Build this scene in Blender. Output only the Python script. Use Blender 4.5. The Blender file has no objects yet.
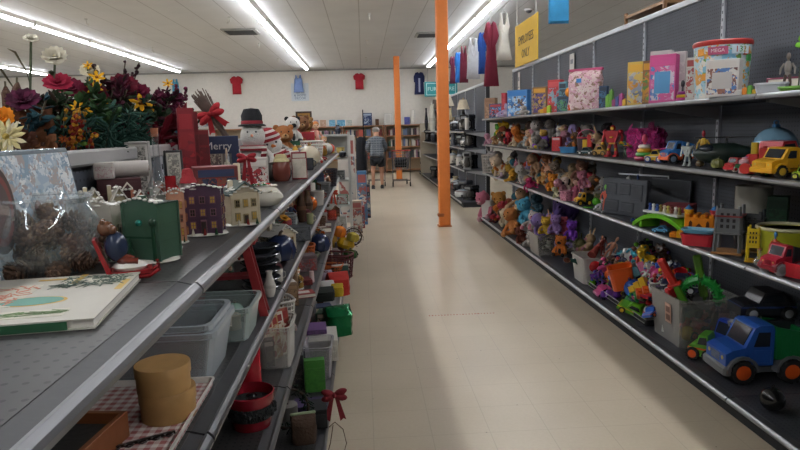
import bpy, math, random
from mathutils import Matrix, Vector, Euler
PI = math.pi
rnd = random.Random(7)
COL = bpy.context.scene.collection

# ------------------------------------------------------------------ camera
F, YAW, PITCH, ROLL, EYE = 627.4456, .0543, .1517, -.0267, 1.58
fw = Vector((math.sin(YAW)*math.cos(PITCH), math.cos(YAW)*math.cos(PITCH), -math.sin(PITCH)))
rt = Vector((math.cos(YAW), -math.sin(YAW), 0)); up = rt.cross(fw)
cr, sr = math.cos(ROLL), math.sin(ROLL)
rt, up = cr*rt+sr*up, -sr*rt+cr*up
cam = bpy.data.cameras.new('camera'); cam.sensor_width = 36; cam.lens = F/800*36; cam.clip_start = .02
co = bpy.data.objects.new('camera', cam); COL.objects.link(co)
co.matrix_world = Matrix(((rt.x, up.x, -fw.x, 0), (rt.y, up.y, -fw.y, 0), (rt.z, up.z, -fw.z, EYE), (0, 0, 0, 1)))
bpy.context.scene.camera = co
def inv(px, py, X=None, Y=None, Z=None):
    d = fw+rt*((px-400)/F)+up*((225-py)/F)
    t = X/d.x if X is not None else Y/d.y if Y is not None else (Z-EYE)/d.z
    return Vector((0, 0, EYE))+d*t

# ------------------------------------------------------------------ materials
def lin(h):
    h = h.lstrip('#'); c = [int(h[i:i+2], 16)/255 for i in (0, 2, 4)]
    return tuple((x/12.92 if x <= .04045 else ((x+.055)/1.055)**2.4) for x in c)+(1,)
MC = {}
def mt(h, kind='plastic'):
    k = (h, kind)
    if k in MC: return MC[k]
    m = bpy.data.materials.new('mat_%s_%s' % (kind, h)); m.use_nodes = True
    nt = m.node_tree; N = nt.nodes; b = N['Principled BSDF']; c = lin(h)
    b.inputs['Base Color'].default_value = c
    rough, metal, bump, bs = dict(plastic=(.32, 0, 0, 0), matte=(.8, 0, .15, 60), plush=(.95, 0, .9, 160), metal=(.35, .8, 0, 0), paint=(.5, .1, .05, 40), ceramic=(.18, 0, .1, 30),
        fabric=(.9, 0, .4, 90), paper=(.6, 0, 0, 0), wood=(.55, 0, .1, 20), foil=(.12, .6, .6, 25), glossy=(.12, 0, 0, 0), leaf=(.6, 0, .2, 80),
        clear=(.25, 0, 0, 0), bag=(.2, 0, .6, 14), glass=(.05, 0, 0, 0), hair=(.7, 0, .6, 200), skin=(.6, 0, .1, 60), emit=(.5, 0, 0, 0), net=(.9, 0, 0, 0)).get(kind, (.5, 0, 0, 0))
    b.inputs['Roughness'].default_value = rough; b.inputs['Metallic'].default_value = metal
    tc = N.new('ShaderNodeTexCoord')
    if kind == 'leaf': b.inputs['Specular IOR Level'].default_value = .12; b.inputs['Roughness'].default_value = .85
    if kind in ('clear', 'bag'): b.inputs['Alpha'].default_value = .4 if kind == 'clear' else .55
    if kind == 'net': b.inputs['Alpha'].default_value = .55
    if kind == 'glass': b.inputs['Alpha'].default_value = .07; b.inputs['Specular IOR Level'].default_value = .9
    if kind == 'emit':
        b.inputs['Emission Color'].default_value = c; b.inputs['Emission Strength'].default_value = 1
        return MC.setdefault(k, m)
    if kind in ('glass', 'clear'):                   # thin clear wall: see-through with a Fresnel sheen
        tr = N.new('ShaderNodeBsdfTransparent'); lw = N.new('ShaderNodeLayerWeight'); lw.inputs[0].default_value = .35 if kind == 'glass' else .5
        mr = N.new('ShaderNodeMapRange'); mr.inputs[3].default_value = .05 if kind == 'glass' else .26; mr.inputs[4].default_value = .75 if kind == 'glass' else .9
        mxs = N.new('ShaderNodeMixShader'); nt.links.new(lw.outputs['Facing'], mr.inputs[0]); nt.links.new(mr.outputs[0], mxs.inputs[0]); nt.links.new(tr.outputs[0], mxs.inputs[1]); nt.links.new(b.outputs[0], mxs.inputs[2])
        b.inputs['Alpha'].default_value = 1; b.inputs['Roughness'].default_value = .04 if kind == 'glass' else .2; b.inputs['Metallic'].default_value = .55 if kind == 'glass' else 0
        nt.links.new(mxs.outputs[0], N['Material Output'].inputs['Surface'])
    if kind not in ('glass', 'clear'):
        n = N.new('ShaderNodeTexNoise'); n.inputs['Scale'].default_value = 14 if kind != 'wood' else 30
        nt.links.new(tc.outputs['Object'], n.inputs['Vector'])
        x = N.new('ShaderNodeMixRGB'); x.blend_type = 'MULTIPLY'; x.inputs[0].default_value = .35 if kind in ('plush', 'wood', 'leaf', 'fabric') else .15
        x.inputs[1].default_value = c; nt.links.new(n.outputs['Fac'], x.inputs[2])
        g = N.new('ShaderNodeMixRGB'); g.blend_type = 'MULTIPLY'; g.inputs[0].default_value = 1; g.inputs[2].default_value = (1.14, 1.14, 1.14, 1)
        nt.links.new(x.outputs[0], g.inputs[1]); nt.links.new(g.outputs[0], b.inputs['Base Color'])
    if bump:
        n2 = N.new('ShaderNodeTexNoise'); n2.inputs['Scale'].default_value = bs; nt.links.new(tc.outputs['Object'], n2.inputs['Vector'])
        bp = N.new('ShaderNodeBump'); bp.inputs['Strength'].default_value = bump; bp.inputs['Distance'].default_value = .01
        nt.links.new(n2.outputs['Fac'], bp.inputs['Height']); nt.links.new(bp.outputs[0], b.inputs['Normal'])
    return MC.setdefault(k, m)
def tree(name):
    m = bpy.data.materials.new(name); m.use_nodes = True; nt = m.node_tree
    def nd(t, **kw):
        n = nt.nodes.new('ShaderNode'+t)
        for a, v in kw.items():
            if a[0] == 'i' and a[1:].isdigit(): n.inputs[int(a[1:])].default_value = v
            else: setattr(n, a, v)
        return n
    return m, nt, nt.nodes['Principled BSDF'], nd, nt.links.new
def gridmask(nt, nd, ln, vec, ax, step, w):
    """1 where the coordinate lies within w of a multiple of step"""
    s = nd('SeparateXYZ'); ln(vec, s.inputs[0])
    a = nd('Math', operation='DIVIDE', i1=step); ln(s.outputs[ax], a.inputs[0])
    f = nd('Math', operation='FRACT'); ln(a.outputs[0], f.inputs[0])
    g = nd('Math', operation='SUBTRACT', i1=.5); ln(f.outputs[0], g.inputs[0])
    h = nd('Math', operation='ABSOLUTE'); ln(g.outputs[0], h.inputs[0])
    k = nd('Math', operation='GREATER_THAN', i1=.5-w/step); ln(h.outputs[0], k.inputs[0])
    return k.outputs[0], h.outputs[0]
def perf(name, base, hole, stepa, stepb, rad, axa, axb, rough=.4, metal=.3):
    """sheet metal or board with a grid of small round holes"""
    m, nt, b, nd, ln = tree(name); g = nd('NewGeometry'); v = g.outputs['Position']
    s = nd('SeparateXYZ'); ln(v, s.inputs[0]); out = []
    for ax, st in ((axa, stepa), (axb, stepb)):
        a = nd('Math', operation='DIVIDE', i1=st); ln(s.outputs[ax], a.inputs[0])
        f = nd('Math', operation='FRACT'); ln(a.outputs[0], f.inputs[0])
        q = nd('Math', operation='SUBTRACT', i1=.5); ln(f.outputs[0], q.inputs[0])
        q2 = nd('Math', operation='MULTIPLY', i1=st); ln(q.outputs[0], q2.inputs[0])
        p = nd('Math', operation='POWER', i1=2.0); ln(q2.outputs[0], p.inputs[0]); out.append(p.outputs[0])
    ad = nd('Math', operation='ADD'); ln(out[0], ad.inputs[0]); ln(out[1], ad.inputs[1])
    lt = nd('Math', operation='LESS_THAN', i1=rad*rad); ln(ad.outputs[0], lt.inputs[0])
    n = nd('TexNoise'); n.inputs['Scale'].default_value = 6; n.inputs['Detail'].default_value = 6; ln(v, n.inputs['Vector'])
    cr_ = nd('MixRGB', blend_type='MULTIPLY', i0=.45, i1=lin(base)); ln(n.outputs['Fac'], cr_.inputs[2])
    mx = nd('MixRGB', i2=lin(hole)); ln(lt.outputs[0], mx.inputs[0]); ln(cr_.outputs[0], mx.inputs[1])
    ln(mx.outputs[0], b.inputs['Base Color']); b.inputs['Roughness'].default_value = rough; b.inputs['Metallic'].default_value = metal
    return m
def printed(cols, scale=8, seed=0, coat=.35):
    """a busy printed surface: irregular colour patches"""
    k = ('printed', tuple(cols), scale, seed)
    if k in MC: return MC[k]
    m, nt, b, nd, ln = tree('printed_card'); tc = nd('TexCoord')
    mp = nd('Mapping'); mp.inputs['Location'].default_value = (seed*3.7, seed*1.3, seed*2.1); ln(tc.outputs['Object'], mp.inputs[0])
    nz = nd('TexNoise'); nz.inputs['Scale'].default_value = scale*.9; nz.inputs['Detail'].default_value = 3; ln(mp.outputs[0], nz.inputs['Vector'])
    vm = nd('VectorMath', operation='SCALE'); vm.inputs['Scale'].default_value = 1.1/scale; ln(nz.outputs['Color'], vm.inputs[0])
    va = nd('VectorMath', operation='ADD'); ln(mp.outputs[0], va.inputs[0]); ln(vm.outputs[0], va.inputs[1]); prev = None
    for sc_, th in ((1.2, 0), (2.8, .6), (6, .85)):
        v = nd('TexVoronoi'); v.inputs['Scale'].default_value = scale*sc_; ln(va.outputs[0], v.inputs['Vector'])
        s = nd('SeparateColor'); ln(v.outputs['Color'], s.inputs[0])
        r = nd('ValToRGB'); r.color_ramp.interpolation = 'CONSTANT'; e = r.color_ramp.elements
        n = len(cols); e[0].position = 0; e[0].color = lin(cols[0]); e[1].position = 1/n; e[1].color = lin(cols[1])
        for i in range(2, n): q = e.new(i/n); q.color = lin(cols[i])
        ln(s.outputs[0], r.inputs[0])
        if prev is None: prev = r.outputs[0]
        else:
            g = nd('Math', operation='GREATER_THAN', i1=th); ln(s.outputs[1], g.inputs[0]); x = nd('MixRGB'); ln(g.outputs[0], x.inputs[0]); ln(prev, x.inputs[1]); ln(r.outputs[0], x.inputs[2]); prev = x.outputs[0]
    ln(prev, b.inputs['Base Color']); b.inputs['Roughness'].default_value = coat
    return MC.setdefault(k, m)
def striped(a, c, step, ax=2):
    k = ('striped', a, c, step)
    if k in MC: return MC[k]
    m, nt, b, nd, ln = tree('striped_knit'); tc = nd('TexCoord'); g_, _ = gridmask(nt, nd, ln, tc.outputs['Object'], ax, step, step*.28)
    mx = nd('MixRGB', i1=lin(c), i2=lin(a)); ln(g_, mx.inputs[0]); ln(mx.outputs[0], b.inputs['Base Color']); b.inputs['Roughness'].default_value = .9
    return MC.setdefault(k, m)
def checked(a, c, step, name='gingham'):
    k = (name, a, c, step)
    if k in MC: return MC[k]
    m, nt, b, nd, ln = tree(name); tc = nd('TexCoord')
    mk = []
    for ax in (0, 1, 2):
        s = nd('SeparateXYZ'); ln(tc.outputs['Object'], s.inputs[0])
        q = nd('Math', operation='DIVIDE', i1=step*2); ln(s.outputs[ax], q.inputs[0])
        f = nd('Math', operation='FRACT'); ln(q.outputs[0], f.inputs[0])
        g = nd('Math', operation='GREATER_THAN', i1=.5); ln(f.outputs[0], g.inputs[0]); mk.append(g.outputs[0])
    ad = nd('Math', operation='ADD'); ln(mk[0], ad.inputs[0]); ln(mk[1], ad.inputs[1])
    ad2 = nd('Math', operation='ADD'); ln(ad.outputs[0], ad2.inputs[0]); ln(mk[2], ad2.inputs[1])
    dv = nd('Math', operation='DIVIDE', i1=2.4); ln(ad2.outputs[0], dv.inputs[0])
    mx = nd('MixRGB', i1=lin(c), i2=lin(a)); ln(dv.outputs[0], mx.inputs[0]); ln(mx.outputs[0], b.inputs['Base Color'])
    b.inputs['Roughness'].default_value = .85
    return MC.setdefault(k, m)

# ------------------------------------------------------------------ mesh builder
class MB:
    def __init__(s, h='#888888', kind='plastic'):
        s.v, s.f, s.mi, s.sm, s.mats = [], [], [], [], []; s.T = Matrix.Identity(4); s.use(h, kind)
    def use(s, h, kind='plastic'):
        m = h if not isinstance(h, str) else mt(h, kind)
        if m not in s.mats: s.mats.append(m)
        s.k = s.mats.index(m); return s
    def at(s, x=0, y=0, z=0, rx=0, ry=0, rz=0, sc=1):
        s.T = Matrix.Translation((x, y, z)) @ Euler((rx, ry, rz)).to_matrix().to_4x4() @ Matrix.Diagonal((sc, sc, sc, 1)); return s
    def add(s, vs, fs, smooth=False):
        o = len(s.v); s.v += [tuple(s.T @ Vector(p)) for p in vs]
        for f in fs: s.f.append([o+i for i in f]); s.mi.append(s.k); s.sm.append(smooth)
        return s
    def box(s, x, y, z, w, d, h, b=0):
        """centre x,y and bottom z; b chamfers the edges"""
        X, Y, Z = w/2, d/2, h/2; cz = z+Z
        if b <= 0:
            vs = [(x+i*X, y+j*Y, cz+k*Z) for i in (-1, 1) for j in (-1, 1) for k in (-1, 1)]
            return s.add(vs, [(0, 1, 3, 2), (4, 6, 7, 5), (0, 4, 5, 1), (2, 3, 7, 6), (0, 2, 6, 4), (1, 5, 7, 3)])
        b = min(b, X*.95, Y*.95, Z*.95); vs = []; ix = {}
        for i in (-1, 1):
            for j in (-1, 1):
                for k in (-1, 1):
                    for a, (p, q, r) in enumerate(((X, Y-b, Z-b), (X-b, Y, Z-b), (X-b, Y-b, Z))):
                        ix[i, j, k, a] = len(vs); vs.append((x+i*p, y+j*q, cz+k*r))
        fs = []
        def q(*l): fs.append([ix[t] for t in l])
        for i in (-1, 1):
            o = [(-1, -1), (1, -1), (1, 1), (-1, 1)]
            if i < 0: o = o[::-1]
            q(*[(i, a, c, 0) for a, c in o]); q(*[(a, i, c, 1) for a, c in o[::-1]]); q(*[(a, c, i, 2) for a, c in o])
            for j in (-1, 1):
                q((i, j, -1, 0), (i, j, 1, 0), (i, j, 1, 1), (i, j, -1, 1)); q((i, -1, j, 0), (i, 1, j, 0), (i, 1, j, 2), (i, -1, j, 2)); q((-1, i, j, 1), (1, i, j, 1), (1, i, j, 2), (-1, i, j, 2))
                for k in (-1, 1): q((i, j, k, 0), (i, j, k, 1), (i, j, k, 2))
        return s.add(vs, fs)
    def lathe(s, prof, x=0, y=0, z=0, n=16, sy=1, smooth=True):
        vs = []; fs = []
        for r, h in prof:
            for i in range(n): a = 2*PI*i/n; vs.append((x+r*math.cos(a), y+r*sy*math.sin(a), z+h))
        for j in range(len(prof)-1):
            for i in range(n): k = (i+1) % n; fs.append((j*n+i, j*n+k, (j+1)*n+k, (j+1)*n+i))
        if prof[0][0] > 1e-4: fs.append(tuple(range(n))[::-1])
        if prof[-1][0] > 1e-4: fs.append(tuple(range((len(prof)-1)*n, len(prof)*n)))
        return s.add(vs, fs, smooth)
    def cyl(s, x, y, z, r, h, r2=None, n=16, sy=1):
        return s.lathe([(r, 0), (r if r2 is None else r2, h)], x, y, z, n, sy)
    def ell(s, x, y, z, rx, ry=None, rz=None, n=10, m=None):
        ry = rx if ry is None else ry; rz = rx if rz is None else rz; m = m or max(4, n*2//3)
        vs = [(x, y, z-rz)]; fs = []
        for j in range(1, m):
            t = PI*j/m
            for i in range(n): a = 2*PI*i/n; vs.append((x+rx*math.sin(t)*math.cos(a), y+ry*math.sin(t)*math.sin(a), z-rz*math.cos(t)))
        vs.append((x, y, z+rz)); L = len(vs)-1
        for i in range(n):
            k = (i+1) % n; fs.append((0, 1+k, 1+i)); fs.append((L, L-n+i, L-n+k))
            for j in range(m-2): fs.append((1+j*n+i, 1+j*n+k, 1+(j+1)*n+k, 1+(j+1)*n+i))
        return s.add(vs, fs, True)
    def tube(s, pts, r, n=6, closed=False, smooth=True):
        P = [Vector(p) for p in pts]; L = len(P); vs = []; fs = []
        R = r if isinstance(r, (list, tuple)) else [r]*L; up0 = None
        for i, p in enumerate(P):
            d = (P[(i+1) % L]-P[i-1]) if closed or 0 < i < L-1 else (P[1]-P[0] if i == 0 else P[-1]-P[-2])
            d = d.normalized() if d.length > 1e-9 else Vector((0, 0, 1))
            if up0 is None: up0 = Vector((0, 0, 1)) if abs(d.z) < .9 else Vector((1, 0, 0))
            a = d.cross(up0); a = a.normalized() if a.length > 1e-6 else d.orthogonal().normalized(); b = d.cross(a).normalized(); up0 = -b if False else up0
            for k in range(n): t = 2*PI*k/n; vs.append(tuple(p+a*(R[i]*math.cos(t))+b*(R[i]*math.sin(t))))
        for i in range(L if closed else L-1):
            j = (i+1) % L
            for k in range(n): q = (k+1) % n; fs.append((i*n+k, i*n+q, j*n+q, j*n+k))
        if not closed: fs.append(tuple(range(n))); fs.append(tuple(range((L-1)*n, L*n))[::-1])
        return s.add(vs, fs, smooth)
    def prism(s, pts, y0, y1):
        """XZ outline extruded along Y"""
        n = len(pts); vs = [(p[0], y0, p[1]) for p in pts]+[(p[0], y1, p[1]) for p in pts]
        fs = [tuple(range(n)), tuple(range(n, 2*n))[::-1]]+[(i, n+i, n+(i+1) % n, (i+1) % n) for i in range(n)]
        return s.add(vs, fs)
    def pan(s, w, d, h, t=.004, taper=.85, rim=.012, b=.02):
        """open tub: outer and inner walls, floor, rolled rim; base at z=0"""
        def ring(a, c, z, r=b):
            o = []
            for sx, sy, st in ((1, 1, 0), (-1, 1, 1), (-1, -1, 2), (1, -1, 3)):
                for q in (0, .5, 1): an = PI/2*(st+q); o.append((sx*(a/2-r)+r*math.cos(an), sy*(c/2-r)+r*math.sin(an), z))
            return o
        R = [ring(w*taper, d*taper, 0), ring(w, d, h-rim), ring(w+rim, d+rim, h-rim), ring(w+rim, d+rim, h), ring(w-2*t, d-2*t, h), ring(w*taper-2*t, d*taper-2*t, t)]
        vs = [p for r in R for p in r]; n = 12; fs = [tuple(range(n))[::-1], tuple(range(5*n, 6*n))]
        for j in range(5):
            for i in range(n): k = (i+1) % n; fs.append((j*n+i, j*n+k, (j+1)*n+k, (j+1)*n+i))
        return s.add(vs, fs)
    def obj(s, name, parent=None, label=None):
        me = bpy.data.meshes.new(name); me.from_pydata(s.v, [], s.f)
        for m in s.mats: me.materials.append(m)
        me.polygons.foreach_set('material_index', s.mi); me.polygons.foreach_set('use_smooth', s.sm); me.update()
        if any(s.sm): me.set_sharp_from_angle(angle=.75)
        o = bpy.data.objects.new(name, me); COL.objects.link(o)
        if parent: o.parent = parent
        if label: o['label'] = label
        return o
KIDS = {}
def tag(o, label, cat, group=None):
    o['label'] = label; o['category'] = cat
    if group: o['group'] = group
    return o
def thing(name, label, cat, loc=(0, 0, 0), rz=0, group=None, rx=0, ry=0, sc=1):
    o = bpy.data.objects.new(name, None); o.empty_display_size = .05; COL.objects.link(o)
    o.location = loc; o.rotation_euler = (rx, ry, rz); o.scale = (sc, sc, sc); return tag(o, label, cat, group)
def single(name, mb, label, cat, loc=(0, 0, 0), rz=0, group=None, rx=0, ry=0, sc=1):
    o = mb.obj(name); o.location = loc; o.rotation_euler = (rx, ry, rz); o.scale = (sc, sc, sc); return tag(o, label, cat, group)
def struct(name, mb, parent=None):
    o = mb.obj(name, parent)
    if parent is None: o['kind'] = 'structure'
    return o
def kids(o):
    return [c for c in COL.objects if c.parent == o]
def dup(root, loc, rz=0, label=None, group=None, rx=0, ry=0, sc=None, _k=None):
    def rec(o, par):
        c = o.copy(); COL.objects.link(c); c.parent = par
        for ch in KC.get(o.name, []): rec(ch, c)
        return c
    KC = KIDS.get(root.name)
    if KC is None:
        KC = {}
        def scan(o):
            KC[o.name] = list(o.children)
            for ch in o.children: scan(ch)
        scan(root); KIDS[root.name] = KC
    r = rec(root, None); r.location = loc; r.rotation_euler = (rx, ry, rz)
    if sc: r.scale = (sc, sc, sc)
    if label: r['label'] = label
    if group: r['group'] = group
    return r
def word(txt, size, h, parent, name='lettering', loc=(0, 0, 0), rot=(0, 0, 0), kind='paper', ext=.001, sx=1):
    """flat lettering as a mesh part"""
    cu = bpy.data.curves.new('t', 'FONT'); cu.body = txt; cu.size = size; cu.align_x = 'CENTER'; cu.align_y = 'CENTER'; cu.extrude = ext; cu.resolution_u = 2
    t = bpy.data.objects.new('t', cu); COL.objects.link(t); bpy.context.view_layer.update()
    me = bpy.data.meshes.new_from_object(t.evaluated_get(bpy.context.evaluated_depsgraph_get()))
    COL.objects.unlink(t); bpy.data.objects.remove(t); bpy.data.curves.remove(cu)
    me.materials.clear(); me.materials.append(mt(h, kind))
    o = bpy.data.objects.new(name, me); COL.objects.link(o); o.parent = parent; o.location = loc; o.rotation_euler = rot; o.scale = (sx, 1, 1)
    return o

# ------------------------------------------------------------------ room shell
X0, X1, Y0, Y1, HC = -15, 7, -6, 23.6, 3.8
def shell(name, box, mat):
    m = MB(mat); m.box(*box); return struct(name, m)
fm, nt, b, nd, ln = tree('vinyl_floor_tile')
pos = nd('NewGeometry').outputs['Position']
n1 = nd('TexNoise'); n1.inputs['Scale'].default_value = 1.2; n1.inputs['Detail'].default_value = 8; ln(pos, n1.inputs['Vector'])
n2 = nd('TexNoise'); n2.inputs['Scale'].default_value = 55; n2.inputs['Detail'].default_value = 4; ln(pos, n2.inputs['Vector'])
r1 = nd('ValToRGB'); e = r1.color_ramp.elements; e[0].position = .1; e[0].color = lin('#a89b85'); e[1].position = .9; e[1].color = lin('#c3b6a0'); ln(n1.outputs['Fac'], r1.inputs[0])
mx = nd('MixRGB', blend_type='MULTIPLY', i0=.12); ln(r1.outputs[0], mx.inputs[1]); ln(n2.outputs['Fac'], mx.inputs[2])
# scuffs and dark specks trodden into the tiles
vs = nd('TexVoronoi', voronoi_dimensions='2D'); vs.inputs['Scale'].default_value = 1.9; ln(pos, vs.inputs['Vector'])
lt = nd('Math', operation='LESS_THAN', i1=.007); ln(vs.outputs['Distance'], lt.inputs[0])
m2 = nd('MixRGB', i2=lin('#3f3830')); ln(lt.outputs[0], m2.inputs[0]); ln(mx.outputs[0], m2.inputs[1])
ga, _ = gridmask(nt, nd, ln, pos, 0, .305, .0022); gb, _ = gridmask(nt, nd, ln, pos, 1, .305, .0018)
mg = nd('Math', operation='MAXIMUM'); ln(ga, mg.inputs[0]); ln(gb, mg.inputs[1])
mg2 = nd('Math', operation='MULTIPLY', i1=.26); ln(mg.outputs[0], mg2.inputs[0])
m3 = nd('MixRGB', i2=lin('#6d665c')); ln(mg2.outputs[0], m3.inputs[0]); ln(m2.outputs[0], m3.inputs[1]); ln(m3.outputs[0], b.inputs['Base Color'])
b.inputs['Roughness'].default_value = .33; b.inputs['Specular IOR Level'].default_value = .45
nr = nd('TexNoise'); nr.inputs['Scale'].default_value = 3; nr.inputs['Detail'].default_value = 2; ln(pos, nr.inputs['Vector'])
rr = nd('MapRange', i1=.3, i2=.7, i3=.26, i4=.42); b.inputs['Roughness'].default_value = .35
W, D = X1-X0, Y1-Y0; CX, CY = (X0+X1)/2, (Y0+Y1)/2
shell('floor', (CX, CY, -.1, W, D, .1), fm)
cm, nt, b, nd, ln = tree('painted_ceiling_panel'); pos = nd('NewGeometry').outputs['Position']
n1 = nd('TexNoise'); n1.inputs['Scale'].default_value = 1.5; n1.inputs['Detail'].default_value = 6; ln(pos, n1.inputs['Vector'])
r1 = nd('ValToRGB'); e = r1.color_ramp.elements; e[0].color = lin('#c6c8ca'); e[1].color = lin('#dadcde'); ln(n1.outputs['Fac'], r1.inputs[0])
ga, _ = gridmask(nt, nd, ln, pos, 0, .61, .009); gb, _ = gridmask(nt, nd, ln, pos, 1, 1.22, .006)
g2 = nd('Math', operation='MULTIPLY', i1=.3); ln(gb, g2.inputs[0]); g3 = nd('Math', operation='MAXIMUM'); ln(ga, g3.inputs[0]); ln(g2.outputs[0], g3.inputs[1])
g4 = nd('Math', operation='MULTIPLY', i1=.45); ln(g3.outputs[0], g4.inputs[0])
m3 = nd('MixRGB', i2=lin('#5f5f5e')); ln(g4.outputs[0], m3.inputs[0]); ln(r1.outputs[0], m3.inputs[1]); ln(m3.outputs[0], b.inputs['Base Color']); b.inputs['Roughness'].default_value = .7
shell('ceiling', (CX, CY, HC, W, D, .1), cm)
wm = mt('#d2cec6', 'matte')
shell('wall_back', (CX, Y1+.1, 0, W, .2, HC), wm)
shell('wall_front', (CX, Y0-.1, 0, W, .2, HC), wm)
shell('wall_left', (X0-.1, CY, 0, .2, D, HC), wm)
shell('wall_right', (X1+.1, CY, 0, .2, D, HC), wm)
shell('baseboard_back', (CX, Y1-.012, 0, W, .02, .1), mt('#5b5550', 'matte'))
shell('trim_1', (CX, Y1-.02, HC-.05, W, .04, .05), mt('#8d8c88', 'paint'))

# ------------------------------------------------------------------ ceiling lights
TUBE = bpy.data.materials.new('lit_tube'); TUBE.use_nodes = True
_b = TUBE.node_tree.nodes['Principled BSDF']; _b.inputs['Base Color'].default_value = (1, 1, 1, 1)
_b.inputs['Emission Color'].default_value = lin('#f8faff'); _b.inputs['Emission Strength'].default_value = 42
lamp = thing('fluorescent_light', 'x', 'ceiling light')
m = MB('#d9d9d6', 'paint'); m.prism([(-.115, 0), (.115, 0), (.06, -.06), (-.06, -.06)], -1.2, 1.2); m.obj('housing', lamp)
for sx in (-.03, .03):
    m = MB(TUBE); m.tube([(sx, -1.17, -.082), (sx, 1.17, -.082)], .016, 8); m.obj('tube', lamp)
m = MB('#c9c9c6', 'paint')
for y in (-1.185, 1.185): m.box(0, y, -.105, .13, .03, .05)
m.obj('lamp_holder', lamp)
ROWS = [(-10.7, 'the row farthest left, over the far left aisles'), (-6.25, 'the row running over the flower display'), (-1.88, 'the middle row, ending above the blue wall shirt'), (2.38, 'the row beside the hanging dresses')]
first = True
for x, d in ROWS:
    for i in range(11):
        y = 21.35-2.44*i; lb = 'bright ceiling strip light in '+d
        if i == 0: lb = 'strip light nearest the back wall in '+d
        if first: lamp.location = (x, y, HC); lamp['label'] = lb; lamp['group'] = 'strip lights, '+d; first = False
        else: dup(lamp, (x, y, HC), 0, lb, 'strip lights, '+d)

# ------------------------------------------------------------------ shelving
def gondola(name, label, xf, xb, ys, y_end, top, levels, deckx, cap, colr, railc, hollow=True):
    """one shelving run along Y. xf: lip line of the shelves, xb: back board, ys: list of bay joints"""
    s = 1 if xf > xb else -1                       # +1: faces +X
    t = thing(name, label, 'shelving', (0, 0, 0))
    ply = perf('perforated_steel_'+name, colr, '#15161a', .0254, .0254, .0042, 0, 1)
    peg = perf('pegboard_'+name, '#51565f', '#1d2026', .0254, .0254, .0042, 1, 2, .6, 0)
    for a, b2 in zip(ys[:-1], ys[1:]):
        cy, L = (a+b2)/2, b2-a
        m = MB(peg); m.box(xb-s*.006, cy, .12, .012, L-.004, top-.14); m.obj('back_panel', t)
        for h, x in levels+[(.105, deckx)]:
            w = abs(x-xb)-.02; m = MB(ply)
            m.box((x-s*.045+xb)/2, cy, h-.028, w-.035, L-.006, .028); sh = m.obj('shelf' if h > .2 else 'base_deck', t)
            m = MB('#2f3033', 'paint')
            P = [(x-s*.054, h), (x-s*.016, h-.010), (x-s*.016, h-.026), (x-s*.052, h-.03)]
            m.prism(P[::-s], cy-L/2+.004, cy+L/2-.004)
            m.use(railc, 'metal'); m.prism([(x-s*.018, h-.004), (x-s*.013, h-.004), (x-s*.005, h-.012), (x-s*.001, h-.019), (x-s*.003, h-.029), (x-s*.010, h-.031), (x-s*.018, h-.027)][::-s], cy-L/2+.005, cy+L/2-.005)
            m.obj('price_rail', sh)
            if h > .2:
                for yy in (a+.012, b2-.012): m = MB('#8f9296', 'paint'); m.prism([(xb, h-.03), (xb+s*w*.9, h-.03), (xb+s*w*.9, h-.045), (xb, h-.13)], yy-.002, yy+.002); m.obj('bracket', sh)
        m = MB('#17181a', 'matte'); m.box((deckx+xb)/2-s*.02, cy, 0, abs(deckx-xb)-.04, L, .075); m.obj('kick_plate', t)
    for y in ys:
        m = MB('#a9acb2', 'paint'); m.box(xb+s*.008, y, .02, .022, .03, top-.02)
        m.use('#24262a', 'matte')
        z = .3
        while z < top-.05: m.box(xb+s*.0195, y, z, .003, .007, .02); z += .05
        m.obj('upright', t)
    m = MB(cap, 'paint'); m.box(xb, (ys[0]+ys[-1])/2, top-.045, .05, ys[-1]-ys[0], .045, .006); m.obj('top_cap', t)
    return t
LZ = [1.287, .962, .545]; LXF, LXB, LDX = -.335, -.80, -.225
ly = [1.265+1.22*k for k in range(-3, 7)]
gl = gondola('shelving_run', 'grey metal shelving on the left side of the aisle, holding Christmas decorations', LXF, LXB, ly, 0, 1.545, [(z, LXF) for z in LZ], LDX, '#a8a7a5', '#474645', '#6c6d6f')
# its far side, carrying the artificial flowers
gb_ = gondola('shelving_run', 'far side of the left shelving, artificial flowers standing on its top shelf', -1.38, -.845, ly, 0, 1.5, [(1.26, -1.38), (.8, -1.38)], -1.38, '#b9bcc0', '#6e7177', '#9a9da3')
RZ = [1.712, 1.302, .832]; RXF, RXB, RDX = 1.966, 2.50, 1.90
ry = [3.10+1.22*k for k in range(-4, 7)]
gr = gondola('shelving_run', 'tall grey pegboard shelving on the right side of the aisle, full of toys', RXF, RXB, ry, 0, 2.49, [(z, RXF) for z in RZ], RDX, '#c4c7cb', '#4c4e54', '#989a9c')
# ------------------------------------------------------------------ placing helpers
CAMP = Vector((0, 0, EYE))
def kk(p): return (Vector(p)-CAMP).dot(fw)/F
def fit(px, pyt, X, zs, wpx):
    """a thing standing on height zs in the vertical plane X whose top shows at (px, pyt)"""
    p = inv(px, pyt, X=X); k = kk(p); lim = 8.4 if X < 0 else 10.2
    if p.y > lim and zs < 1.75 and X > -1 and not (X > 1.9 and p.y > 11.5): p.y = lim; k = kk(p)
    return Vector((X, p.y, zs)), wpx*k, max(.015, p.z-zs)
def ft(px, py, zs, wpx, hpx):
    """a thing whose foot shows at (px, py) on the level zs"""
    p = inv(px, py, Z=zs); k = kk(p); return p, wpx*k, hpx*k
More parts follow.
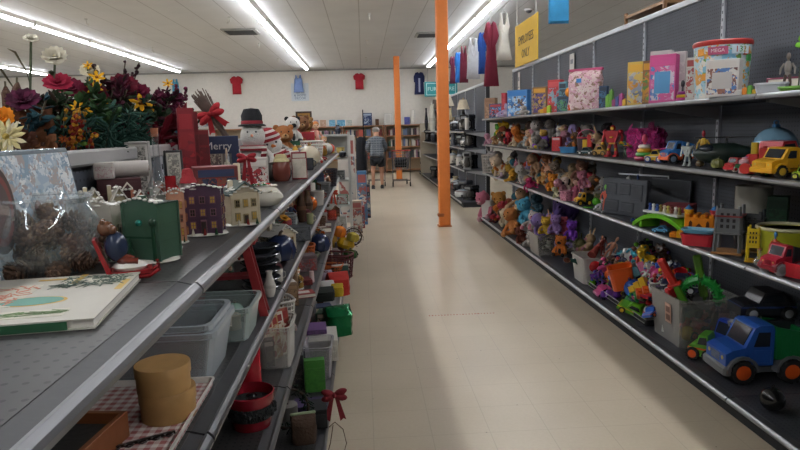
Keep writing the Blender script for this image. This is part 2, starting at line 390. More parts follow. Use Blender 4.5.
# ------------------------------------------------------------------ makers (w, d, h in metres, base at z=0, front towards -Y)
def jit(a, s): return [v+rnd.uniform(-s, s) for v in a]
def g_carton(t, w, d, h, c, seed=1, panel=None, win=None, **k):
    m = MB(c[0], 'paper'); m.box(0, 0, 0, w, d, h, min(w, d, h)*.02); m.obj('carton', t)
    pm = printed(c[1:] if len(c) > 2 else c+c, 5/max(.05, max(w, h))*.9, seed)
    m = MB(pm); m.box(0, -d/2-.0008, h*.06, w*.9, .0016, h*.7); m.obj('picture_panel', t)
    m = MB(pm); m.box(-w/2-.0008, 0, h*.1, .0016, d*.85, h*.8); m.obj('side_panel', t)
    m = MB(panel or c[-1], 'paper'); m.box(0, -d/2-.001, h*.79, w*.82, .002, h*.15); m.obj('title_band', t)
    if win:
        m = MB(win, 'glossy'); m.box(0, -d/2-.002, h*.2, w*.6, .002, h*.45, .001); m.obj('window', t)
def g_plush(t, w, d, h, c, ears='round', trunk=0, lie=0, **k):
    a, b = c[0], c[1] if len(c) > 1 else c[0]; e = c[2] if len(c) > 2 else a
    R = h*.27; w = max(w, h*.4)
    m = MB(a, 'plush'); m.ell(0, 0, h*.28, w*.30, w*.27, h*.3, 12); m.use(b, 'plush'); m.ell(0, -w*.09, h*.26, w*.2, w*.2, h*.21, 10); m.obj('body', t)
    m = MB(a, 'plush'); m.ell(0, -.02*h, h*.72, R*1.02, R*.92, R*.92, 14)
    m.use(b, 'plush'); m.ell(0, -R*.8, h*.66, R*.42, R*.36, R*.32, 8)
    m.use('#15120f', 'glossy'); m.ell(0, -R*1.15, h*.69, R*.1, R*.07, R*.08, 6)
    for s in (-1, 1): m.ell(s*R*.38, -R*.86, h*.78, R*.09, R*.06, R*.1, 6)
    hd = m.obj('head', t)
    if trunk:
        m = MB(a, 'plush'); m.tube([(0, -R*.8, h*.68), (0, -R*1.4, h*.55), (0, -R*1.5, h*.35), (0, -R*1.8, h*.28)], [R*.3, R*.25, R*.2, R*.17], 8); m.obj('trunk', hd)
    for s in (-1, 1):
        m = MB(e, 'plush')
        if ears == 'long': m.at(s*R*.45, 0, h*.9, 0, s*.35); m.ell(0, 0, R*.6, R*.2, R*.1, R*.85, 8)
        elif ears == 'flop': m.at(s*R*.95, 0, h*.72, 0, s*.25); m.ell(0, 0, -R*.3, R*.18, R*.3, R*.75, 8)
        elif ears == 'point': m.at(s*R*.6, 0, h*.84, 0, s*.4); m.cyl(0, 0, 0, R*.3, R*.6, 0.001, 8, .5)
        else: m.ell(s*R*.75, 0, h*.9, R*.33, R*.17, R*.33, 8)
        m.at(); m.obj('ear', hd)
        m = MB(a, 'plush'); m.tube([(s*w*.2, 0, h*.46), (s*w*.4, -w*.12, h*.33), (s*w*.44, -w*.3, h*.2)], [h*.07, h*.075, h*.085], 8); m.ell(s*w*.44, -w*.3, h*.2, h*.088, n=8); m.obj('arm', t)
        m = MB(a, 'plush'); m.tube([(s*w*.15, -w*.05, h*.11), (s*w*.3, -w*.35, h*.09), (s*w*.34, -w*.5, h*.1)], [h*.1, h*.095, h*.1], 8)
        m.use(b, 'plush'); m.ell(s*w*.34, -w*.54, h*.1, h*.1, h*.06, h*.1, 8); m.obj('leg', t)
def g_doll(t, w, d, h, c, hat=None, **k):
    skin, dress, hair = c[0], c[1], c[2]
    m = MB(dress, 'fabric'); m.lathe([(w*.42, 0), (w*.36, h*.15), (w*.2, h*.42), (w*.22, h*.6), (w*.1, h*.68)], n=14, sy=.8); m.obj('dress', t)
    m = MB(skin, 'skin'); m.cyl(0, 0, h*.64, w*.08, h*.08, n=8); m.ell(0, 0, h*.82, w*.24, w*.22, h*.15, 12)
    m.use('#1c1a1e', 'glossy')
    for s in (-1, 1): m.ell(s*w*.09, -w*.2, h*.84, w*.025, w*.02, w*.035, 6)
    m.use('#a83a3a'); m.ell(0, -w*.215, h*.77, w*.05, w*.015, w*.015, 6); hd = m.obj('head', t)
    m = MB(hair, 'hair'); m.ell(0, w*.05, h*.86, w*.27, w*.24, h*.15, 12); m.obj('hair', hd)
    for s in (-1, 1):
        m = MB(dress, 'fabric'); m.tube([(s*w*.2, 0, h*.6), (s*w*.4, -w*.05, h*.45), (s*w*.42, -w*.2, h*.36)], [w*.09, w*.08, w*.06], 8); m.use(skin, 'skin'); m.ell(s*w*.42, -w*.22, h*.35, w*.06, n=8); m.obj('arm', t)
    if hat:
        m = MB(hat, 'fabric'); m.lathe([(w*.3, h*.88), (w*.3, h*.9), (w*.2, h*.92), (w*.15, h*.98), (0, h)], n=12); m.obj('hat', t)
def g_wheel(t, x, y, r, wd, tyre, hub, par=None):
    m = MB(tyre, 'matte'); m.at(x, y, r, PI/2, 0, 0)
    m.lathe([(r*.6, -wd/2), (r*.9, -wd/2), (r, -wd*.3), (r, wd*.3), (r*.9, wd/2), (r*.6, wd/2)], n=18)
    for i in range(12):
        a = i*PI/6; m.at(x, y, r, PI/2, 0, 0); m.T = m.T @ Matrix.Rotation(a, 4, 'Z'); m.box(r*.97, 0, -wd*.45, r*.12, r*.2, wd*.9)
    o = m.obj('wheel', t)
    m = MB(hub); m.at(x, y, r, PI/2, 0, 0); m.lathe([(.001, -wd*.66), (r*.1, -wd*.66), (r*.15, -wd*.56), (r*.5, -wd*.56), (r*.62, -wd*.5), (r*.62, wd*.5), (r*.5, wd*.56), (r*.15, wd*.56), (0.001, wd*.6)], n=14)
    for i in range(5):
        a = i*2*PI/5; m.at(x, y, r, PI/2, 0, 0); m.T = m.T @ Matrix.Rotation(a, 4, 'Z'); m.box(r*.33, 0, -wd*.64, r*.35, r*.12, wd*.1)
    m.obj('hub', o)
def g_truck(t, w, d, h, c, **k):
    """toy lorry, length w along X, cab at -X. c: cab, fender, bed, tyre, hub"""
    cab, fen, bed, ty, hb = c; r = h*.2
    m = MB(fen); m.box(0, 0, r*.7, w*.94, d*.6, h*.12, h*.02); m.box(-w*.44, 0, r*.7, w*.1, d*.98, h*.16, h*.03)
    for s in (-1, 1):
        for x in (-w*.27, w*.28):
            A = [(x+math.cos(a)*r*1.35, r+math.sin(a)*r*1.35) for a in [PI*i/8 for i in range(9)]]; B = [(x+math.cos(a)*r*1.12, r+math.sin(a)*r*1.12) for a in [PI*i/8 for i in range(9)]]
            for i in range(8): m.prism([A[i], A[i+1], B[i+1], B[i]], s*d*.3, s*d*.5) if s > 0 else m.prism([B[i], B[i+1], A[i+1], A[i]], s*d*.5, s*d*.3)
    m.obj('chassis', t)
    m = MB(cab); z = h*.3
    m.prism([(-w*.46, z), (-w*.46, h*.5), (-w*.38, h*.56), (-w*.24, h*.6), (-w*.14, h*.93), (-w*.08, h*.97), (w*.06, h*.97), (w*.08, h*.9), (w*.08, z)][::-1], -d*.42, d*.42)
    for s in (-1, 1): m.box(-w*.05, s*d*.415, h*.34, w*.2, d*.03, h*.22, .002)
    cb = m.obj('cab', t)
    m = MB('#20242c', 'glossy'); m.prism([(-w*.237, h*.63), (-w*.247, h*.63), (-w*.155, h*.91), (-w*.145, h*.91)], -d*.33, d*.33); m.obj('window', cb)
    for s in (-1, 1): m = MB('#20242c', 'glossy'); m.prism([(-w*.15, h*.62), (-w*.1, h*.86), (w*.03, h*.86), (w*.03, h*.62)], s*d*.425-.001, s*d*.425+.001); m.obj('window', cb)
    for s in (-1, 1): m = MB('#b8a050'); m.at(-w*.465, s*d*.28, h*.42, 0, PI/2); m.cyl(0, 0, 0, h*.035, .006, n=10); m.obj('headlight', cb)
    m = MB(fen); 
    for i in range(4): m.box(-w*.463, 0, h*(.34+.035*i), .006, d*.35, h*.018)
    m.obj('grille', cb)
    m = MB(bed); x0, x1 = w*.1, w*.5
    m.prism([(x0, h*.4), (x0-w*.02, h*.95), (x0-w*.0, h*.95), (x0+w*.03, h*.46), (x1-w*.03, h*.46), (x1, h*.8), (x1+w*.03, h*.8), (x1-w*.01, h*.4)], -d*.45, d*.45)
    for s in (-1, 1): m.prism([(x0, h*.42), (x0-w*.02, h*.95), (x1+w*.03, h*.82), (x1-w*.01, h*.42)], s*d*.45-.004, s*d*.45+.004)
    for i in range(4):
        for s in (-1, 1): m.box(x0+w*.06+i*w*.1, s*d*.46, h*.45, w*.02, d*.03, h*.36)
    m.obj('dump_bed', t)
    for x in (-w*.27, w*.28):
        for s in (-1, 1): g_wheel(t, x, s*d*.42, r, d*.17, ty, hb)
def g_car(t, w, d, h, c, **k):
    b, ty = c[0], c[1]; r = h*.24
    m = MB(b); m.prism([(-w*.5, r*.7), (-w*.5, h*.45), (-w*.42, h*.55), (-w*.2, h*.6), (-w*.1, h*.96), (w*.2, h*.98), (w*.32, h*.62), (w*.48, h*.58), (w*.5, h*.4), (w*.49, r*.7)][::-1], -d*.42, d*.42); bd = m.obj('body', t)
    for s in (-1, 1): m = MB('#1b2129', 'glossy'); m.prism([(-w*.14, h*.62), (-w*.07, h*.88), (w*.17, h*.9), (w*.25, h*.63)], s*d*.425-.001, s*d*.425+.001); m.obj('window', bd)
    if len(c) > 2: m = MB(c[2]); m.box(0, 0, h*.42, w*.98, d*.86, h*.06); m.obj('stripe', bd)
    for x in (-w*.3, w*.3):
        for s in (-1, 1): g_wheel(t, x, s*d*.42, r, d*.16, ty, c[-1])
def g_robot(t, w, d, h, c, **k):
    a, b = c[0], c[1]
    m = MB(a); m.prism([(-w*.2, h*.45), (-w*.33, h*.7), (-w*.3, h*.82), (w*.3, h*.82), (w*.33, h*.7), (w*.2, h*.45)][::-1], -d*.3, d*.3); m.use(b); m.cyl(0, -d*.31, h*.6, w*.09, .01, n=10); m.box(0, 0, h*.4, w*.3, d*.45, h*.07); m.obj('torso', t)
    m = MB(a); m.ell(0, 0, h*.9, w*.14, d*.2, h*.1, 10); m.use(b); m.box(0, -d*.17, h*.85, w*.17, d*.1, h*.09, .003); m.obj('head', t)
    for s in (-1, 1):
        m = MB(a); m.ell(s*w*.38, 0, h*.78, w*.14, d*.22, h*.08, 10); m.tube([(s*w*.4, 0, h*.75), (s*w*.48, 0, h*.6), (s*w*.45, -d*.2, h*.45)], [w*.07, w*.07, w*.09], 8); m.use(b); m.ell(s*w*.45, -d*.22, h*.43, w*.08, n=8); m.obj('arm', t)
        m = MB(a); m.tube([(s*w*.12, 0, h*.42), (s*w*.18, 0, h*.22), (s*w*.2, 0, h*.06)], [w*.09, w*.08, w*.12], 8); m.box(s*w*.2, -d*.1, 0, w*.22, d*.6, h*.07, .004); m.use(b); m.ell(s*w*.18, -d*.12, h*.23, w*.07, n=8); m.obj('leg', t)
def g_bucket(t, w, d, h, c, prints=None, lid=None, handle=None, **k):
    r = w/2; m = MB(prints or mt(c[0], 'plastic')); m.lathe([(r*.86, 0), (r*.96, h*.9), (r*.92, h*.9), (r*.82, .006), (.001, .006)], n=28); m.obj('tub', t)
    m = MB(lid or c[1]); m.lathe([(r*.97, h*.88), (r, h*.9), (r, h*.95), (r*.96, h*.97)]+([(r*.9, h*.955), (.001, h*.96)] if lid else [(r*.92, h*.95), (r*.92, h*.88)]), n=28); m.obj('rim' if not lid else 'lid', t)
    if handle:
        m = MB(handle); m.tube([(r*math.cos(a), 0, h*.9+w*.42*math.sin(a)) for a in [PI*i/10 for i in range(11)]], .004, 6); m.obj('handle', t)
def g_bin(t, w, d, h, c, sticker=None, **k):
    m = MB(c[0], k.get('kind', 'clear')); m.pan(w, d, h, .004, .88, .014, .03); m.obj('tub', t)
    if sticker:
        m = MB(sticker, 'paper'); m.at(w*.47, 0, h*.55, 0, .0); m.box(0, 0, 0, .002, d*.25, h*.25); m.at(0, -d*.472, h*.5); m.box(w*.2, 0, 0, w*.16, .002, h*.3); m.obj('price_sticker', t)
        m = MB(sticker, 'paper'); m.at(-w*.488, -d*.12, h*.42, 0, -.06); m.box(0, 0, 0, .003, d*.17, h*.4); m.use('#6a4a40', 'paper'); m.box(-.002, 0, h*.05, .002, d*.12, h*.12); m.box(-.002, 0, h*.22, .002, d*.12, h*.12); m.obj('price_sticker', t)
def g_basket(t, w, d, h, c, **k):
    m = MB(c[0], 'matte'); n = 14
    for j in range(7): m.tube([(math.copysign(abs(math.cos(a))**.5, math.cos(a))*w/2*(.84+.16*j/6), math.copysign(abs(math.sin(a))**.5, math.sin(a))*d/2*(.84+.16*j/6), h*j/6+.006) for a in [2*PI*i/24 for i in range(24)]], .006 if j < 6 else .009, 5, True)
    m.obj('woven_side', t)
    m = MB(c[0], 'matte')
    for i in range(24):
        a = 2*PI*i/24; x, y = math.copysign(abs(math.cos(a))**.5, math.cos(a))*w/2, math.copysign(abs(math.sin(a))**.5, math.sin(a))*d/2; m.tube([(x*.84, y*.84, 0), (x, y, h)], .005, 4)
    m.box(0, 0, 0, w*.8, d*.8, .008); m.obj('frame', t)
def g_frame(t, w, d, h, c, rx=-.12, **k):
    f = w*.12; m = MB(c[0], 'wood'); m.at(rx=rx)
    for s in (-1, 1): m.box(s*(w/2-f/2), 0, 0, f, d, h, .002)
    m.box(0, 0, 0, w-2*f, d, f, .002); m.box(0, 0, h-f, w-2*f, d, f, .002); m.obj('frame', t)
    m = MB(c[1], 'paper'); m.at(rx=rx); m.box(0, 0, f, w-2*f, d*.4, h-2*f); m.use(printed(c[2:], 14/w*.4, int(w*999)) if len(c) > 3 else mt(c[-1], 'paper')); m.box(0, -d*.22, f*1.8, w-3.6*f, .002, h-3.6*f); m.obj('picture', t)
def g_jar(t, w, d, h, c, lid=None, **k):
    r = w/2; m = MB(c[0], k.get('kind', 'ceramic')); m.lathe([(r*.7, 0), (r*.95, h*.15), (r, h*.4), (r*.9, h*.65), (r*.6, h*.78), (r*.62, h*.84)], n=18); m.obj('jar', t)
    m = MB(c[1], 'fabric'); m.lathe([(r*.95, h*.72), (r*.8, h*.8), (r*.66, h*.84), (r*.64, h*.9), (r*.5, h*.98), (.001, h)], n=18); m.obj('lid', t)
def g_bottle(t, w, d, h, c, **k):
    r = w/2; m = MB('#dfe8ea', 'glass'); m.lathe([(r*.7, 0), (r*.98, h*.1), (r, h*.25), (r*.8, h*.4), (r*.35, h*.52), (r*.25, h*.6), (r*.24, h*.9), (r*.3, h*.92), (r*.3, h*.94)], n=20); m.obj('bottle', t)
    m = MB(c[0], 'glossy')
    for i in range(70):
        a, q, z = rnd.uniform(0, 2*PI), r*.8*rnd.random()**.5, h*rnd.uniform(.06, .34); m.ell(q*math.cos(a), q*math.sin(a), z, r*.13, n=6)
    o = m.obj('berries', t); o['kind'] = 'stuff'
    m = MB('#9a5a3c', 'wood'); m.cyl(0, 0, h*.91, r*.26, h*.09, r*.3); m.obj('cork', t)
def g_house(t, w, d, h, c, flat=0, steep=.35, rows=2, **k):
    wall, roof, trim = c[:3]; ww = h*(.9 if flat else 1-steep)
    m = MB('#bdb9b0', 'ceramic'); m.lathe([(w*.52, 0), (w*.56, h*.015), (w*.52, h*.045), (w*.4, h*.06), (.001, h*.06)], n=16, sy=d/w); m.obj('snow_base', t)
    m = MB(wall, 'ceramic'); m.box(0, 0, h*.04, w*.84, d*.8, ww-h*.04, .002)
    if flat:
        P = [(-w*.44, ww-h*.02), (-w*.44, ww+h*.03), (-w*.3, ww+h*.04), (-w*.16, ww+h*.09), (w*.16, ww+h*.1), (w*.3, ww+h*.04), (w*.44, ww+h*.03), (w*.44, ww-h*.02)]; m.prism(P[::-1], -d*.43, -d*.36)
    else: m.prism([(-w*.42, ww), (0, h*.92), (w*.42, ww)][::-1], -d*.38, d*.38)
    for z in (.36, .64): m.box(0, 0, h*z*ww/h, w*.87, d*.83, h*.015)
    for sx in (-1, 1):
        for sy in (-1, 1): m.box(sx*w*.42, sy*d*.4, h*.04, w*.05, d*.05, ww-h*.04)
    wl = m.obj('walls', t)
    m = MB(roof, 'ceramic'); th = h*.04
    if flat: m.box(0, 0, ww-h*.01, w*.88, d*.84, h*.02)
    else:
        for s in (-1, 1): m.prism([(s*w*.5, ww-h*.05), (0, h*.94), (0, h*.94+th), (s*w*.52, ww-h*.05+th*.8)][::s], -d*.48, d*.48)
    rf = m.obj('roof', t)
    m = MB('#c4c1b8', 'ceramic')
    for i in range(9):
        if flat: m.ell(rnd.uniform(-.38, .38)*w, rnd.uniform(-.38, .38)*d, ww+h*.012, w*.13, d*.11, h*.022, 8)
        else:
            u = rnd.uniform(-.9, .9); m.ell(u*.48*w, rnd.uniform(-.4, .4)*d, ww-h*.03+(h*.96-ww)*(1-abs(u))+h*.025, w*.11, d*.12, h*.025, 8)
    for i in range(8): m.ell(-w*.44+i*w*.126, -d*(.45 if flat else .48), (ww+h*(.1-.02*abs(i-3.5))) if flat else ww-h*.02+(h*.9-ww)*(1-abs(i-3.5)/3.6), w*.06, d*.04, h*.022, 6)
    m.obj('snow', rf)
    m = MB(wall, 'ceramic'); m.box(-w*.25, d*.1, ww, w*.12, d*.14, (h-ww)*.95); m.use('#c4c1b8', 'ceramic'); m.ell(-w*.25, d*.1, ww+(h-ww)*.95, w*.07, d*.08, h*.015, 6); m.obj('chimney', t)
    if k.get('bare'): return
    for face in (0, 1):
        for j in range(rows):
            for i in (-1, 0, 1):
                if j == 0 and i == 0 and not face: continue
                m = MB(trim, 'ceramic'); z = ww*(.14+.8*j/rows)+h*.02; hh = ww*.5/rows
                if face: m.at(w*.42, 0, 0, 0, 0, PI/2); L = d
                else: m.at(0, -d*.4, 0); L = w
                x = i*L*.25; m.box(x, -.002, z, L*.15, .005, hh); m.use('#a8863c' if (i+j) % 2 else '#2a2622', 'glossy'); m.box(x, -.004, z+hh*.12, L*.10, .003, hh*.76); m.use(trim, 'ceramic'); m.box(x, -.006, z+hh*.12, L*.012, .002, hh*.76); m.box(x, -.006, z+hh*.48, L*.1, .002, h*.008); m.obj('window', wl)
    m = MB(trim, 'ceramic'); m.box(0, -d*.41, h*.05, w*.16, .008, ww*.3, .002); m.use('#2b1c12', 'wood'); m.box(0, -d*.415, h*.055, w*.11, .008, ww*.25); m.obj('door', wl)
    for i in range(3): m = MB(('#24402c', '#7a2a26', '#b5aea0')[i], 'ceramic'); m.cyl(w*(.3-.28*i), -d*.5, h*.03, w*.05, h*.13, w*.01, 8); m.obj('ornament', t)
def g_snowman(t, w, d, h, c, **k):
    m = MB('#dedad4', 'plush'); m.ell(0, 0, h*.24, w*.48, w*.42, h*.25, 16); m.ell(0, 0, h*.62, w*.36, w*.34, h*.19, 16); m.use('#1a1a1c'); m.ell(-w*.12, -w*.31, h*.68, w*.03, n=6); m.ell(w*.12, -w*.31, h*.68, w*.03, n=6)
    for z in (.2, .32): m.ell(0, -w*.41, h*z, w*.035, n=6)
    m.use('#e07a2a'); m.at(0, -w*.3, h*.63, PI/2); m.cyl(0, 0, 0, w*.05, w*.25, .002, 8); m.at(); m.obj('body', t)
    m = MB(striped(c[0], '#d8d2ca', .032)); m.lathe([(w*.3, h*.55-h*.1), (w*.4, h*.43), (w*.4, h*.49), (w*.3, h*.5)], n=16); m.at(w*.25, -w*.3, h*.2, .1, .15); m.box(0, 0, 0, w*.16, w*.06, h*.27, .01); m.at(); m.obj('scarf', t)
    m = MB(c[1], 'fabric')
    if k.get('tophat'): m.lathe([(w*.4, h*.755), (w*.41, h*.77), (w*.3, h*.79), (w*.31, h*.9), (w*.22, h*.985), (.001, h)], n=18); m.use(c[0], 'fabric'); m.lathe([(w*.31, h*.785), (w*.325, h*.8), (w*.31, h*.83)], n=18)
    else: m.use(striped(c[0], '#d8d2ca', .032)); m.lathe([(w*.36, h*.7), (w*.35, h*.8), (w*.2, h*.93), (.001, h*.97)], n=16); m.use('#e8e4dc', 'plush'); m.ell(0, 0, h*.97, w*.09, n=8)
    m.obj('hat', t)
    for s in (-1, 1): m = MB('#e4dfd8', 'plush'); m.tube([(s*w*.3, 0, h*.45), (s*w*.5, -w*.1, h*.35), (s*w*.52, -w*.2, h*.25)], w*.09, 8); m.obj('arm', t)
def g_santa(t, w, d, h, c, **k):
    m = MB(c[0], 'fabric'); m.lathe([(w*.42, 0), (w*.44, h*.2), (w*.3, h*.5), (w*.15, h*.62)], n=14); m.use('#e6e1d8', 'plush'); m.lathe([(w*.43, 0), (w*.46, h*.03), (w*.43, h*.07)], n=14); m.use('#1d1a19'); m.lathe([(w*.4, h*.3), (w*.41, h*.33), (w*.38, h*.35)], n=14); m.obj('coat', t)
    m = MB('#d8a487', 'skin'); m.ell(0, 0, h*.7, w*.22, w*.2, h*.11, 12); m.ell(0, -w*.2, h*.7, w*.04, n=6); m.use('#1d1a19'); m.ell(-w*.08, -w*.18, h*.73, w*.02, n=6); m.ell(w*.08, -w*.18, h*.73, w*.02, n=6); hd = m.obj('head', t)
    m = MB('#e6e1d8', 'plush'); m.ell(0, -w*.12, h*.61, w*.2, w*.14, h*.1, 10); m.obj('beard', hd)
    m = MB(c[1] if len(c) > 1 else c[0], 'fabric'); m.lathe([(w*.23, h*.77), (w*.16, h*.88), (.002, h)], n=12); m.use('#e6e1d8', 'plush'); m.lathe([(w*.22, h*.75), (w*.27, h*.77), (w*.22, h*.8)], n=12); m.ell(0, 0, h*.98, w*.07, n=8); m.obj('hat', hd)
    for s in (-1, 1): m = MB(c[0], 'fabric'); m.tube([(s*w*.22, 0, h*.52), (s*w*.4, -w*.1, h*.4), (s*w*.3, -w*.3, h*.34)], [w*.1, w*.1, w*.08], 8); m.use('#e6e1d8', 'plush'); m.ell(s*w*.3, -w*.3, h*.34, w*.08, n=8); m.obj('arm', t)
def g_pot(t, w, d, h, c, **k):
    """slow cooker"""
    r = w/2; m = MB(c[0], 'metal' if c[0].startswith('#a') else 'glossy'); m.lathe([(r*.8, h*.05), (r*.95, h*.12), (r, h*.6), (r*.96, h*.64)], n=20, sy=.85); m.use('#1a1a1c'); m.cyl(0, 0, 0, r*.75, h*.08, n=16); m.obj('housing', t)
    m = MB(c[1], 'glossy'); m.lathe([(r*.9, h*.62), (r, h*.66), (r*.98, h*.7), (r*.85, h*.7)], n=20, sy=.85); m.obj('crock', t)
    m = MB('#9aa0a4', 'glossy'); m.lathe([(r*.88, h*.7), (r*.7, h*.8), (r*.3, h*.87), (.001, h*.88)], n=20, sy=.85); m.use('#18181a'); m.cyl(0, 0, h*.86, r*.13, h*.1, r*.18, 10); m.obj('lid', t)
    for s in (-1, 1): m = MB('#18181a'); m.box(s*r*1.05, 0, h*.42, r*.25, r*.5, h*.1, .008); m.obj('handle', t)
    m = MB('#18181a'); m.at(0, -r*.85, h*.25, PI/2); m.cyl(0, 0, 0, r*.14, r*.12, n=10); m.obj('dial', t)
def g_coffee(t, w, d, h, c, **k):
    m = MB(c[0], 'glossy'); m.box(0, 0, 0, w, d, h*.12, .01); m.box(0, d*.28, h*.1, w*.9, d*.4, h*.62, .01); m.box(0, 0, h*.7, w, d, h*.3, .02); m.use(c[1], 'metal'); m.box(0, -d*.5, h*.74, w*.6, .006, h*.16); m.obj('housing', t)
    m = MB('#3a3836', 'glossy'); m.lathe([(w*.24, h*.14), (w*.34, h*.22), (w*.36, h*.4), (w*.24, h*.62), (w*.26, h*.66)], 0, -d*.15, 0, 16); m.obj('carafe', t)
    m = MB('#141416'); m.tube([(w*.3, -d*.2, h*.6), (w*.52, -d*.3, h*.55), (w*.5, -d*.3, h*.25), (w*.34, -d*.2, h*.24)], w*.04, 6); m.obj('handle', t)
def g_lamp(t, w, d, h, c, **k):
    m = MB(c[0], 'ceramic'); m.lathe([(w*.26, 0), (w*.26, h*.03), (w*.1, h*.08), (w*.26, h*.3), (w*.2, h*.5), (w*.06, h*.62), (w*.03, h*.66)], n=14); m.obj('base', t)
    m = MB('#b99a4a', 'metal'); m.cyl(0, 0, h*.58, w*.02, h*.36, n=8); m.cyl(0, 0, h*.96, w*.03, h*.04, n=8); m.obj('pole', t)
    m = MB(c[1], 'fabric'); m.lathe([(w*.5, h*.66), (w*.27, h*.95), (w*.26, h*.95), (w*.49, h*.66)], n=20); m.obj('lamp_shade', t)
def g_vase(t, w, d, h, c, **k):
    r = w/2; m = MB(c[0], k.get('kind', 'ceramic')); m.lathe([(r*.6, 0), (r*.9, h*.2), (r, h*.42), (r*.6, h*.75), (r*.45, h*.88), (r*.6, h), (r*.52, h), (r*.38, h*.86), (r*.5, h*.7), (.001, h*.1)], n=16); m.obj('vase', t)
    m = MB(c[-1], 'ceramic'); m.lathe([(r*.985, h*.36), (r*1.02, h*.42), (r*.96, h*.48)], n=16); m.obj('band', t)
def g_cup(t, w, d, h, c, **k):
    r = w/2; m = MB(c[0], 'ceramic'); m.lathe([(r*.65, 0), (r*.85, h*.1), (r*.9, h), (r*.82, h), (r*.78, h*.15), (.001, h*.1)], n=14); m.obj('cup', t)
    m = MB(c[-1], 'ceramic'); m.tube([(r*.85, 0, h*.8), (r*1.35, 0, h*.7), (r*1.35, 0, h*.35), (r*.85, 0, h*.25)], r*.12, 6); m.obj('handle', t)
def g_candle(t, w, d, h, c, **k):
    r = w/2; m = MB(c[0], k.get('kind', 'paper')); m.lathe([(r, 0), (r, h*.9), (r*.9, h*.93), (.001, h*.9)], n=16); m.obj('wax', t); m = MB('#2b2623'); m.cyl(0, 0, h*.9, r*.05, h*.1, n=5); m.obj('wick', t)
    if len(c) > 1: m = MB(c[1], 'paper'); m.cyl(0, 0, h*.2, r*1.01, h*.4, n=16); m.obj('label_band', t)
def g_bow(t, w, d, h, c, **k):
    kd = 'foil' if k.get('foil') else 'fabric'
    for s in (-1, 1):
        for j in (0, 1):
            q = min(h, w*1.1); m = MB(c[0], kd); m.at(s*w*.24, -d*.1*j, h-q*(.28+.16*j), 0, -s*(.35-.6*j)); m.ell(0, 0, 0, w*.27, d*.42, q*.13, 10); m.obj('loop', t)
        m = MB(c[0], 'fabric'); m.prism([(0, h-q*.35), (s*w*.14, h-q*.4), (s*w*.42, h*.03), (s*w*.32, h*.07), (s*w*.2, 0)][::-s], -.004, .004); m.obj('tail', t)
    m = MB(c[0], 'fabric'); m.ell(0, -.004, h-q*.36, w*.09, d*.5, q*.1, 8); m.obj('knot', t)
def g_gourd(t, w, d, h, c, **k):
    m = MB(c[0], 'ceramic'); n = 20; prof = [(.05, 0), (.8, .12), (1, .4), (.8, .72), (.3, .86), (.08, .86)]; vs = []; fs = []
    for r, z in prof:
        for i in range(n): a = 2*PI*i/n; q = r*w/2*(1-.1*abs(math.sin(a*5/2*2))); vs.append((q*math.cos(a), q*math.sin(a), z*h))
    for j in range(len(prof)-1):
        for i in range(n): q = (i+1) % n; fs.append((j*n+i, j*n+q, (j+1)*n+q, (j+1)*n+i))
    fs += [tuple(range(n))[::-1], tuple(range((len(prof)-1)*n, len(prof)*n))]; m.add(vs, fs, True); m.obj('fruit', t)
    m = MB(c[1], 'wood'); m.tube([(0, 0, h*.84), (w*.03, 0, h*.95), (w*.1, 0, h)], [w*.06, w*.05, w*.04], 6); m.obj('stem', t)
def g_bag(t, w, d, h, c, **k):
    n = 12; vs = []; fs = []; R = 9
    for j in range(R):
        z = h*j/(R-1); q = 1-.15*abs(j/(R-1)-.4)-(.75 if j == R-1 else .35*(j == R-2))
        for i in range(n): a = 2*PI*i/n; s_ = 1+rnd.uniform(-.06, .06); vs.append((math.copysign(abs(math.cos(a))**.6, math.cos(a))*w/2*s_*(1-.04*(j == R-1)), math.copysign(abs(math.sin(a))**.6, math.sin(a))*d/2*q*s_, z))
    for j in range(R-1):
        for i in range(n): q = (i+1) % n; fs.append((j*n+i, j*n+q, (j+1)*n+q, (j+1)*n+i))
    fs += [tuple(range(n))[::-1], tuple(range((R-1)*n, R*n))]; m = MB(c[0], k.get('kind', 'bag')); m.add(vs, fs, True); m.obj('bag', t)
    if len(c) > 1: m = MB(c[1], 'plastic'); m.box(0, 0, h*.97, w*1.02, d*.22, h*.07, .004); m.obj('zip_top', t)
def g_book(t, w, d, h, c, **k):
    m = MB(c[0], 'paper'); m.box(0, 0, 0, w, d, h*.12); m.box(0, 0, h*.88, w, d, h*.12); m.box(-w/2+h*.06, 0, 0, h*.12, d, h); m.obj('cover', t); m = MB('#e8e2d2', 'paper'); m.box(.001, 0, h*.12, w*.97, d*.96, h*.76); m.obj('pages', t)
    if len(c) > 1: m = MB(c[1], 'paper'); m.box(0, 0, h*1.0, w*.6, d*.5, .0008); m.obj('cover_panel', t)
def g_spine(t, w, d, h, c, **k):
    """book standing with its spine towards -Y"""
    m = MB(c[0], 'paper'); m.box(-w*.46, 0, 0, w*.08, d, h); m.box(w*.46, 0, 0, w*.08, d, h); m.box(0, -d*.48, 0, w, d*.04, h); m.obj('cover', t); m = MB('#e4ddcc', 'paper'); m.box(0, .002, h*.02, w*.84, d*.92, h*.95); m.obj('pages', t)
def g_plates(t, w, d, h, c, n=4, **k):
    for i in range(n): m = MB(c[i % len(c)], 'glossy'); z = i*h/n; r = w/2*(1-.02*(i % 2)); m.lathe([(r*.5, z), (r*.62, z+.004), (r, z+h/n*.9), (r*.97, z+h/n*.98), (r*.6, z+.009), (.001, z+.009)], n=20); m.obj('plate', t)
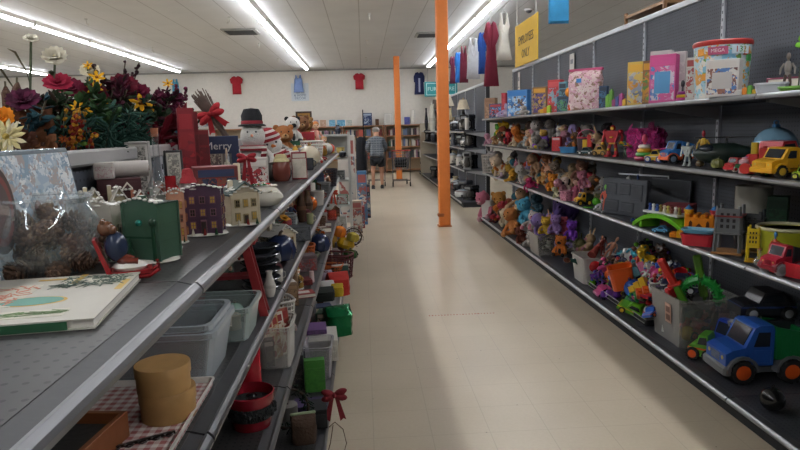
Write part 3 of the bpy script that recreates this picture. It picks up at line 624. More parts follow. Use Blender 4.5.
def g_wreath(t, w, d, h, c, **k):
    m = MB(c[0], 'leaf'); R = w*.36
    for i in range(150):
        a = rnd.uniform(0, 2*PI); b = rnd.uniform(0, 2*PI); r = w*.11*rnd.uniform(.5, 1); x, z = (R+r*math.cos(b))*math.cos(a), (R+r*math.cos(b))*math.sin(a); m.at(x, r*math.sin(b), z+w/2, rnd.uniform(0, 6), rnd.uniform(0, 6), 0); m.ell(0, 0, 0, w*.012, w*.012, w*.06, 4)
    m.at(); o = m.obj('needles', t); o['kind'] = 'stuff'
    m = MB('#3a2c20', 'matte'); m.tube([(R*math.cos(2*PI*i/20), 0, w/2+R*math.sin(2*PI*i/20)) for i in range(20)], w*.03, 6, True); m.obj('ring', t)
def g_tray(t, w, d, h, c, **k):
    m = MB(c[0], k.get('kind', 'plastic')); m.pan(w, d, h, .006, .9, .01, .03); m.obj('tray', t)
def g_ball(t, w, d, h, c, **k):
    r = w/2; m = MB(c[0], k.get('kind', 'glossy')); m.ell(0, 0, r, r, n=18); m.obj('ball', t); m = MB(c[-1], 'metal'); m.cyl(0, 0, 2*r-r*.06, r*.18, r*.18, n=8); m.tube([(r*.1*math.cos(a), 0, 2.2*r+r*.1*math.sin(a)) for a in [2*PI*i/8 for i in range(8)]], r*.03, 4, True); m.obj('cap', t)
def g_rings(t, w, d, h, c, **k):
    n = len(c)-1
    for i in range(n): m = MB(c[i]); R = w/2*(1-.13*i)-h*.07; m.tube([(R*math.cos(2*PI*j/18), R*math.sin(2*PI*j/18), h*(.08+.15*i)) for j in range(18)], h*.08, 8, True); m.obj('ring', t)
    m = MB(c[-1]); m.cyl(0, 0, 0, w*.14, h*.7, w*.07, 12); m.ell(0, 0, h*.82, w*.16, w*.16, h*.18, 10); m.obj('post', t)
def g_blocks(t, w, d, h, c, **k):
    n = len(c)
    for i, q in enumerate(c): bw = w/n; m = MB(q); x = -w/2+bw*(i+.5); hh = h*(.55+.45*((i*7) % 3)/2); m.box(x, 0, 0, bw*.95, d*.8, hh, .003); m.cyl(x, 0, hh, bw*.28, h*.08, n=10); m.obj('brick', t)
def g_figure(t, w, d, h, c, **k):
    """slim action figure"""
    m = MB(c[0]); m.ell(0, 0, h*.62, w*.22, w*.14, h*.17, 10); m.ell(0, 0, h*.46, w*.16, w*.12, h*.07, 8); m.obj('torso', t)
    m = MB(c[1], 'skin'); m.ell(0, 0, h*.9, w*.13, w*.13, h*.09, 10); m.cyl(0, 0, h*.76, w*.06, h*.08, n=8); m.obj('head', t)
    for s in (-1, 1):
        m = MB(c[0]); m.tube([(s*w*.2, 0, h*.72), (s*w*.38, 0, h*.6), (s*w*.4, -w*.15, h*.45)], [w*.08, w*.07, w*.05], 8); m.obj('arm', t)
        m = MB(c[-1]); m.tube([(s*w*.1, 0, h*.44), (s*w*.17, 0, h*.24), (s*w*.18, 0, h*.03)], [w*.1, w*.08, w*.06], 8); m.box(s*w*.18, -w*.06, 0, w*.13, w*.3, h*.04, .003); m.obj('leg', t)
def g_tower(t, w, d, h, c, **k):
    """open play tower with pierced side"""
    a = c[0]; lw = w*.14
    for s in (-1, 1):
        for q in (-1, 1): m = MB(a); m.tube([(s*w*.42, q*d*.42, 0), (s*w*.36, q*d*.36, h)], lw*.5, 4, smooth=False); m.obj('leg', t)
    m = MB(a); m.box(0, -d*.4, h*.45, w*.8, d*.06, h*.5, .003); m.use('#17181a')
    for i in range(3):
        for j in range(3): m.box((i-1)*w*.2, -d*.434, h*(.55+.12*j), w*.1, .003, h*.07)
    m.obj('side_panel', t)
    for z in (.42, .78): m = MB(a if z < .5 else c[1]); m.box(0, 0, h*z, w*.95, d*.95, h*.03); m.obj('deck', t)
    m = MB(c[2]); m.box(0, 0, 0, w*1.05, d*1.05, h*.05, .004); m.obj('base', t)
def g_castle(t, w, d, h, c, **k):
    m = MB(c[0]); m.box(0, 0, h*.15, w*.9, d*.8, h*.5, .004)
    for x in (-.36, -.12, .12, .36): m.box(x*w, 0, h*.64, w*.14, d*.8, h*.1, .002)
    m.use('#5b2a10'); m.prism([(-w*.1, h*.15), (-w*.1, h*.38), (0, h*.48), (w*.1, h*.38), (w*.1, h*.15)][::-1], -d*.42, -d*.39)
    for s in (-1, 1): m.prism([(s*w*.26-w*.05, h*.35), (s*w*.26-w*.05, h*.5), (s*w*.26, h*.56), (s*w*.26+w*.05, h*.5), (s*w*.26+w*.05, h*.35)][::-1], -d*.42, -d*.39)
    m.obj('keep', t)
    for s, q in ((-1, c[1]), (1, c[2])): m = MB(q); m.cyl(s*w*.4, 0, h*.1, w*.13, h*.7, n=12); m.cyl(s*w*.4, 0, h*.8, w*.16, h*.06, n=12); m.obj('turret', t); m = MB(c[3]); m.cyl(s*w*.4, 0, h*.86, w*.14, h*.14, .002, 12); m.obj('turret_roof', t)
    m = MB(c[4]); m.box(0, 0, 0, w*1.1, d, h*.15, .006); m.obj('base', t)
def g_ship(t, w, d, h, c, **k):
    m = MB(c[0]); m.at(0, 0, h*.45, 0, PI/2); m.lathe([(.002, -w*.5), (h*.2, -w*.42), (h*.33, -w*.2), (h*.34, w*.1), (h*.2, w*.35), (h*.06, w*.5)], n=14, sy=.9); m.at(); m.box(0, 0, 0, w*.4, d*.7, h*.06, .004); m.box(w*.0, 0, h*.05, w*.05, d*.3, h*.2); m.obj('hull', t)
    m = MB('#252c33', 'glossy'); m.ell(-w*.28, 0, h*.6, w*.14, d*.28, h*.16, 12); m.obj('cockpit', t)
    m = MB(c[1]); m.box(w*.42, 0, h*.5, w*.1, d*.08, h*.4, .003); m.box(w*.42, 0, h*.6, w*.08, d*.7, h*.04); m.obj('tail_fin', t)
    m = MB(c[1]); m.cyl(0, 0, h*.75, w*.02, h*.2, n=8); m.obj('mast', t)
    m = MB('#1c1d1f'); m.box(0, 0, h*.95, w*.95, w*.05, h*.03); m.box(0, 0, h*.95, w*.05, w*.5, h*.03); m.obj('rotor', t)
def g_chairplush(t, w, d, h, c, **k):
    m = MB(c[0], 'plush'); m.ell(0, 0, h*.25, w*.45, d*.45, h*.27, 14); m.ell(0, d*.2, h*.6, w*.36, d*.25, h*.38, 14); m.obj('cushion', t)
    m = MB(c[1], 'plush'); m.box(0, -d*.35, h*.05, w*.5, d*.2, h*.3, .02); m.obj('pocket', t)
def g_bundle(t, w, d, h, c, **k):
    m = MB(c[0], 'wood')
    for i in range(46): a = rnd.uniform(0, 6.28); r = rnd.random()**.5; m.tube([(.012*r*math.cos(a), .012*r*math.sin(a), 0), (.016*r*math.cos(a), .016*r*math.sin(a), h*.6), (w*.4*r*math.cos(a), w*.4*r*math.sin(a), h*rnd.uniform(.9, 1))], .0025, 4)
    o = m.obj('twigs', t); o['kind'] = 'stuff'
def g_flower(t, w, d, h, c, petals=14, leaf='#3c4a30', style='rose', tilt=.4, bend=.1, leaves=3, rings=3, **k):
    """stem bends out and carries a bloom of diameter w at height h"""
    top = Vector((bend, 0, h)); m = MB('#46513a', 'matte'); P = [(0, 0, 0), (bend*.2, 0, h*.5), tuple(top)]; m.tube(P, .004, 5); m.obj('stem', t)
    r = w/2; m = MB(c[0], 'leaf'); base = Matrix.Translation(top) @ Euler((tilt, .3 if bend > 0 else -.3, 0)).to_matrix().to_4x4()
    for j in range(rings):
        n = max(4, petals-j*3); q = 1-j*.27
        for i in range(n):
            if len(c) > 2 and (i+j) % 3 == 0: m.use(c[2], 'leaf')
            else: m.use(c[0], 'leaf')
            a = 2*PI*i/n+j*.4; op = (.25+.42*j if style == 'rose' else .12+.2*j)+rnd.uniform(-.12, .12)
            m.T = base @ Matrix.Rotation(a, 4, 'Z') @ Matrix.Rotation(-op, 4, 'Y'); lw = (.36 if style == 'rose' else .14 if style == 'dahlia' else .2)
            m.ell(r*q*.52, 0, 0, r*q*.5, r*q*lw, r*.05, 6, 4)
    m.obj('bloom', t)
    m = MB(c[1], 'plush'); m.T = base; m.ell(0, 0, r*.08, r*.2, r*.2, r*.16, 8); m.obj('flower_centre', t)
    for i in range(leaves):
        m = MB(leaf, 'leaf'); z = h*rnd.uniform(.55, .9); a = rnd.uniform(0, 6.28); m.T = Matrix.Translation((bend*z/h*.8, 0, z)) @ Matrix.Rotation(a, 4, 'Z') @ Matrix.Rotation(-.5, 4, 'Y'); s = w*rnd.uniform(.4, .6)
        m.add([(0, 0, 0), (s*.4, s*.22, .006), (s, 0, -.01), (s*.4, -s*.22, .006), (s*.45, 0, .012), (s*.45, 0, .009)], [(0, 4, 1), (1, 4, 2), (2, 4, 3), (3, 4, 0), (1, 5, 0), (2, 5, 1), (3, 5, 2), (0, 5, 3)]); m.obj('leaf', t)
def g_spray(t, w, d, h, c, n=26, ls=.035, lw=.3, stems=3, bend=.1, thick=1, **k):
    """leafy or berried spray"""
    for s in range(stems):
        a0 = 2*PI*s/stems+rnd.uniform(-.4, .4); ex = Vector((bend+w*.4*math.cos(a0), d*.35*math.sin(a0), h*rnd.uniform(.8, 1)))
        m = MB('#4a4436', 'matte'); P = [Vector((0, 0, 0)), Vector((ex.x*.3, ex.y*.3, ex.z*.55)), ex]; m.tube(P, .003, 4); st = m.obj('stem', t)
        m = MB(c[0], 'leaf')
        for i in range(n):
            m.use(c[i % len(c)], 'leaf'); u = rnd.uniform(.45, 1); p = P[1].lerp(ex, (u-.45)/.55); m.T = Matrix.Translation(p) @ Euler((rnd.uniform(-1, 1), rnd.uniform(-1.2, .3), rnd.uniform(0, 6.28))).to_matrix().to_4x4(); l = ls*rnd.uniform(.7, 1.2)
            m.ell(l*.6, 0, 0, l*.6, l*lw, l*.1*thick, 6, 4)
        o = m.obj('leaves', st); o['kind'] = 'stuff'
GEN = {k[2:]: v for k, v in globals().items() if k.startswith('g_')}
def put(gk, name, label, cat, at, wh, c, dp=None, rz=0, group=None, rx=0, ry=0, **k):
    """at: location; wh: (width, height); dp: depth"""
    w, h = wh; t = thing(name, label, cat, at, rz, group, rx, ry)
    GEN[gk](t, w, dp if dp else w*.7, h, c, **k); return t
# ================================================================== LEFT SIDE, TOP SHELF
ZT = 1.288
# large book lying near the camera
t = thing('picture_book', 'large white Christmas book with green spine lying flat at the near shelf end', 'book', (-.578, 1.105, ZT), .13); t.scale = (1, 1, .78)
m = MB('#b5b1a6', 'paper'); m.box(0, 0, .019, .27, .33, .003); m.box(0, 0, 0, .27, .33, .003); m.use('#1f5234', 'paper'); m.box(-.02, -.1645, 0.002, .23, .003, .017); m.obj('cover', t, 'white printed cover with green spine')
m = MB('#dcd8cd', 'paper'); m.box(0, .001, .003, .264, .322, .016); m.obj('pages', t)
m = MB('#c9a24a', 'paper'); m.lathe([(.056, .0222), (.056, .0227), (.001, .0227)], .0, -.03, 0, 24, .55); m.use('#5f9183', 'paper'); m.lathe([(.05, .0222), (.05, .0232), (.001, .0232)], 0, -.03, 0, 24, .55); m.obj('oval_badge', t, 'green oval with a gold edge')
m = MB('#c2beae', 'paper'); m.box(.07, .11, .0222, .11, .07, .0006); m.box(-.07, .02, .0222, .09, .16, .0006); m.box(.0, -.115, .0222, .16, .045, .0006)
for (x, y, w_, d_, c_) in ((.03, .13, .012, .08, '#c9a24a'), (.125, .06, .012, .08, '#c2a35c'), (-.02, .135, .05, .01, '#c9a24a')): m.use(c_, 'paper'); m.box(x, y, .0229, w_, d_, .0005)
m.obj('cover_picture', t)
m = MB('#c77a62', 'paper')
for i in range(60): m.at(-.07+rnd.uniform(-.045, .045), .02+rnd.uniform(-.07, .07), .0232, 0, 0, rnd.uniform(0, 3)); m.box(0, 0, 0, .02, .003, .0005)
m.obj('red_drawing', t)['kind'] = 'stuff'
m = MB('#4f6156', 'paper')
for i in range(90): m.at(.06+rnd.uniform(-.06, .06), .1+rnd.uniform(-.04, .045), .0236, 0, 0, rnd.uniform(0, 3)); m.box(0, 0, 0, .026, .0025, .0005)
m.obj('green_drawing', t)['kind'] = 'stuff'; m = MB('#6f8a5a', 'paper')
for i in range(40): m.at(rnd.uniform(-.07, .07), -.115+rnd.uniform(-.012, .012), .0236, 0, 0, rnd.uniform(-.4, .4)); m.box(0, 0, 0, .028, .002, .0005)
m.obj('leaf_drawing', t)['kind'] = 'stuff'
# fish bowl of pine cones
p = inv(40, 272, Z=ZT); bw = Vector((-.685, 1.37, ZT))
t = thing('glass_bowl', 'round clear glass bowl filled with brown pine cones, left end of top shelf', 'bowl', bw)
m = MB('#cfd8da', 'glass'); R = .107
pr_ = [(.055, 0), (.06, .004), (.085, .02), (.104, .05), (.110, .085), (.104, .12), (.092, .145), (.088, .155), (.094, .166), (.091, .168), (.085, .156), (.089, .144), (.101, .119), (.107, .085), (.101, .051), (.082, .023), (.001, .008)]
m.lathe([(r_*1.0, z_) for r_, z_ in pr_], n=36); m.obj('glass_wall', t)
m = MB('#dfe6e8', 'glass'); m.tube([(.093*math.cos(a), .093*math.sin(a), .168) for a in [2*PI*i/30 for i in range(30)]], .004, 6, True); m.obj('rim', t)
cone = thing('pine_cone', 'brown pine cone inside the round glass bowl', 'pine cone', (0, 0, 0), 0, 'pine cones in the glass bowl')
m = MB('#4c3527', 'wood'); m.ell(0, 0, .03, .013, .013, .03, 8); m.obj('core', cone)
m = MB('#5d4434', 'wood')
for i in range(64):
    z = i/64; a = i*2.4; r_ = .022*math.sin(PI*(.18+.8*z))+.004; m.T = Matrix.Translation((0, 0, .004+.054*z)) @ Matrix.Rotation(a, 4, 'Z') @ Matrix.Rotation(-.5, 4, 'Y'); m.use('#5d4434' if i % 3 else '#7b5e48', 'wood'); m.ell(r_*.75, 0, 0, r_*.38, .0055, .0022, 6, 4)
m.obj('scales', cone)
cp = [(.03, .03, .02), (-.03, .04, .02), (-.04, -.03, .02), (.04, -.035, .02), (0, 0, .03), (.06, .0, .06), (-.06, .0, .06), (0, .06, .06), (.0, -.06, .055), (.045, .045, .085), (-.045, .045, .085), (-.045, -.045, .085), (.045, -.045, .085), (0, 0, .09), (.03, 0, .115), (-.03, .02, .115), (0, -.05, .11), (.075, 0, .075), (-.075, 0, .075), (0, -.078, .08), (.055, -.055, .05), (-.055, -.055, .05), (0, -.07, .04), (0, .05, .115)]
for i, (x, y, z) in enumerate(cp):
    L = (bw.x+x*.92, bw.y+y*.92, ZT+z*.95); e_ = (rnd.uniform(1, 2), rnd.uniform(-.5, .5), rnd.uniform(0, 6))
    if i == 0: cone.location = L; cone.rotation_euler = e_
    else: dup(cone, L, e_[2], rx=e_[0], ry=e_[1])
# leaning boxed winter scene
t = thing('picture_box', 'silver-blue boxed picture with a sleigh and oval badge, leaning behind the pine cone bowl', 'box', (-.735, 1.43, ZT), 1.50, rx=-.16)
m = MB('#a9b6bd', 'foil'); m.box(0, 0, 0, .42, .03, .27, .003); m.obj('box', t)
m = MB(printed(['#dfe6ea', '#a9bccb', '#c3ced4', '#8ea6b8', '#eef0f0', '#b3a7a3'], 34, 2)); m.box(0, -.016, .008, .40, .002, .25); m.obj('picture', t)
m = MB('#4a3830', 'paper'); m.at(-.115, -.019, .15, PI/2, .25); m.lathe([(.055, 0), (.055, .001), (.001, .001)], n=24, sy=1.7); m.use('#7c4038', 'paper'); m.lathe([(.046, .001), (.046, .0018), (.001, .0018)], n=24, sy=1.7); m.use('#5a4a44', 'paper'); m.lathe([(.036, .002), (.036, .0022), (.001, .0022)], n=24, sy=1.7); m.use('#9a8478', 'paper'); m.box(0, 0, .0024, .06, .02, .001); m.obj('oval_badge', t)
m = MB('#3a3338', 'paper'); m.at(.02, -.018, .06); m.prism([(-.04, 0), (.05, 0), (.055, .045), (.03, .05), (-.035, .04)][::-1], -.001, .001); m.use('#b9bfc6', 'foil'); m.prism([(-.03, .012), (.03, .012), (.03, .035), (-.03, .032)][::-1], -.002, -.001); m.use('#5a2c2c', 'paper'); m.prism([(-.045, -.01), (.09, -.006), (.09, 0), (-.045, -.003)][::-1], -.002, .001); m.ell(.0, -.002, .075, .014, .002, .018, 10); m.obj('sleigh_picture', t)
def GL(px, py, wpx, hpx, **k): return ft(px, py, ZT, wpx, hpx)
def house(px, py, wpx, hpx, c, label, rz=.7, zs=ZT, group=None, **k):
    p, w_, h_ = ft(px, py, zs, wpx, hpx)
    if p.x < -.70: p, w_, h_ = fit(px, py-hpx, -.71, zs, wpx); p.y -= w_*.25
    return put('house', 'ceramic_house', label, 'ceramic house', (p.x, p.y+w_*.25, zs), (w_*.86, h_), c, w_*.72, rz, group, **k)
house(104, 262, 42, 62, ['#b5b0a3', '#bdb9ae', '#9a907e'], 'cream white ceramic house candle holder behind the red sleigh figurine', -.2, flat=1, rows=1)
t = house(150, 263, 56, 66, ['#3f5a49', '#32493f', '#35503f'], 'dark green ceramic house with a snowy edge, nearest of the village', -.35, flat=1, bare=1)
m = MB('#1e6a5c', 'glossy'); m.ell(0.012, -.058, .098, .008, .008, .008, 8); m.obj('knob', t, 'teal round knob')
m = MB('#1d3d2a', 'ceramic'); m.box(.052, -.062, .012, .006, .006, .085); m.ell(.052, -.062, .10, .009, .009, .011, 8); m.box(-.004, -.0555, .062, .098, .004, .004); m.obj('lantern_and_band', t)
m = MB('#1d3d2a', 'leaf')
for k_ in range(3): m.cyl(-.012, -.064, .01+k_*.016, .013-.003*k_, .022, .001, 8)
m.obj('tree', t)
house(177, 244, 22, 56, ['#a9785f', '#c9bdb0', '#8a5240'], 'narrow brick-pink ceramic house tower between the green and purple houses', .3, flat=1, rows=3)
house(204, 236, 46, 52, ['#4a3446', '#2c3138', '#6b4a55'], 'dark purple ceramic shop building with snow on its edges', .1, flat=1, rows=3)
house(240, 226, 40, 46, ['#b7ab92', '#56625f', '#8d7f5d'], 'cream ceramic house with arched front and slate roof, right of the purple building', .6, steep=.28)
house(88, 226, 34, 36, ['#c2b79b', '#d5cfc0', '#8b4a42'], 'low cream ceramic cottage with snowy roof, behind the white house', .3)
house(125, 214, 34, 34, ['#cfc29c', '#d3cdbf', '#6a3a35'], 'pale yellow ceramic cottage in the row behind the green house', .5)
house(160, 206, 34, 26, ['#b67d66', '#c9bfb2', '#7b4338'], 'small terracotta ceramic cottage behind the pink tower', .5)
house(196, 198, 36, 26, ['#9c8f85', '#dcd8d0', '#4c4440'], 'small grey ceramic cottage with thick snow, behind the purple building', .6)
house(233, 196, 22, 30, ['#4f5d5c', '#5f6e70', '#cfc8ba'], 'small slate-blue ceramic cottage behind the cream arched house', .6)
for px_, pt_, wp_, c_, lb_ in ((93, 186, 30, '#b5aa8c', 'snowy cream ceramic cottage right behind the white house'), (117, 184, 30, '#aaa086', 'snowy beige ceramic cottage in front of the flat dark red box'), (139, 188, 26, '#a86a54', 'small salmon ceramic cottage left of the pink tower roof'), (158, 187, 26, '#8a8f86', 'small grey-green ceramic cottage under the corked bottle'), (188, 184, 24, '#9c8a78', 'small taupe ceramic cottage in front of the lidded white jar'), (214, 181, 24, '#b0a68c', 'small ivory ceramic cottage in front of the open red box')):
    p, w_, h_ = fit(px_, pt_, -.665, ZT, wp_); put('house', 'ceramic_house', lb_, 'ceramic house', p, (w_, h_), [c_, '#b9b5ab', '#5c3a30'], w_*.8, .5, steep=.45)
# figurine on a red sleigh
p, w_, h_ = GL(134, 278, 46, 66); t = thing('sleigh_figurine', 'bear figurine in a blue coat riding a red sleigh, behind the large book', 'figurine', (p.x-.005, p.y, ZT), .35, rx=0)
k_ = h_/.155
m = MB('#8d2023', 'ceramic')
for s_ in (-1, 1): m.tube([(-.05*k_, s_*.02, .012), (-.045*k_, s_*.02, .006), (.04*k_, s_*.02, .006), (.062*k_, s_*.02, .02*k_), (.06*k_, s_*.02, .035*k_)], .005*k_, 6)
m.box(0, 0, .012, .095*k_, .05, .008); m.prism([(-.05*k_, .014), (-.075*k_, .1*k_), (-.068*k_, .1*k_), (-.04*k_, .02)][::-1], -.022, .022); m.obj('sleigh', t)
m = MB('#dcd8d0', 'ceramic'); m.ell(0, 0, .03*k_, .04*k_, .028, .014*k_, 10); m.obj('blanket', t)
m = MB('#28334a', 'ceramic'); m.ell(-.026*k_, 0, .078*k_, .026*k_, .024*k_, .036*k_, 12); m.obj('coat', t)
m = MB('#6a4630', 'ceramic'); m.ell(-.045*k_, 0, .122*k_, .019*k_, .018*k_, .018*k_, 12); m.ell(-.032*k_, -.008, .12*k_, .012*k_, n=8)
for s_ in (-1, 1): m.ell(-.05*k_, s_*.014*k_, .138*k_, .006*k_, n=6)
m.obj('head', t)
m = MB('#6a2c20', 'ceramic'); m.ell(-.008*k_, 0, .045*k_, .022*k_, .024*k_, .014*k_, 10); m.tube([(-.005*k_, -.014, .045*k_), (.018*k_, -.016, .042*k_)], .009*k_, 6); m.obj('paws', t)
# white packages near the back board
def wrap(gk, name, label, cat, px, pyt, X, wpx, c, zs=ZT, dp=None, rz=.35, **k):
    p, w_, h_ = fit(px, pyt, X, zs, wpx); return put(gk, name, label, cat, p, (w_, h_), c, dp or w_*.7, rz, **k)
p, w_, h_ = fit(119, 178, -.73, ZT, 40); put('carton', 'gift_box', 'flat dark red box under the two white packages by the back board', 'box', p, (w_, h_), ['#3c1418', '#46181c', '#341014', '#3c1418'], .09, .35, seed=61)
put('carton', 'small_package', 'small square white package with pink print, on the flat dark red box', 'package', (p.x-.028, p.y-.03, ZT+h_+.001), (.052, .048), ['#b5aea8', '#b5aea8', '#b9b2ac', '#a88a8c'], .05, .3, seed=62, panel='#b9b2ac')
t = thing('paper_roll', 'white roll lying on the flat dark red box by the back board', 'roll', (p.x+.02, p.y+.03, ZT+h_+.025), .35); m = MB('#aba49e', 'paper'); m.at(-.045, 0, 0, 0, PI/2); m.cyl(0, 0, 0, .024, .10, n=18); m.obj('roll', t); m = MB('#6a5a50', 'matte'); m.at(-.047, 0, 0, 0, PI/2); m.cyl(0, 0, 0, .008, .104, n=10); m.obj('core', t)
wrap('frame', 'framed_picture', 'white-washed wooden frame just left of the corked bottle', 'picture frame', 137, 141, -.765, 24, ['#a7a49f', '#c4c0b8', '#9a968e', '#b8b3a8', '#55544f'], dp=.015)
wrap('bottle', 'glass_bottle', 'corked clear glass bottle with red berries inside', 'bottle', 154, 128, -.70, 26, ['#a82222'])
wrap('frame', 'framed_picture', 'dark photo frame standing right of the corked bottle', 'picture frame', 173, 150, -.70, 18, ['#2b2b2c', '#a9a59b', '#8b8a80', '#b9b4a4', '#6f6d66'], dp=.015)
wrap('frame', 'framed_picture', 'white-edged photo frame behind the dark photo frame', 'picture frame', 178, 140, -.765, 19, ['#bdb9b2', '#47464a', '#2f3034'], dp=.012)
wrap('carton', 'gift_box', 'tall red upright gift box with a silver label, tallest of the red boxes', 'box', 184, 108, -.71, 15, ['#7d1420', '#86161f', '#6b101a', '#7d1420', '#941c26'], seed=4)
wrap('carton', 'gift_box', 'slim red upright gift box right of the tallest red box', 'box', 192, 112, -.69, 9, ['#74141f', '#62101a', '#82181f', '#6b101a'], seed=5)
wrap('carton', 'gift_box', 'shorter red gift box between the tall red box and navy sign', 'box', 201, 130, -.70, 13, ['#7a1620', '#6b101a', '#861c26', '#62101a'], seed=6)
wrap('cup', 'candle_holder', 'red glass candle holder in front of the corked bottle', 'candle holder', 170, 176, -.64, 12, ['#8e1e22', '#b02a2a'])
wrap('jar', 'candle_jar', 'white jar with a red patterned side, right of the red candle holder', 'jar', 187, 168, -.60, 18, ['#b8b0ab', '#a33036'])
# navy sign
p, w_, h_ = fit(221, 136, -.64, ZT, 33)
t = thing('wooden_sign', 'navy wooden sign with white Merry lettering on a post, in front of twig bundle', 'sign', p, .1)
m = MB('#202b4a', 'wood'); m.box(0, 0, h_*.72, w_, .012, h_*.28, .002); m.obj('board', t)
m = MB('#202b4a', 'wood'); m.box(w_*.36, .001, 0, w_*.16, .014, h_*.75, .002); m.obj('post', t)
word('Merry', h_*.17, '#c0bcb8', t, loc=(-w_*.1, -.0075, h_*.84), rot=(PI/2, 0, .0))
wrap('frame', 'framed_picture', 'small grey box frame under the navy sign', 'picture frame', 215, 150, -.70, 20, ['#6a5d57', '#8d8378', '#5c4a44', '#a89a88', '#4a4340'], dp=.02)
wrap('figure', 'figurine', 'small pale figurine standing beside the navy sign post', 'figurine', 226, 147, -.60, 9, ['#c8c2ae', '#cbb59a', '#b9b39e'])
wrap('carton', 'music_box', 'open red and blue wooden box in front of the navy sign', 'box', 214, 166, -.55, 42, ['#6b2a28', '#8f2a26', '#35405a', '#222c46', '#7b4a3a'], dp=.10, seed=9, panel='#2a3656')
wrap('candle', 'candle', 'ivory candle on the corner of the red and blue box', 'candle', 236, 160, -.52, 7, ['#d6c9a8'])
# twig bundle with bow
t = thing('twig_bundle', 'bundle of brown twigs tied with a red bow, leaning to the left', 'twig bundle', (-.57, 3.42, ZT), 0, ry=-.52)
g_bundle(t, .13, .13, .60, ['#5e4b40'])
b_ = put('bow', 'ribbon_bow', 'x', 'bow', (0, -.03, .36), (.15, .15), ['#a81f28'], .06); b_.parent = t
for a_ in ('label', 'category'): del b_[a_]
# flatten the bow to be a part of the bundle
for ch in list(b_.children): pass
# snowmen
wrap('snowman', 'snowman_doll', 'snowman doll in a black top hat with a glittering white body', 'snowman doll', 251, 108, -.66, 34, ['#8d2630', '#1c1d21'], tophat=1, rz=.1)
wrap('snowman', 'snowman_doll', 'plush snowman with a red and white striped hat and scarf', 'snowman doll', 275, 124, -.55, 40, ['#8f1f28', '#8f1f28'], rz=.5, ry=-.25)
wrap('carton', 'gift_basket', 'white box with a red ribbon, in front of the top-hatted snowman', 'box', 254, 158, -.52, 24, ['#bdb5ac', '#a83238', '#c9c2b8', '#5c2a2c', '#d5cfc6'], seed=11)
wrap('bow', 'ribbon_bow', 'long red fabric bow hanging on the white box', 'bow', 246, 150, -.50, 20, ['#96202a'], dp=.03)
wrap('carton', 'gift_box', 'dark green box standing behind the striped-hat snowman', 'box', 292, 141, -.66, 14, ['#1c5038', '#1f5a3e', '#184631', '#20583c'], seed=12)
wrap('carton', 'gift_box', 'bright red box among the far dolls', 'box', 307, 132, -.62, 13, ['#a3232e', '#8c1d27', '#b02a35', '#93202a'], seed=13)
p, w_, h_ = GL(282, 181, 19, 27); put('jar', 'jam_jar', 'brown jam jar with a cream cloth lid, on the top shelf', 'jar', p, (w_, h_), ['#6e3a30', '#c8b98c'], kind='glossy')
p, w_, h_ = GL(300, 179, 15, 27); put('carton', 'gift_box', 'slim white box with dark red sides, right of the cloth-lidded jar', 'box', p, (w_, h_), ['#7d2028', '#c6beb0', '#c9c1b4', '#beb6a8'], w_*.6, .1, seed=14, panel='#c3bbae')
# poinsettia dish
p, w_, h_ = GL(262, 206, 44, 22)
t = thing('ceramic_dish', 'white lidded ceramic dish with poinsettia flowers, on the bare part of top shelf', 'dish', p, .2)
m = MB('#ccc8ba', 'ceramic'); m.lathe([(.55, 0), (.7, .05), (1, .4), (.96, .55), (.7, .9), (.3, 1), (.001, 1)], n=20, sy=.6); m.v = [(x*w_/2, y*w_/2, z*h_*.9) for x, y, z in m.v]; m.obj('dish', t)
for i, (x, y, z, q) in enumerate(((-.45, -.38, .72, '#8e1e24'), (.0, -.42, .8, '#c0bbae'), (-.1, -.1, 1.1, '#2f5a38'), (.45, -.35, .75, '#c4c0b2'), (-.75, -.1, .66, '#b5b094'), (.4, .0, 1.02, '#bdb8aa'), (.1, .2, 1.1, '#8e1e24'), (-.5, .1, .98, '#3a5c3a'))):
    m = MB(q, 'ceramic')
    for a in range(6): m.T = Matrix.Translation((x*w_/2, y*w_/2, z*h_*.9)) @ Euler((.5, 0, a*1.047)).to_matrix().to_4x4(); m.ell(w_*.09, 0, 0, w_*.1, w_*.045, w_*.016, 6, 4)
    m.use('#d9b74a', 'ceramic'); m.ell(0, 0, .002, w_*.02, n=6); m.obj('flower', t)
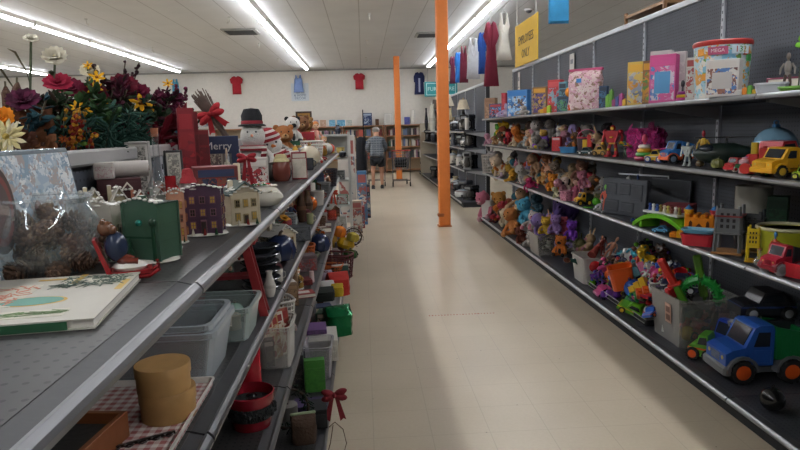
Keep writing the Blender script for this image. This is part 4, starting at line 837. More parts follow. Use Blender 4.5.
# far end of the top shelf: dolls, plush, ornaments
FAR = [('santa', 'santa_doll', 'santa doll', 'Santa doll in a red coat with a white beard, by the bright red box', 297, 128, -.70, 13, ['#a3262c']),
 ('doll', 'cloth_doll', 'doll', 'cloth doll with orange hair and a pale pink dress, far end of top shelf', 319, 122, -.62, 13, ['#d8b090', '#c98f80', '#c77a3c']),
 ('plush', 'reindeer_plush', 'stuffed toy', 'brown reindeer plush standing below the gold picture', 300, 115, -.72, 16, ['#7b5232', '#a07a50', '#6a4426']),
 ('plush', 'teddy_bear', 'stuffed toy', 'golden teddy bear with a dark vest, left of the cloth doll', 311, 118, -.74, 13, ['#8c6535', '#b08b55']),
 ('plush', 'dog_plush', 'stuffed toy', 'black and white dog plush behind the dark green box', 292, 116, -.74, 14, ['#d2cec8', '#2a2a2c', '#1e1e20']),
 ('plush', 'teddy_bear', 'stuffed toy', 'ginger teddy bear behind the striped-hat snowman', 283, 124, -.72, 18, ['#a8693a', '#c89a68']),
 ('snowman', 'snowman_doll', 'snowman doll', 'small snowman doll with blue and white scarf, in front of the bright red box', 305, 146, -.52, 16, ['#56708c', '#5d7590']),
 ('santa', 'santa_doll', 'santa doll', 'Santa doll with yellow hat beside the slim white box', 295, 145, -.50, 13, ['#5c4a2c', '#c99a3e']),
 ('plush', 'bear_plush', 'stuffed toy', 'white bear plush with red scarf, near the shelf edge at the far end', 314, 148, -.46, 14, ['#cfc8bf', '#b9463f', '#d4cdc3']),
 ('figure', 'nutcracker', 'figurine', 'dark red nutcracker soldier behind the white bear plush', 314, 137, -.60, 8, ['#8f2a2a', '#caa88a', '#26262c']),
 ('doll', 'angel_doll', 'doll', 'pale angel doll in a white and pink dress, far end of top shelf', 326, 136, -.52, 11, ['#dab79c', '#c9a9a0', '#b98a5a']),
 ('santa', 'santa_doll', 'santa doll', 'thin red Santa doll right of the orange-haired cloth doll', 324, 128, -.66, 9, ['#a8524a']),
 ('ball', 'bauble', 'bauble', 'orange-red round bauble at the far end of the shelf', 330, 151, -.44, 9, ['#c2432a', '#b99a4a']),
 ('candle', 'candle', 'candle', 'short yellow candle beside the orange-red bauble', 334, 150, -.42, 5, ['#c8b25c']),
 ('vase', 'vase', 'vase', 'small brown vase at the far shelf edge', 333, 145, -.52, 6, ['#5a3b2a', '#8c6a44']),
 ('plush', 'elf_plush', 'stuffed toy', 'small red elf plush lying before the angel doll', 321, 153, -.43, 10, ['#a63c36', '#d0b49a', '#8f2f2c']),
 ('cup', 'mug', 'mug', 'dark grey mug near the edge, left of the elf plush', 309, 158, -.42, 9, ['#4c4c50', '#6a6a6c'])]
for i, (kd, nm, ct, lb, px, py, X, wp, c) in enumerate(FAR):
    p, w_, h_ = fit(px, py, X, ZT, wp*1.1); base = 0
    if h_ > w_*1.9:
        base = h_-w_*1.8; cx_ = ('#4c2a2a', '#3a3c40', '#5a4a3c', '#24382c')[i % 4]
        put('carton', 'gift_box', ('dark red', 'charcoal', 'brown', 'dark green')[i % 4]+' box under the '+' '.join(lb.replace(',', '').split()[:5]), 'box', p, (w_*1.02, base-.002), [cx_, cx_, '#6a5a50', cx_], w_*.8, .2, seed=60+i)
    put(kd, nm, lb, ct, (p.x, p.y, ZT+base), (w_, h_-base), c, w_*.7, .3)

# ------------------------------------------------------------------ artificial flowers on the far side's shelf
def bloom(name, label, px, py, X, wpx, c, cat='artificial flower', **k):
    p = inv(px, py, X=X); bd = k.pop('bend', .05); wpx *= 1.22; h_ = p.z-1.26; t = thing(name, label, cat, (X-bd, p.y, 1.262), 0); g_flower(t, wpx*kk(p), .1, h_, c, bend=bd, **k)
bloom('peony_stem', 'tall white artificial peony reaching up against the ceiling light', 55, 58, -1.0, 21, ['#cfc8b4', '#b8a86a'], tilt=.9, rings=4)
bloom('peony_stem', 'small cream artificial peony bud, highest flower in the display', 31, 40, -1.05, 13, ['#d0cbb9', '#a9a070'], tilt=.6)
bloom('rose_stem', 'white artificial rose between burgundy dahlia and yellow lilies', 90, 72, -1.1, 17, ['#d3cab2', '#b9a35c'], tilt=.8)
bloom('rose_stem', 'pink-red artificial rose above the green leaves, left of the lilies', 58, 85, -1.0, 24, ['#9c2740', '#7a1c30'], tilt=.7, rings=4)
bloom('dahlia_stem', 'big burgundy artificial dahlia, right of the yellow lilies', 123, 88, -1.0, 27, ['#500d1e', '#2c0a12', '#5e1224'], tilt=.8, rings=4)
bloom('dahlia_stem', 'burgundy artificial dahlia low in the centre of the display', 93, 98, -.96, 26, ['#4a0c1b', '#2a0a10', '#581222'], tilt=1.0, rings=4)
bloom('dahlia_stem', 'dark purple artificial dahlia over the brown leaves', 24, 103, -.96, 28, ['#40182c', '#2a0f1c', '#56203a'], tilt=.7)
bloom('gerbera_stem', 'orange artificial gerbera cut off by the left picture edge', 3, 120, -.93, 22, ['#d07a1e', '#8a4a1a'], tilt=1.1)
bloom('dahlia_stem', 'cream artificial chrysanthemum at the left edge below the orange gerbera', 7, 138, -.90, 32, ['#cdbf8c', '#b39a4a', '#d8cfae'], style='dahlia', tilt=1.2, rings=4)
for i, (px, py, X, wd, dsc) in enumerate(((97, 78, -1.0, 15, 'above the two dahlias'), (95, 89, -.95, 14, 'between the two dahlias'), (104, 104, -.93, 13, 'under the big burgundy dahlia'), (76, 108, -.93, 13, 'left of the low burgundy dahlia'), (86, 111, -.92, 12, 'lowest in the centre of display'), (141, 104, -.95, 20, 'right of the pine branches'), (152, 109, -.97, 13, 'beside the teal hydrangea'), (168, 84, -1.05, 10, 'at the far right tip of the display'), (30, 95, -1.05, 9, 'beside the cattails'), (88, 66, -1.1, 9, 'beside the white rose'), (108, 92, -1.05, 12, 'touching the left of the big dahlia'))):
    bloom('lily_stem', 'yellow artificial lily '+dsc, px, py, X, wd, ['#cf9a1c', '#8f5a14'], style='lily', petals=6, rings=1, tilt=.9)
bloom('hydrangea_stem', 'teal-blue artificial hydrangea left of the tall red boxes', 180, 127, -.98, 26, ['#1f5266', '#16394a', '#2d6a80'], tilt=.6, rings=5)
bloom('succulent', 'dark brown star-shaped artificial succulent hanging over the shelf rail', 62, 153, -.86, 18, ['#33201c', '#241512'], style='lily', petals=8, rings=1, tilt=1.2, leaves=0, bend=.07)
bloom('succulent', 'bright green artificial succulent in front of the pine branches', 79, 142, -.89, 22, ['#55752e', '#6f8a3a'], style='lily', petals=11, rings=3, tilt=.6, leaves=0)
bloom('succulent', 'small orange and red artificial flower left of the green succulent', 64, 140, -.90, 9, ['#a8562a', '#7a2c1c'], style='lily', petals=8, tilt=.8, leaves=1)
for i, (px, py, X, wd, c, dsc) in enumerate(((36, 122, -.93, 34, '#5a3622', 'upper brown artificial magnolia leaf spray'), (44, 146, -.89, 26, '#68422a', 'lower brown artificial magnolia leaf spray above the silver box'), (26, 142, -.9, 22, '#4a2c20', 'darkest brown magnolia leaf spray, beside the cream chrysanthemum'))):
    bloom('magnolia_stem', dsc, px, py, X, wd, [c, '#4a2f22'], style='rose', petals=6, rings=2, tilt=1.1, leaf=c)
def spray(name, label, px, pyt, X, wpx, c, n=26, **k):
    p = inv(px, pyt, X=X); t = thing(name, label, 'artificial foliage', (X, p.y, 1.262), 0); g_spray(t, wpx*kk(p), .14, p.z-1.26, c, n, **k)
spray('eucalyptus_spray', 'broad green artificial leaf branch under the pink-red rose', 62, 92, -.98, 46, ['#2f4a2c', '#3c5a34', '#2a3f2a'], 70, stems=5)
spray('eucalyptus_spray', 'dark green artificial leaf branch behind the lilies', 100, 84, -1.12, 60, ['#26382c', '#33472f'], 80, stems=5)
spray('berry_spray', 'burgundy berry spray rising at the right of the display', 146, 78, -1.05, 30, ['#4c1a2e', '#5c2038'], 60, ls=.022, lw=.6, stems=4, thick=5)
spray('berry_spray', 'burgundy berry spray with small pods, reaching farthest right', 160, 74, -1.1, 18, ['#561c32', '#3f1626'], 40, ls=.018, lw=.7, stems=3, thick=5)
spray('berry_spray', 'dark twig with tiny buds against the ceiling, between white rose and dahlia', 104, 60, -1.12, 34, ['#2e1c22', '#40242c'], 30, ls=.014, lw=.7, stems=4, thick=5)
spray('berry_spray', 'thin dark twig with buds beside the tall white peony', 78, 62, -1.14, 18, ['#2e1c22', '#3a2420'], 24, ls=.014, lw=.7, stems=3, thick=5)
spray('berry_spray', 'orange and red berry cluster right of the brown magnolia leaves', 50, 110, -.93, 22, ['#7a2c18', '#94541c', '#6a1a1a', '#a87a24'], 36, ls=.010, lw=.8, stems=6, thick=6)
spray('leaf_spray', 'teal artificial leaves at the left edge under the cattails', 2, 98, -1.0, 14, ['#1c343c', '#223f46'], 34, stems=3)
spray('leaf_spray', 'dark green leaves around the teal hydrangea', 172, 112, -1.0, 24, ['#28402f', '#33502f'], 44, stems=4)
spray('leaf_spray', 'long narrow burgundy ribbon leaves above the corked bottle', 142, 118, -.9, 34, ['#6b1826', '#541420'], 18, ls=.07, lw=.2, stems=4)
spray('leaf_spray', 'low dark green leaves filling the left end of the display', 20, 112, -1.08, 60, ['#22301f', '#2c3c26', '#3a2a20'], 90, stems=8)
spray('leaf_spray', 'low dark green leaves filling the middle of the display', 72, 100, -1.06, 70, ['#22301f', '#2c3c26', '#303820'], 110, stems=9)
spray('leaf_spray', 'dark leaves at the back of the display under the big burgundy dahlia', 118, 96, -1.1, 60, ['#22301f', '#2a3626', '#3c1c28'], 110, stems=9)
spray('leaf_spray', 'dark red and green leaves between the lilies and pine branches', 88, 104, -1.0, 44, ['#3c1c28', '#2a3626', '#54202c'], 80, stems=7)
spray('leaf_spray', 'green leaves right behind the pink-red rose', 50, 82, -1.1, 44, ['#2c4028', '#37502f'], 80, stems=7)
spray('leaf_spray', 'dark leaves between the cattails and the dark purple dahlia', 22, 88, -1.12, 40, ['#22301f', '#33261f'], 70, stems=6)
spray('leaf_spray', 'dark red-brown leaves behind the yellow lilies', 84, 74, -1.12, 40, ['#3c1824', '#2c2420', '#4c2030'], 80, stems=7)
spray('leaf_spray', 'dark plum leaves between big dahlia and burgundy berries', 136, 88, -1.1, 40, ['#3c1828', '#26241c', '#4c1c30'], 80, stems=7)
bloom('dahlia_stem', 'burgundy artificial dahlia half hidden behind the pink-red rose', 72, 90, -1.06, 22, ['#5a1028', '#2c0a16'], tilt=.8)
bloom('dahlia_stem', 'small burgundy artificial dahlia beside the burgundy berry spray', 139, 94, -1.04, 20, ['#560e26', '#2c0a16'], tilt=.8)
spray('berry_spray', 'red and gold berry sprig above the brown magnolia leaves', 44, 104, -.98, 22, ['#6a1a1a', '#946a1c'], 26, ls=.009, lw=.8, stems=5, thick=6)
for px, py, X, wp, dsc in ((108, 112, -.885, 60, 'long soft blue-green pine branch in the centre of display'), (122, 118, -.88, 50, 'blue-green pine branch just left of the corked bottle'), (86, 126, -.87, 56, 'lowest blue-green pine branch, lying over the shelf rail')):
    p = inv(px, py, X=X); t = thing('pine_branch', dsc, 'artificial foliage', (X, p.y, 1.262), 0); wm_ = wp*kk(p); hh = p.z-1.26
    for s_ in range(7):
        a0 = PI*s_/6; ex = Vector((.06*math.sin(a0*2), wm_*.6*math.cos(a0), hh*(.65+.4*math.sin(a0)))); m = MB('#3a3a2c', 'matte'); m.tube([(0, 0, 0), (ex.x*.5, ex.y*.3, ex.z*.6), tuple(ex)], .003, 4); st = m.obj('stem', t)
        m = MB('#2a443c', 'leaf')
        for i in range(110):
            m.use(('#2a443c', '#35544a', '#213831')[i % 3], 'leaf'); u = i/110; q = Vector((ex.x*.5, ex.y*.3, ex.z*.6)).lerp(ex, u); m.T = Matrix.Translation(q) @ Euler((rnd.uniform(-1, 1), rnd.uniform(-1, 1), rnd.uniform(0, 6.3))).to_matrix().to_4x4(); m.ell(.025, 0, 0, .032, .0036, .0036, 4, 4)
        o = m.obj('needles', st); o['kind'] = 'stuff'
for i, (px, py, lean) in enumerate(((5, 82, .05), (17, 78, .3))):
    p = inv(px, py, X=-1.05); t = thing('cattail', ('left', 'right')[i]+' brown cattail of the pair at the left edge', 'cattail', (-1.05, p.y-lean*.3, 1.262), 0); h_ = p.z-1.26
    m = MB('#5a5540', 'matte'); m.tube([(0, 0, 0), (0, lean*.1, h_*.6), (0, lean*.3, h_)], .003, 5); m.obj('stem', t)
    m = MB('#5f4436', 'plush'); m.tube([(0, lean*.17, h_*.74), (0, lean*.18, h_*.76), (0, lean*.27, h_*.93), (0, lean*.3, h_*.97)], [.004, .013, .013, .004], 10); m.obj('seed_head', t)
for i, (px, py) in enumerate(((25, 55), (12, 72))):
    p = inv(px, py, X=-1.1); h_ = p.z-1.26; t = thing('grass_stem', ('tall', 'short')[i]+' thin dry grass stem arching at the left edge', 'artificial foliage', (-1.1, p.y+.1, 1.262), 0); m = MB('#4d4a3c', 'matte'); m.tube([(0, 0, 0), (0, -.03, h_*.5), (0, -.1, h_*.9), (0, -.16, h_)], .0018, 4); m.obj('stem', t); m = MB('#6a6450', 'leaf'); m.tube([(0, -.1, h_*.9), (0, -.16, h_*1.0), (0, -.2, h_*1.01)], [.002, .004, .001], 5); m.obj('tip', t)
# dark trough that holds the stems
tag(MB('#1d2124', 'matte').box(0, 0, 0, .36, 3.3, .09, .01).obj('flower_trough'), 'low dark trough holding the artificial flower stems, behind the shelf rail', 'planter').location = (-1.06, 2.4, 1.264)

# small Christmas pieces crowding the far half of the top shelf
SMALL = [('santa', 'santa_figurine', 'Santa figurine', 'figurine'), ('snowman', 'snowman_figurine', 'snowman figurine', 'figurine'), ('candle', 'candle', 'candle', 'candle'), ('ball', 'bauble', 'bauble', 'bauble'), ('cup', 'mug', 'mug', 'mug'), ('house', 'ceramic_house', 'ceramic cottage', 'ceramic house'), ('jar', 'jar', 'lidded jar', 'jar'), ('bow', 'ribbon_bow', 'ribbon bow', 'bow'), ('doll', 'angel_doll', 'angel doll', 'doll'), ('carton', 'gift_box', 'gift box', 'box'), ('gourd', 'apple_ornament', 'apple ornament', 'ornament'), ('vase', 'vase', 'vase', 'vase'), ('wreath', 'wreath', 'small wreath', 'wreath'), ('basket', 'basket', 'basket', 'basket')]
SC = {'red': '#8a1f22', 'cream': '#b9ae98', 'dark green': '#23402c', 'white': '#bcb8b0', 'gold': '#94702c', 'brown': '#5c3f2c', 'navy': '#232c48', 'orange': '#a8521e', 'dusty pink': '#9a6468', 'grey': '#6a6a6a', 'tan': '#92764e', 'maroon': '#561a20'}
USED = set()
def crowd(zs, n, xr, yr, hr, where, kinds=None, seed=1):
    ks = [q for q in SMALL if not kinds or q[0] in kinds]; cs = list(SC)
    for i in range(n):
        u = (i*.618034+seed*.37) % 1; y = yr[0]+(yr[1]-yr[0])*u; x = rnd.uniform(*xr); h_ = rnd.uniform(*hr); q = ks[(i*5+seed) % len(ks)]; ci = (i*7+seed) % len(cs)
        rowx = 'near the lip' if x > (xr[0]+xr[1])/2 else 'at the back'; third = ('near', 'middle', 'far')[min(2, int(u*3))]
        for _ in range(12):
            lb = cs[ci]+' '+q[2]+' '+rowx+' of '+where+', '+third+' stretch'
            if lb not in USED: break
            ci = (ci+1) % len(cs)
        USED.add(lb); c = SC[cs[ci]]; c2 = SC[cs[(ci+3) % len(cs)]]
        w_ = h_*{'santa': .55, 'snowman': .6, 'candle': .5, 'bow': .9, 'vase': .5, 'doll': .6, 'basket': 1.4, 'carton': .9}.get(q[0], 1.0)
        cc = {'ball': [c, '#94702c'], 'house': [c, '#bcb8b0', c2], 'snowman': [c, c2], 'doll': ['#c09a80', c, '#6a4a2c'], 'carton': [c, c, c2, '#b9ae98'], 'gourd': [c, '#4a3420'], 'jar': [c, c2], 'vase': [c, c2], 'cup': [c, c2], 'santa': [c]}.get(q[0], [c])
        put(q[0], q[1], lb, q[3], (x, y, zs), (w_, h_), cc, w_*.8, rnd.uniform(-.5, 1), **({'seed': i} if q[0] == 'carton' else {}))
crowd(ZT, 34, (-.74, -.42), (4.3, 8.35), (.07, .2), 'the top shelf', seed=2)
# ================================================================== LEFT SIDE, LOWER SHELVES
Z2, Z3, ZD = .963, .546, .106
# gingham tray with contents
t = thing('gingham_tray', 'shallow tray lined with red and white gingham cloth, nearest on the second shelf', 'tray', (-.54, 1.235, Z2), 0)
m = MB('#c9c3bb', 'paper'); m.pan(.30, .55, .022, .003, .97, .004, .01); m.obj('tray', t)
m = MB(checked('#86090f', '#c8bfb8', .0125)); m.box(0, 0, .005, .285, .535, .004); m.box(.146, 0, .004, .003, .53, .017); m.obj('cloth_lining', t)
p = inv(150, 432, Z=Z2+.01)
t = thing('round_box', 'lower tan round wooden box, under its twin on the gingham tray', 'box', (-.447, 1.33, Z2+.0095), 0, 'tan round boxes')
def rbox(t, r, h, c):
    m = MB(c, 'wood'); m.lathe([(r*.96, 0), (r*.96, h*.98)], n=40); m.obj('side', t); m = MB(c, 'wood'); m.lathe([(r, h*.62), (r, h), (r*.98, h+.002), (.001, h+.002)], n=40); m.obj('lid', t)
rbox(t, .060, .062, '#a67f4c')
t = thing('round_box', 'upper tan round wooden box with a plain lid, stacked on its twin', 'box', (-.451, 1.325, Z2+.0735), 0, 'tan round boxes'); rbox(t, .058, .056, '#ad8652')
t = thing('wooden_box', 'open brown wooden box with a dark inside, left of the tan round boxes', 'box', (-.60, 1.12, Z2+.0095), -.12)
m = MB('#7a4522', 'wood')
for s_ in (-1, 1): m.box(s_*.08, 0, 0, .012, .26, .055, .001); m.box(0, s_*.124, 0, .16, .012, .055, .001)
m.obj('frame', t); m = MB('#15130f', 'matte'); m.box(0, 0, .002, .15, .24, .03); m.obj('tray_liner', t)
t = thing('cookie_cutter', 'strip of small dark cutters lying on the gingham cloth before the round boxes', 'cutter', (-.46, 1.2, Z2+.0095), .5)
m = MB('#3a3432', 'metal')
for i in range(5): m.tube([(-.05+i*.025+.009*math.cos(a), .009*math.sin(a), .006) for a in [2*PI*j/7 for j in range(7)]], .0016, 4, True)
m.box(0, .012, 0, .13, .006, .006); m.obj('cutters', t)
put('bin', 'plastic_tub', 'large clear plastic tub behind the tan round boxes', 'plastic tub', (-.575, 1.63, Z2), (.38, .135), ['#b9c0c4'], .26, 0)
put('bin', 'plastic_tub', 'second clear plastic tub nested inside the large clear tub', 'plastic tub', (-.575, 1.635, Z2+.012), (.36, .14), ['#c3c9cc'], .245, 0)
put('carton', 'small_box', 'reddish printed box lying inside the large clear tub', 'box', (-.52, 1.6, Z2+.02), (.18, .07), ['#6a3a34', '#7c4038', '#5a3a30', '#8a5a4a'], .1, .2, seed=21)
put('bin', 'plastic_tub', 'clear plastic tub with a red and white label and greenish contents', 'plastic tub', (-.475, 1.925, Z2), (.24, .105), ['#b5c3bf'], .22, .0, sticker='#c9b9ac')
put('ball', 'glass_ornament', 'green glass ornament inside the labelled clear tub', 'ornament', (-.52, 2.0, Z2+.008), (.07, .07), ['#2f5a50', '#8a8f86'])
put('ball', 'glass_ornament', 'pale green glass ornament inside the labelled clear tub', 'ornament', (-.44, 2.03, Z2+.008), (.06, .06), ['#7d9a8c', '#8a8f86'])
put('candle', 'candle', 'ivory candle lying in the labelled clear tub', 'candle', (-.43, 1.94, Z2+.008), (.05, .05), ['#bdb199'])
# red bench
t = thing('wooden_stand', 'dark red wooden folding stand with slanted leg, on the second shelf', 'stand', (-.475, 2.12, Z2), .1)
m = MB('#8a1e22', 'paint'); m.box(0, 0, .25, .20, .12, .018, .003); m.obj('top', t)
for s_ in (-1, 1):
    m = MB('#8a1e22', 'paint'); m.prism([(s_*.05, .25), (s_*.078, .25), (s_*.128, 0), (s_*.10, 0)][::-s_], -.045, -.03); m.obj('leg', t)
    m = MB('#7a1a1e', 'paint'); m.prism([(s_*.05, .25), (s_*.078, .25), (s_*.128, 0), (s_*.10, 0)][::-s_], .03, .045); m.obj('leg', t)
m = MB('#6d171b', 'paint'); m.box(0, 0, .13, .16, .06, .012); m.obj('crossbar', t)
t = thing('wire_holder', 'black and silver wire holder under the red stand', 'holder', (-.66, 2.18, Z2), 0)
m = MB('#9a9a9c', 'metal')
for a in range(4): m.tube([(-.05, 0, 0), (.05*math.cos(a), .05*math.sin(a), .08), (.07, 0, .02*a)], .002, 4)
m.tube([(.05*math.cos(a), .05*math.sin(a), .0025) for a in [2*PI*i/12 for i in range(12)]], .0025, 4, True); m.obj('frame', t)
def p2(gk, name, label, cat, px, py, wpx, hpx, c, zs=Z2, dp=None, rz=.3, **k):
    p, w_, h_ = ft(px, py, zs, wpx, hpx); p.y = min(p.y, 8.4); p.x = min(max(p.x, -.74), (-.36 if zs > .2 else -.25)-w_*.3)
    return put(gk, name, label, cat, p, (w_, h_), c, dp or w_*.8, rz, **k)
p2('plates', 'plate_stack', 'stack of dark grey square-edged dishes right of the red stand', 'dishes', 262, 292, 40, 48, ['#33353a', '#3e4046', '#2b2d31'], n=6)
p2('wreath', 'pine_sprig_ring', 'dark green pine ring lying behind the plate stack', 'wreath', 266, 262, 26, 24, ['#1f3826'])
p2('vase', 'candle_holder', 'white ribbed candle holder near the shelf edge, before the dish stack', 'candle holder', 281, 296, 12, 26, ['#c8c4bb', '#b5b1a8'])
p2('cup', 'candle_holder', 'short white candle holder beside the ribbed one', 'candle holder', 290, 281, 10, 13, ['#c5c2ba', '#aaa79f'])
for i, (kd, nm, ct, lb, px, py, wp, hp, c) in enumerate((
 ('flower', 'flower_pick', 'artificial flower', 'yellow-orange flower pick on the second shelf, left of the glass box', 268, 246, 12, 26, ['#b9802a', '#7a4a1a']),
 ('santa', 'santa_doll', 'santa doll', 'small Santa figure among green sprigs on the second shelf', 277, 245, 11, 22, ['#96342a']),
 ('wreath', 'pine_sprig_ring', 'wreath', 'small green wreath beside the yellow-orange flower pick', 283, 252, 16, 18, ['#24452a']),
 ('gourd', 'apple_ornament', 'ornament', 'red-brown apple ornament on the second shelf', 287, 257, 13, 11, ['#8a3424', '#4a3420']),
 ('carton', 'storage_box', 'box', 'dark grey storage box with a light rim on the second shelf', 296, 240, 26, 14, ['#3b3f45', '#4a4e55', '#33363b', '#5a5e63']),
 ('basket', 'basket', 'basket', 'grey metal basket behind the dark grey storage box', 283, 232, 26, 16, ['#6f7275']),
 ('jar', 'jar', 'jar', 'milky glass jar on the second shelf, near the grey basket', 292, 226, 12, 14, ['#a9acaa', '#8c2c2c']),
 ('vase', 'vase', 'vase', 'tall brown vase directly under the top shelf rail', 302, 222, 10, 34, ['#4f392c', '#6a4a38']),
 ('vase', 'vase', 'vase', 'wide brown mottled vase beside the tall brown one', 308, 214, 11, 24, ['#5c4636', '#3e2c22']),
 ('cup', 'mug', 'mug', 'green and cream mug on the second shelf, right of brown vases', 313, 224, 8, 11, ['#9fa37a', '#c8c4b0']),
 ('bucket', 'tin_bucket', 'bucket', 'white bucket with red and green flowers painted around it', 317, 205, 15, 15, ['#aaa49c', '#b9b3aa']),
 ('plates', 'plate_stack', 'dishes', 'pile of red and white Christmas plates on the second shelf', 305, 236, 14, 8, ['#8c2c2a', '#c3beb4']),
 ('cup', 'mug', 'mug', 'red mug with white band on the second shelf near the plates', 298, 214, 8, 9, ['#8f2b2a', '#c9c4ba']),
 ('santa', 'santa_doll', 'santa doll', 'little red Santa behind the white painted bucket', 325, 192, 8, 18, ['#8f2b2a']),
 ('basket', 'basket', 'basket', 'dark oval basket at the far end of the second shelf', 327, 186, 20, 16, ['#38343c']),
 ('ball', 'bauble', 'bauble', 'large dusky pink bauble in the dark oval basket', 329, 179, 9, 9, ['#a2514f', '#8a7a4a']),
 ('carton', 'gift_box', 'box', 'flat grey box lying under the dark oval basket', 314, 190, 22, 5, ['#4a4b50', '#5b5d62', '#3a3b3f']),
 ('cup', 'mug', 'mug', 'cream mug with red dots beside the flat grey box', 321, 200, 8, 9, ['#bcb4a8', '#9a3a32']),
 ('snowman', 'snowman_figurine', 'figurine', 'small snowman figurine on the second shelf near the red mug', 310, 205, 8, 16, ['#8f2b2a', '#33465a']),
 ('candle', 'candle', 'candle', 'thick dark red candle in the shadow of the second shelf', 276, 222, 10, 16, ['#6a1f22']),
 ('house', 'ceramic_house', 'ceramic house', 'tiny pale ceramic house on the second shelf under the poinsettia dish', 262, 226, 14, 14, ['#9d8f80', '#b9b2a8', '#6a4a3c']),
 ('candle', 'candle', 'candle', 'dark green candle beside the dark red one', 268, 232, 9, 14, ['#22402e']),
 ('carton', 'gift_box', 'box', 'dark red box on second shelf, behind the white candle holders', 270, 278, 22, 14, ['#4c1c1e', '#5e2224', '#3c1618']))):
    dpw = {'flower': .1}.get(kd)
    p2(kd, nm, lb, ct, px, py, wp, hp, c, dp=dpw, **({'seed': i+30} if kd == 'carton' else {}))
# third shelf
p, w_, h_ = ft(246, 424, Z3, 50, 40)
t = thing('basket', 'round red basket with a black furry band around the middle', 'basket', (-.435, 2.15, Z3), 0)
r_ = .083
m = MB('#7a1520', 'glossy'); m.lathe([(r_*.82, 0), (r_*.9, .04)], n=28); m.lathe([(r_*.97, .085), (r_*1.03, .098), (r_*1.04, .125), (r_*.98, .127), (r_*.9, .09), (r_*.78, .01), (.001, .01)], n=28); m.obj('basket_wall', t)
m = MB('#15181a', 'plush'); m.lathe([(r_*.9, .035), (r_*1.0, .045), (r_*1.02, .075), (r_*.95, .09)], n=28)
for i in range(60): a = rnd.uniform(0, 6.28); m.ell(r_*.99*math.cos(a), r_*.99*math.sin(a), rnd.uniform(.045, .08), .009, n=5)
m.obj('furry_band', t)
m = MB('#2a2a2e', 'foil'); m.at(0, 0, .05)
for i in range(14): m.ell(rnd.uniform(-.045, .045), rnd.uniform(-.045, .045), rnd.uniform(0, .04), .022, .022, .01, 6)
m.obj('tissue', t)
p2('bag', 'gift_bag', 'red glossy gift bag with black stripes behind the red basket', 'bag', 252, 386, 20, 40, ['#9c1a26', '#16181a'], zs=Z3, kind='glossy')
p2('carton', 'card_box', 'dark box with a small barcode label, between red bag and card tub', 'box', 268, 366, 13, 28, ['#2a2624', '#3b302a', '#1d1b1a', '#6a5a4a'], zs=Z3, seed=41, panel='#b8b0a4')
ft_ = put('bin', 'plastic_tub', 'clear plastic tub full of cards on the third shelf', 'plastic tub', (-.425, 2.78, Z3), (.15, .19), ['#c8c6bf'], .24, 0)
for i, (x, y, c_, w__) in enumerate(((-.46, 2.74, '#c9bda0', 'cream'), (-.44, 2.77, '#a98a5c', 'tan'), (-.42, 2.80, '#c8c2b4', 'white'), (-.40, 2.84, '#8c4a3a', 'rust red'))):
    put('carton', 'card_pack', w__+' pack of cards standing in the clear tub on the third shelf', 'cards', (x, y, Z3+.012), (.10, .19+i*.006), [c_, c_, '#bfb49c', '#8f2f2c'], .014, .9, rx=-.14, seed=50+i)
for i, (kd, nm, ct, lb, px, py, wp, hp, c) in enumerate((
 ('carton', 'wooden_box', 'box', 'tan wooden box on edge on the third shelf, behind the card tub', 291, 305, 14, 22, ['#7c6248', '#8a6e50', '#6a5038', '#96785a']),
 ('book', 'picture_book', 'book', 'red and white striped book lying on the third shelf', 303, 296, 22, 4, ['#8f2a2c', '#c9c4bc']),
 ('carton', 'gift_box', 'box', 'dark red flat box on the third shelf, behind the striped book', 300, 284, 22, 5, ['#6a2024', '#7c2a2c', '#541a1c']),
 ('carton', 'gift_box', 'box', 'grey-pink box with red base on the third shelf', 306, 270, 20, 16, ['#6a5a5c', '#7c6668', '#8f3230', '#5a4a4c']),
 ('candle', 'candle', 'candle', 'pale pink candle at the third shelf edge', 312, 282, 5, 12, ['#b9a6a4']),
 ('tray', 'serving_tray', 'tray', 'oval green-grey tray on the third shelf', 309, 257, 20, 4, ['#7c8470']),
 ('basket', 'basket', 'basket', 'flat basket with red berries on the third shelf', 318, 246, 20, 8, ['#6a5040']),
 ('plates', 'plate_stack', 'dishes', 'low stack of white saucers on the third shelf', 316, 238, 14, 6, ['#b9b6b0', '#8f8c88']),
 ('book', 'picture_book', 'book', 'brown and cream magazine pile on the third shelf', 321, 232, 18, 5, ['#6a4a3a', '#b5ada0']),
 ('book', 'picture_book', 'book', 'thin grey book on top edge of the third shelf', 322, 226, 16, 4, ['#5a5a5e', '#8a3c38']),
 ('jar', 'jar', 'jar', 'white jar with a red lid, third shelf', 324, 219, 8, 10, ['#b0aca4', '#a8332a']),
 ('carton', 'gift_box', 'box', 'small white box behind the white jar, third shelf', 329, 214, 8, 8, ['#b9b4aa', '#aca69c', '#c4beb4']),
 ('bow', 'ribbon_bow', 'bow', 'bright orange-red bow on the third shelf', 334, 208, 10, 20, ['#c23a22']),
 ('bag', 'gift_bag', 'bag', 'orange-red crumpled bag on the third shelf', 332, 220, 9, 10, ['#b93a28']),
 ('cup', 'mug', 'mug', 'dark mug on third shelf near the cream book', 326, 206, 5, 7, ['#3c3634', '#5a524c']),
 ('carton', 'gift_box', 'box', 'striped pink and white box near the tan wooden box', 290, 330, 12, 5, ['#b9aaa4', '#9a4a48', '#b9b0a8']))):
    p2(kd, nm, lb, ct, px, py, wp, hp, c, zs=Z3, dp=({'flower': .1, 'bow': .05}.get(kd)), **({'seed': i+70} if kd == 'carton' else {}))
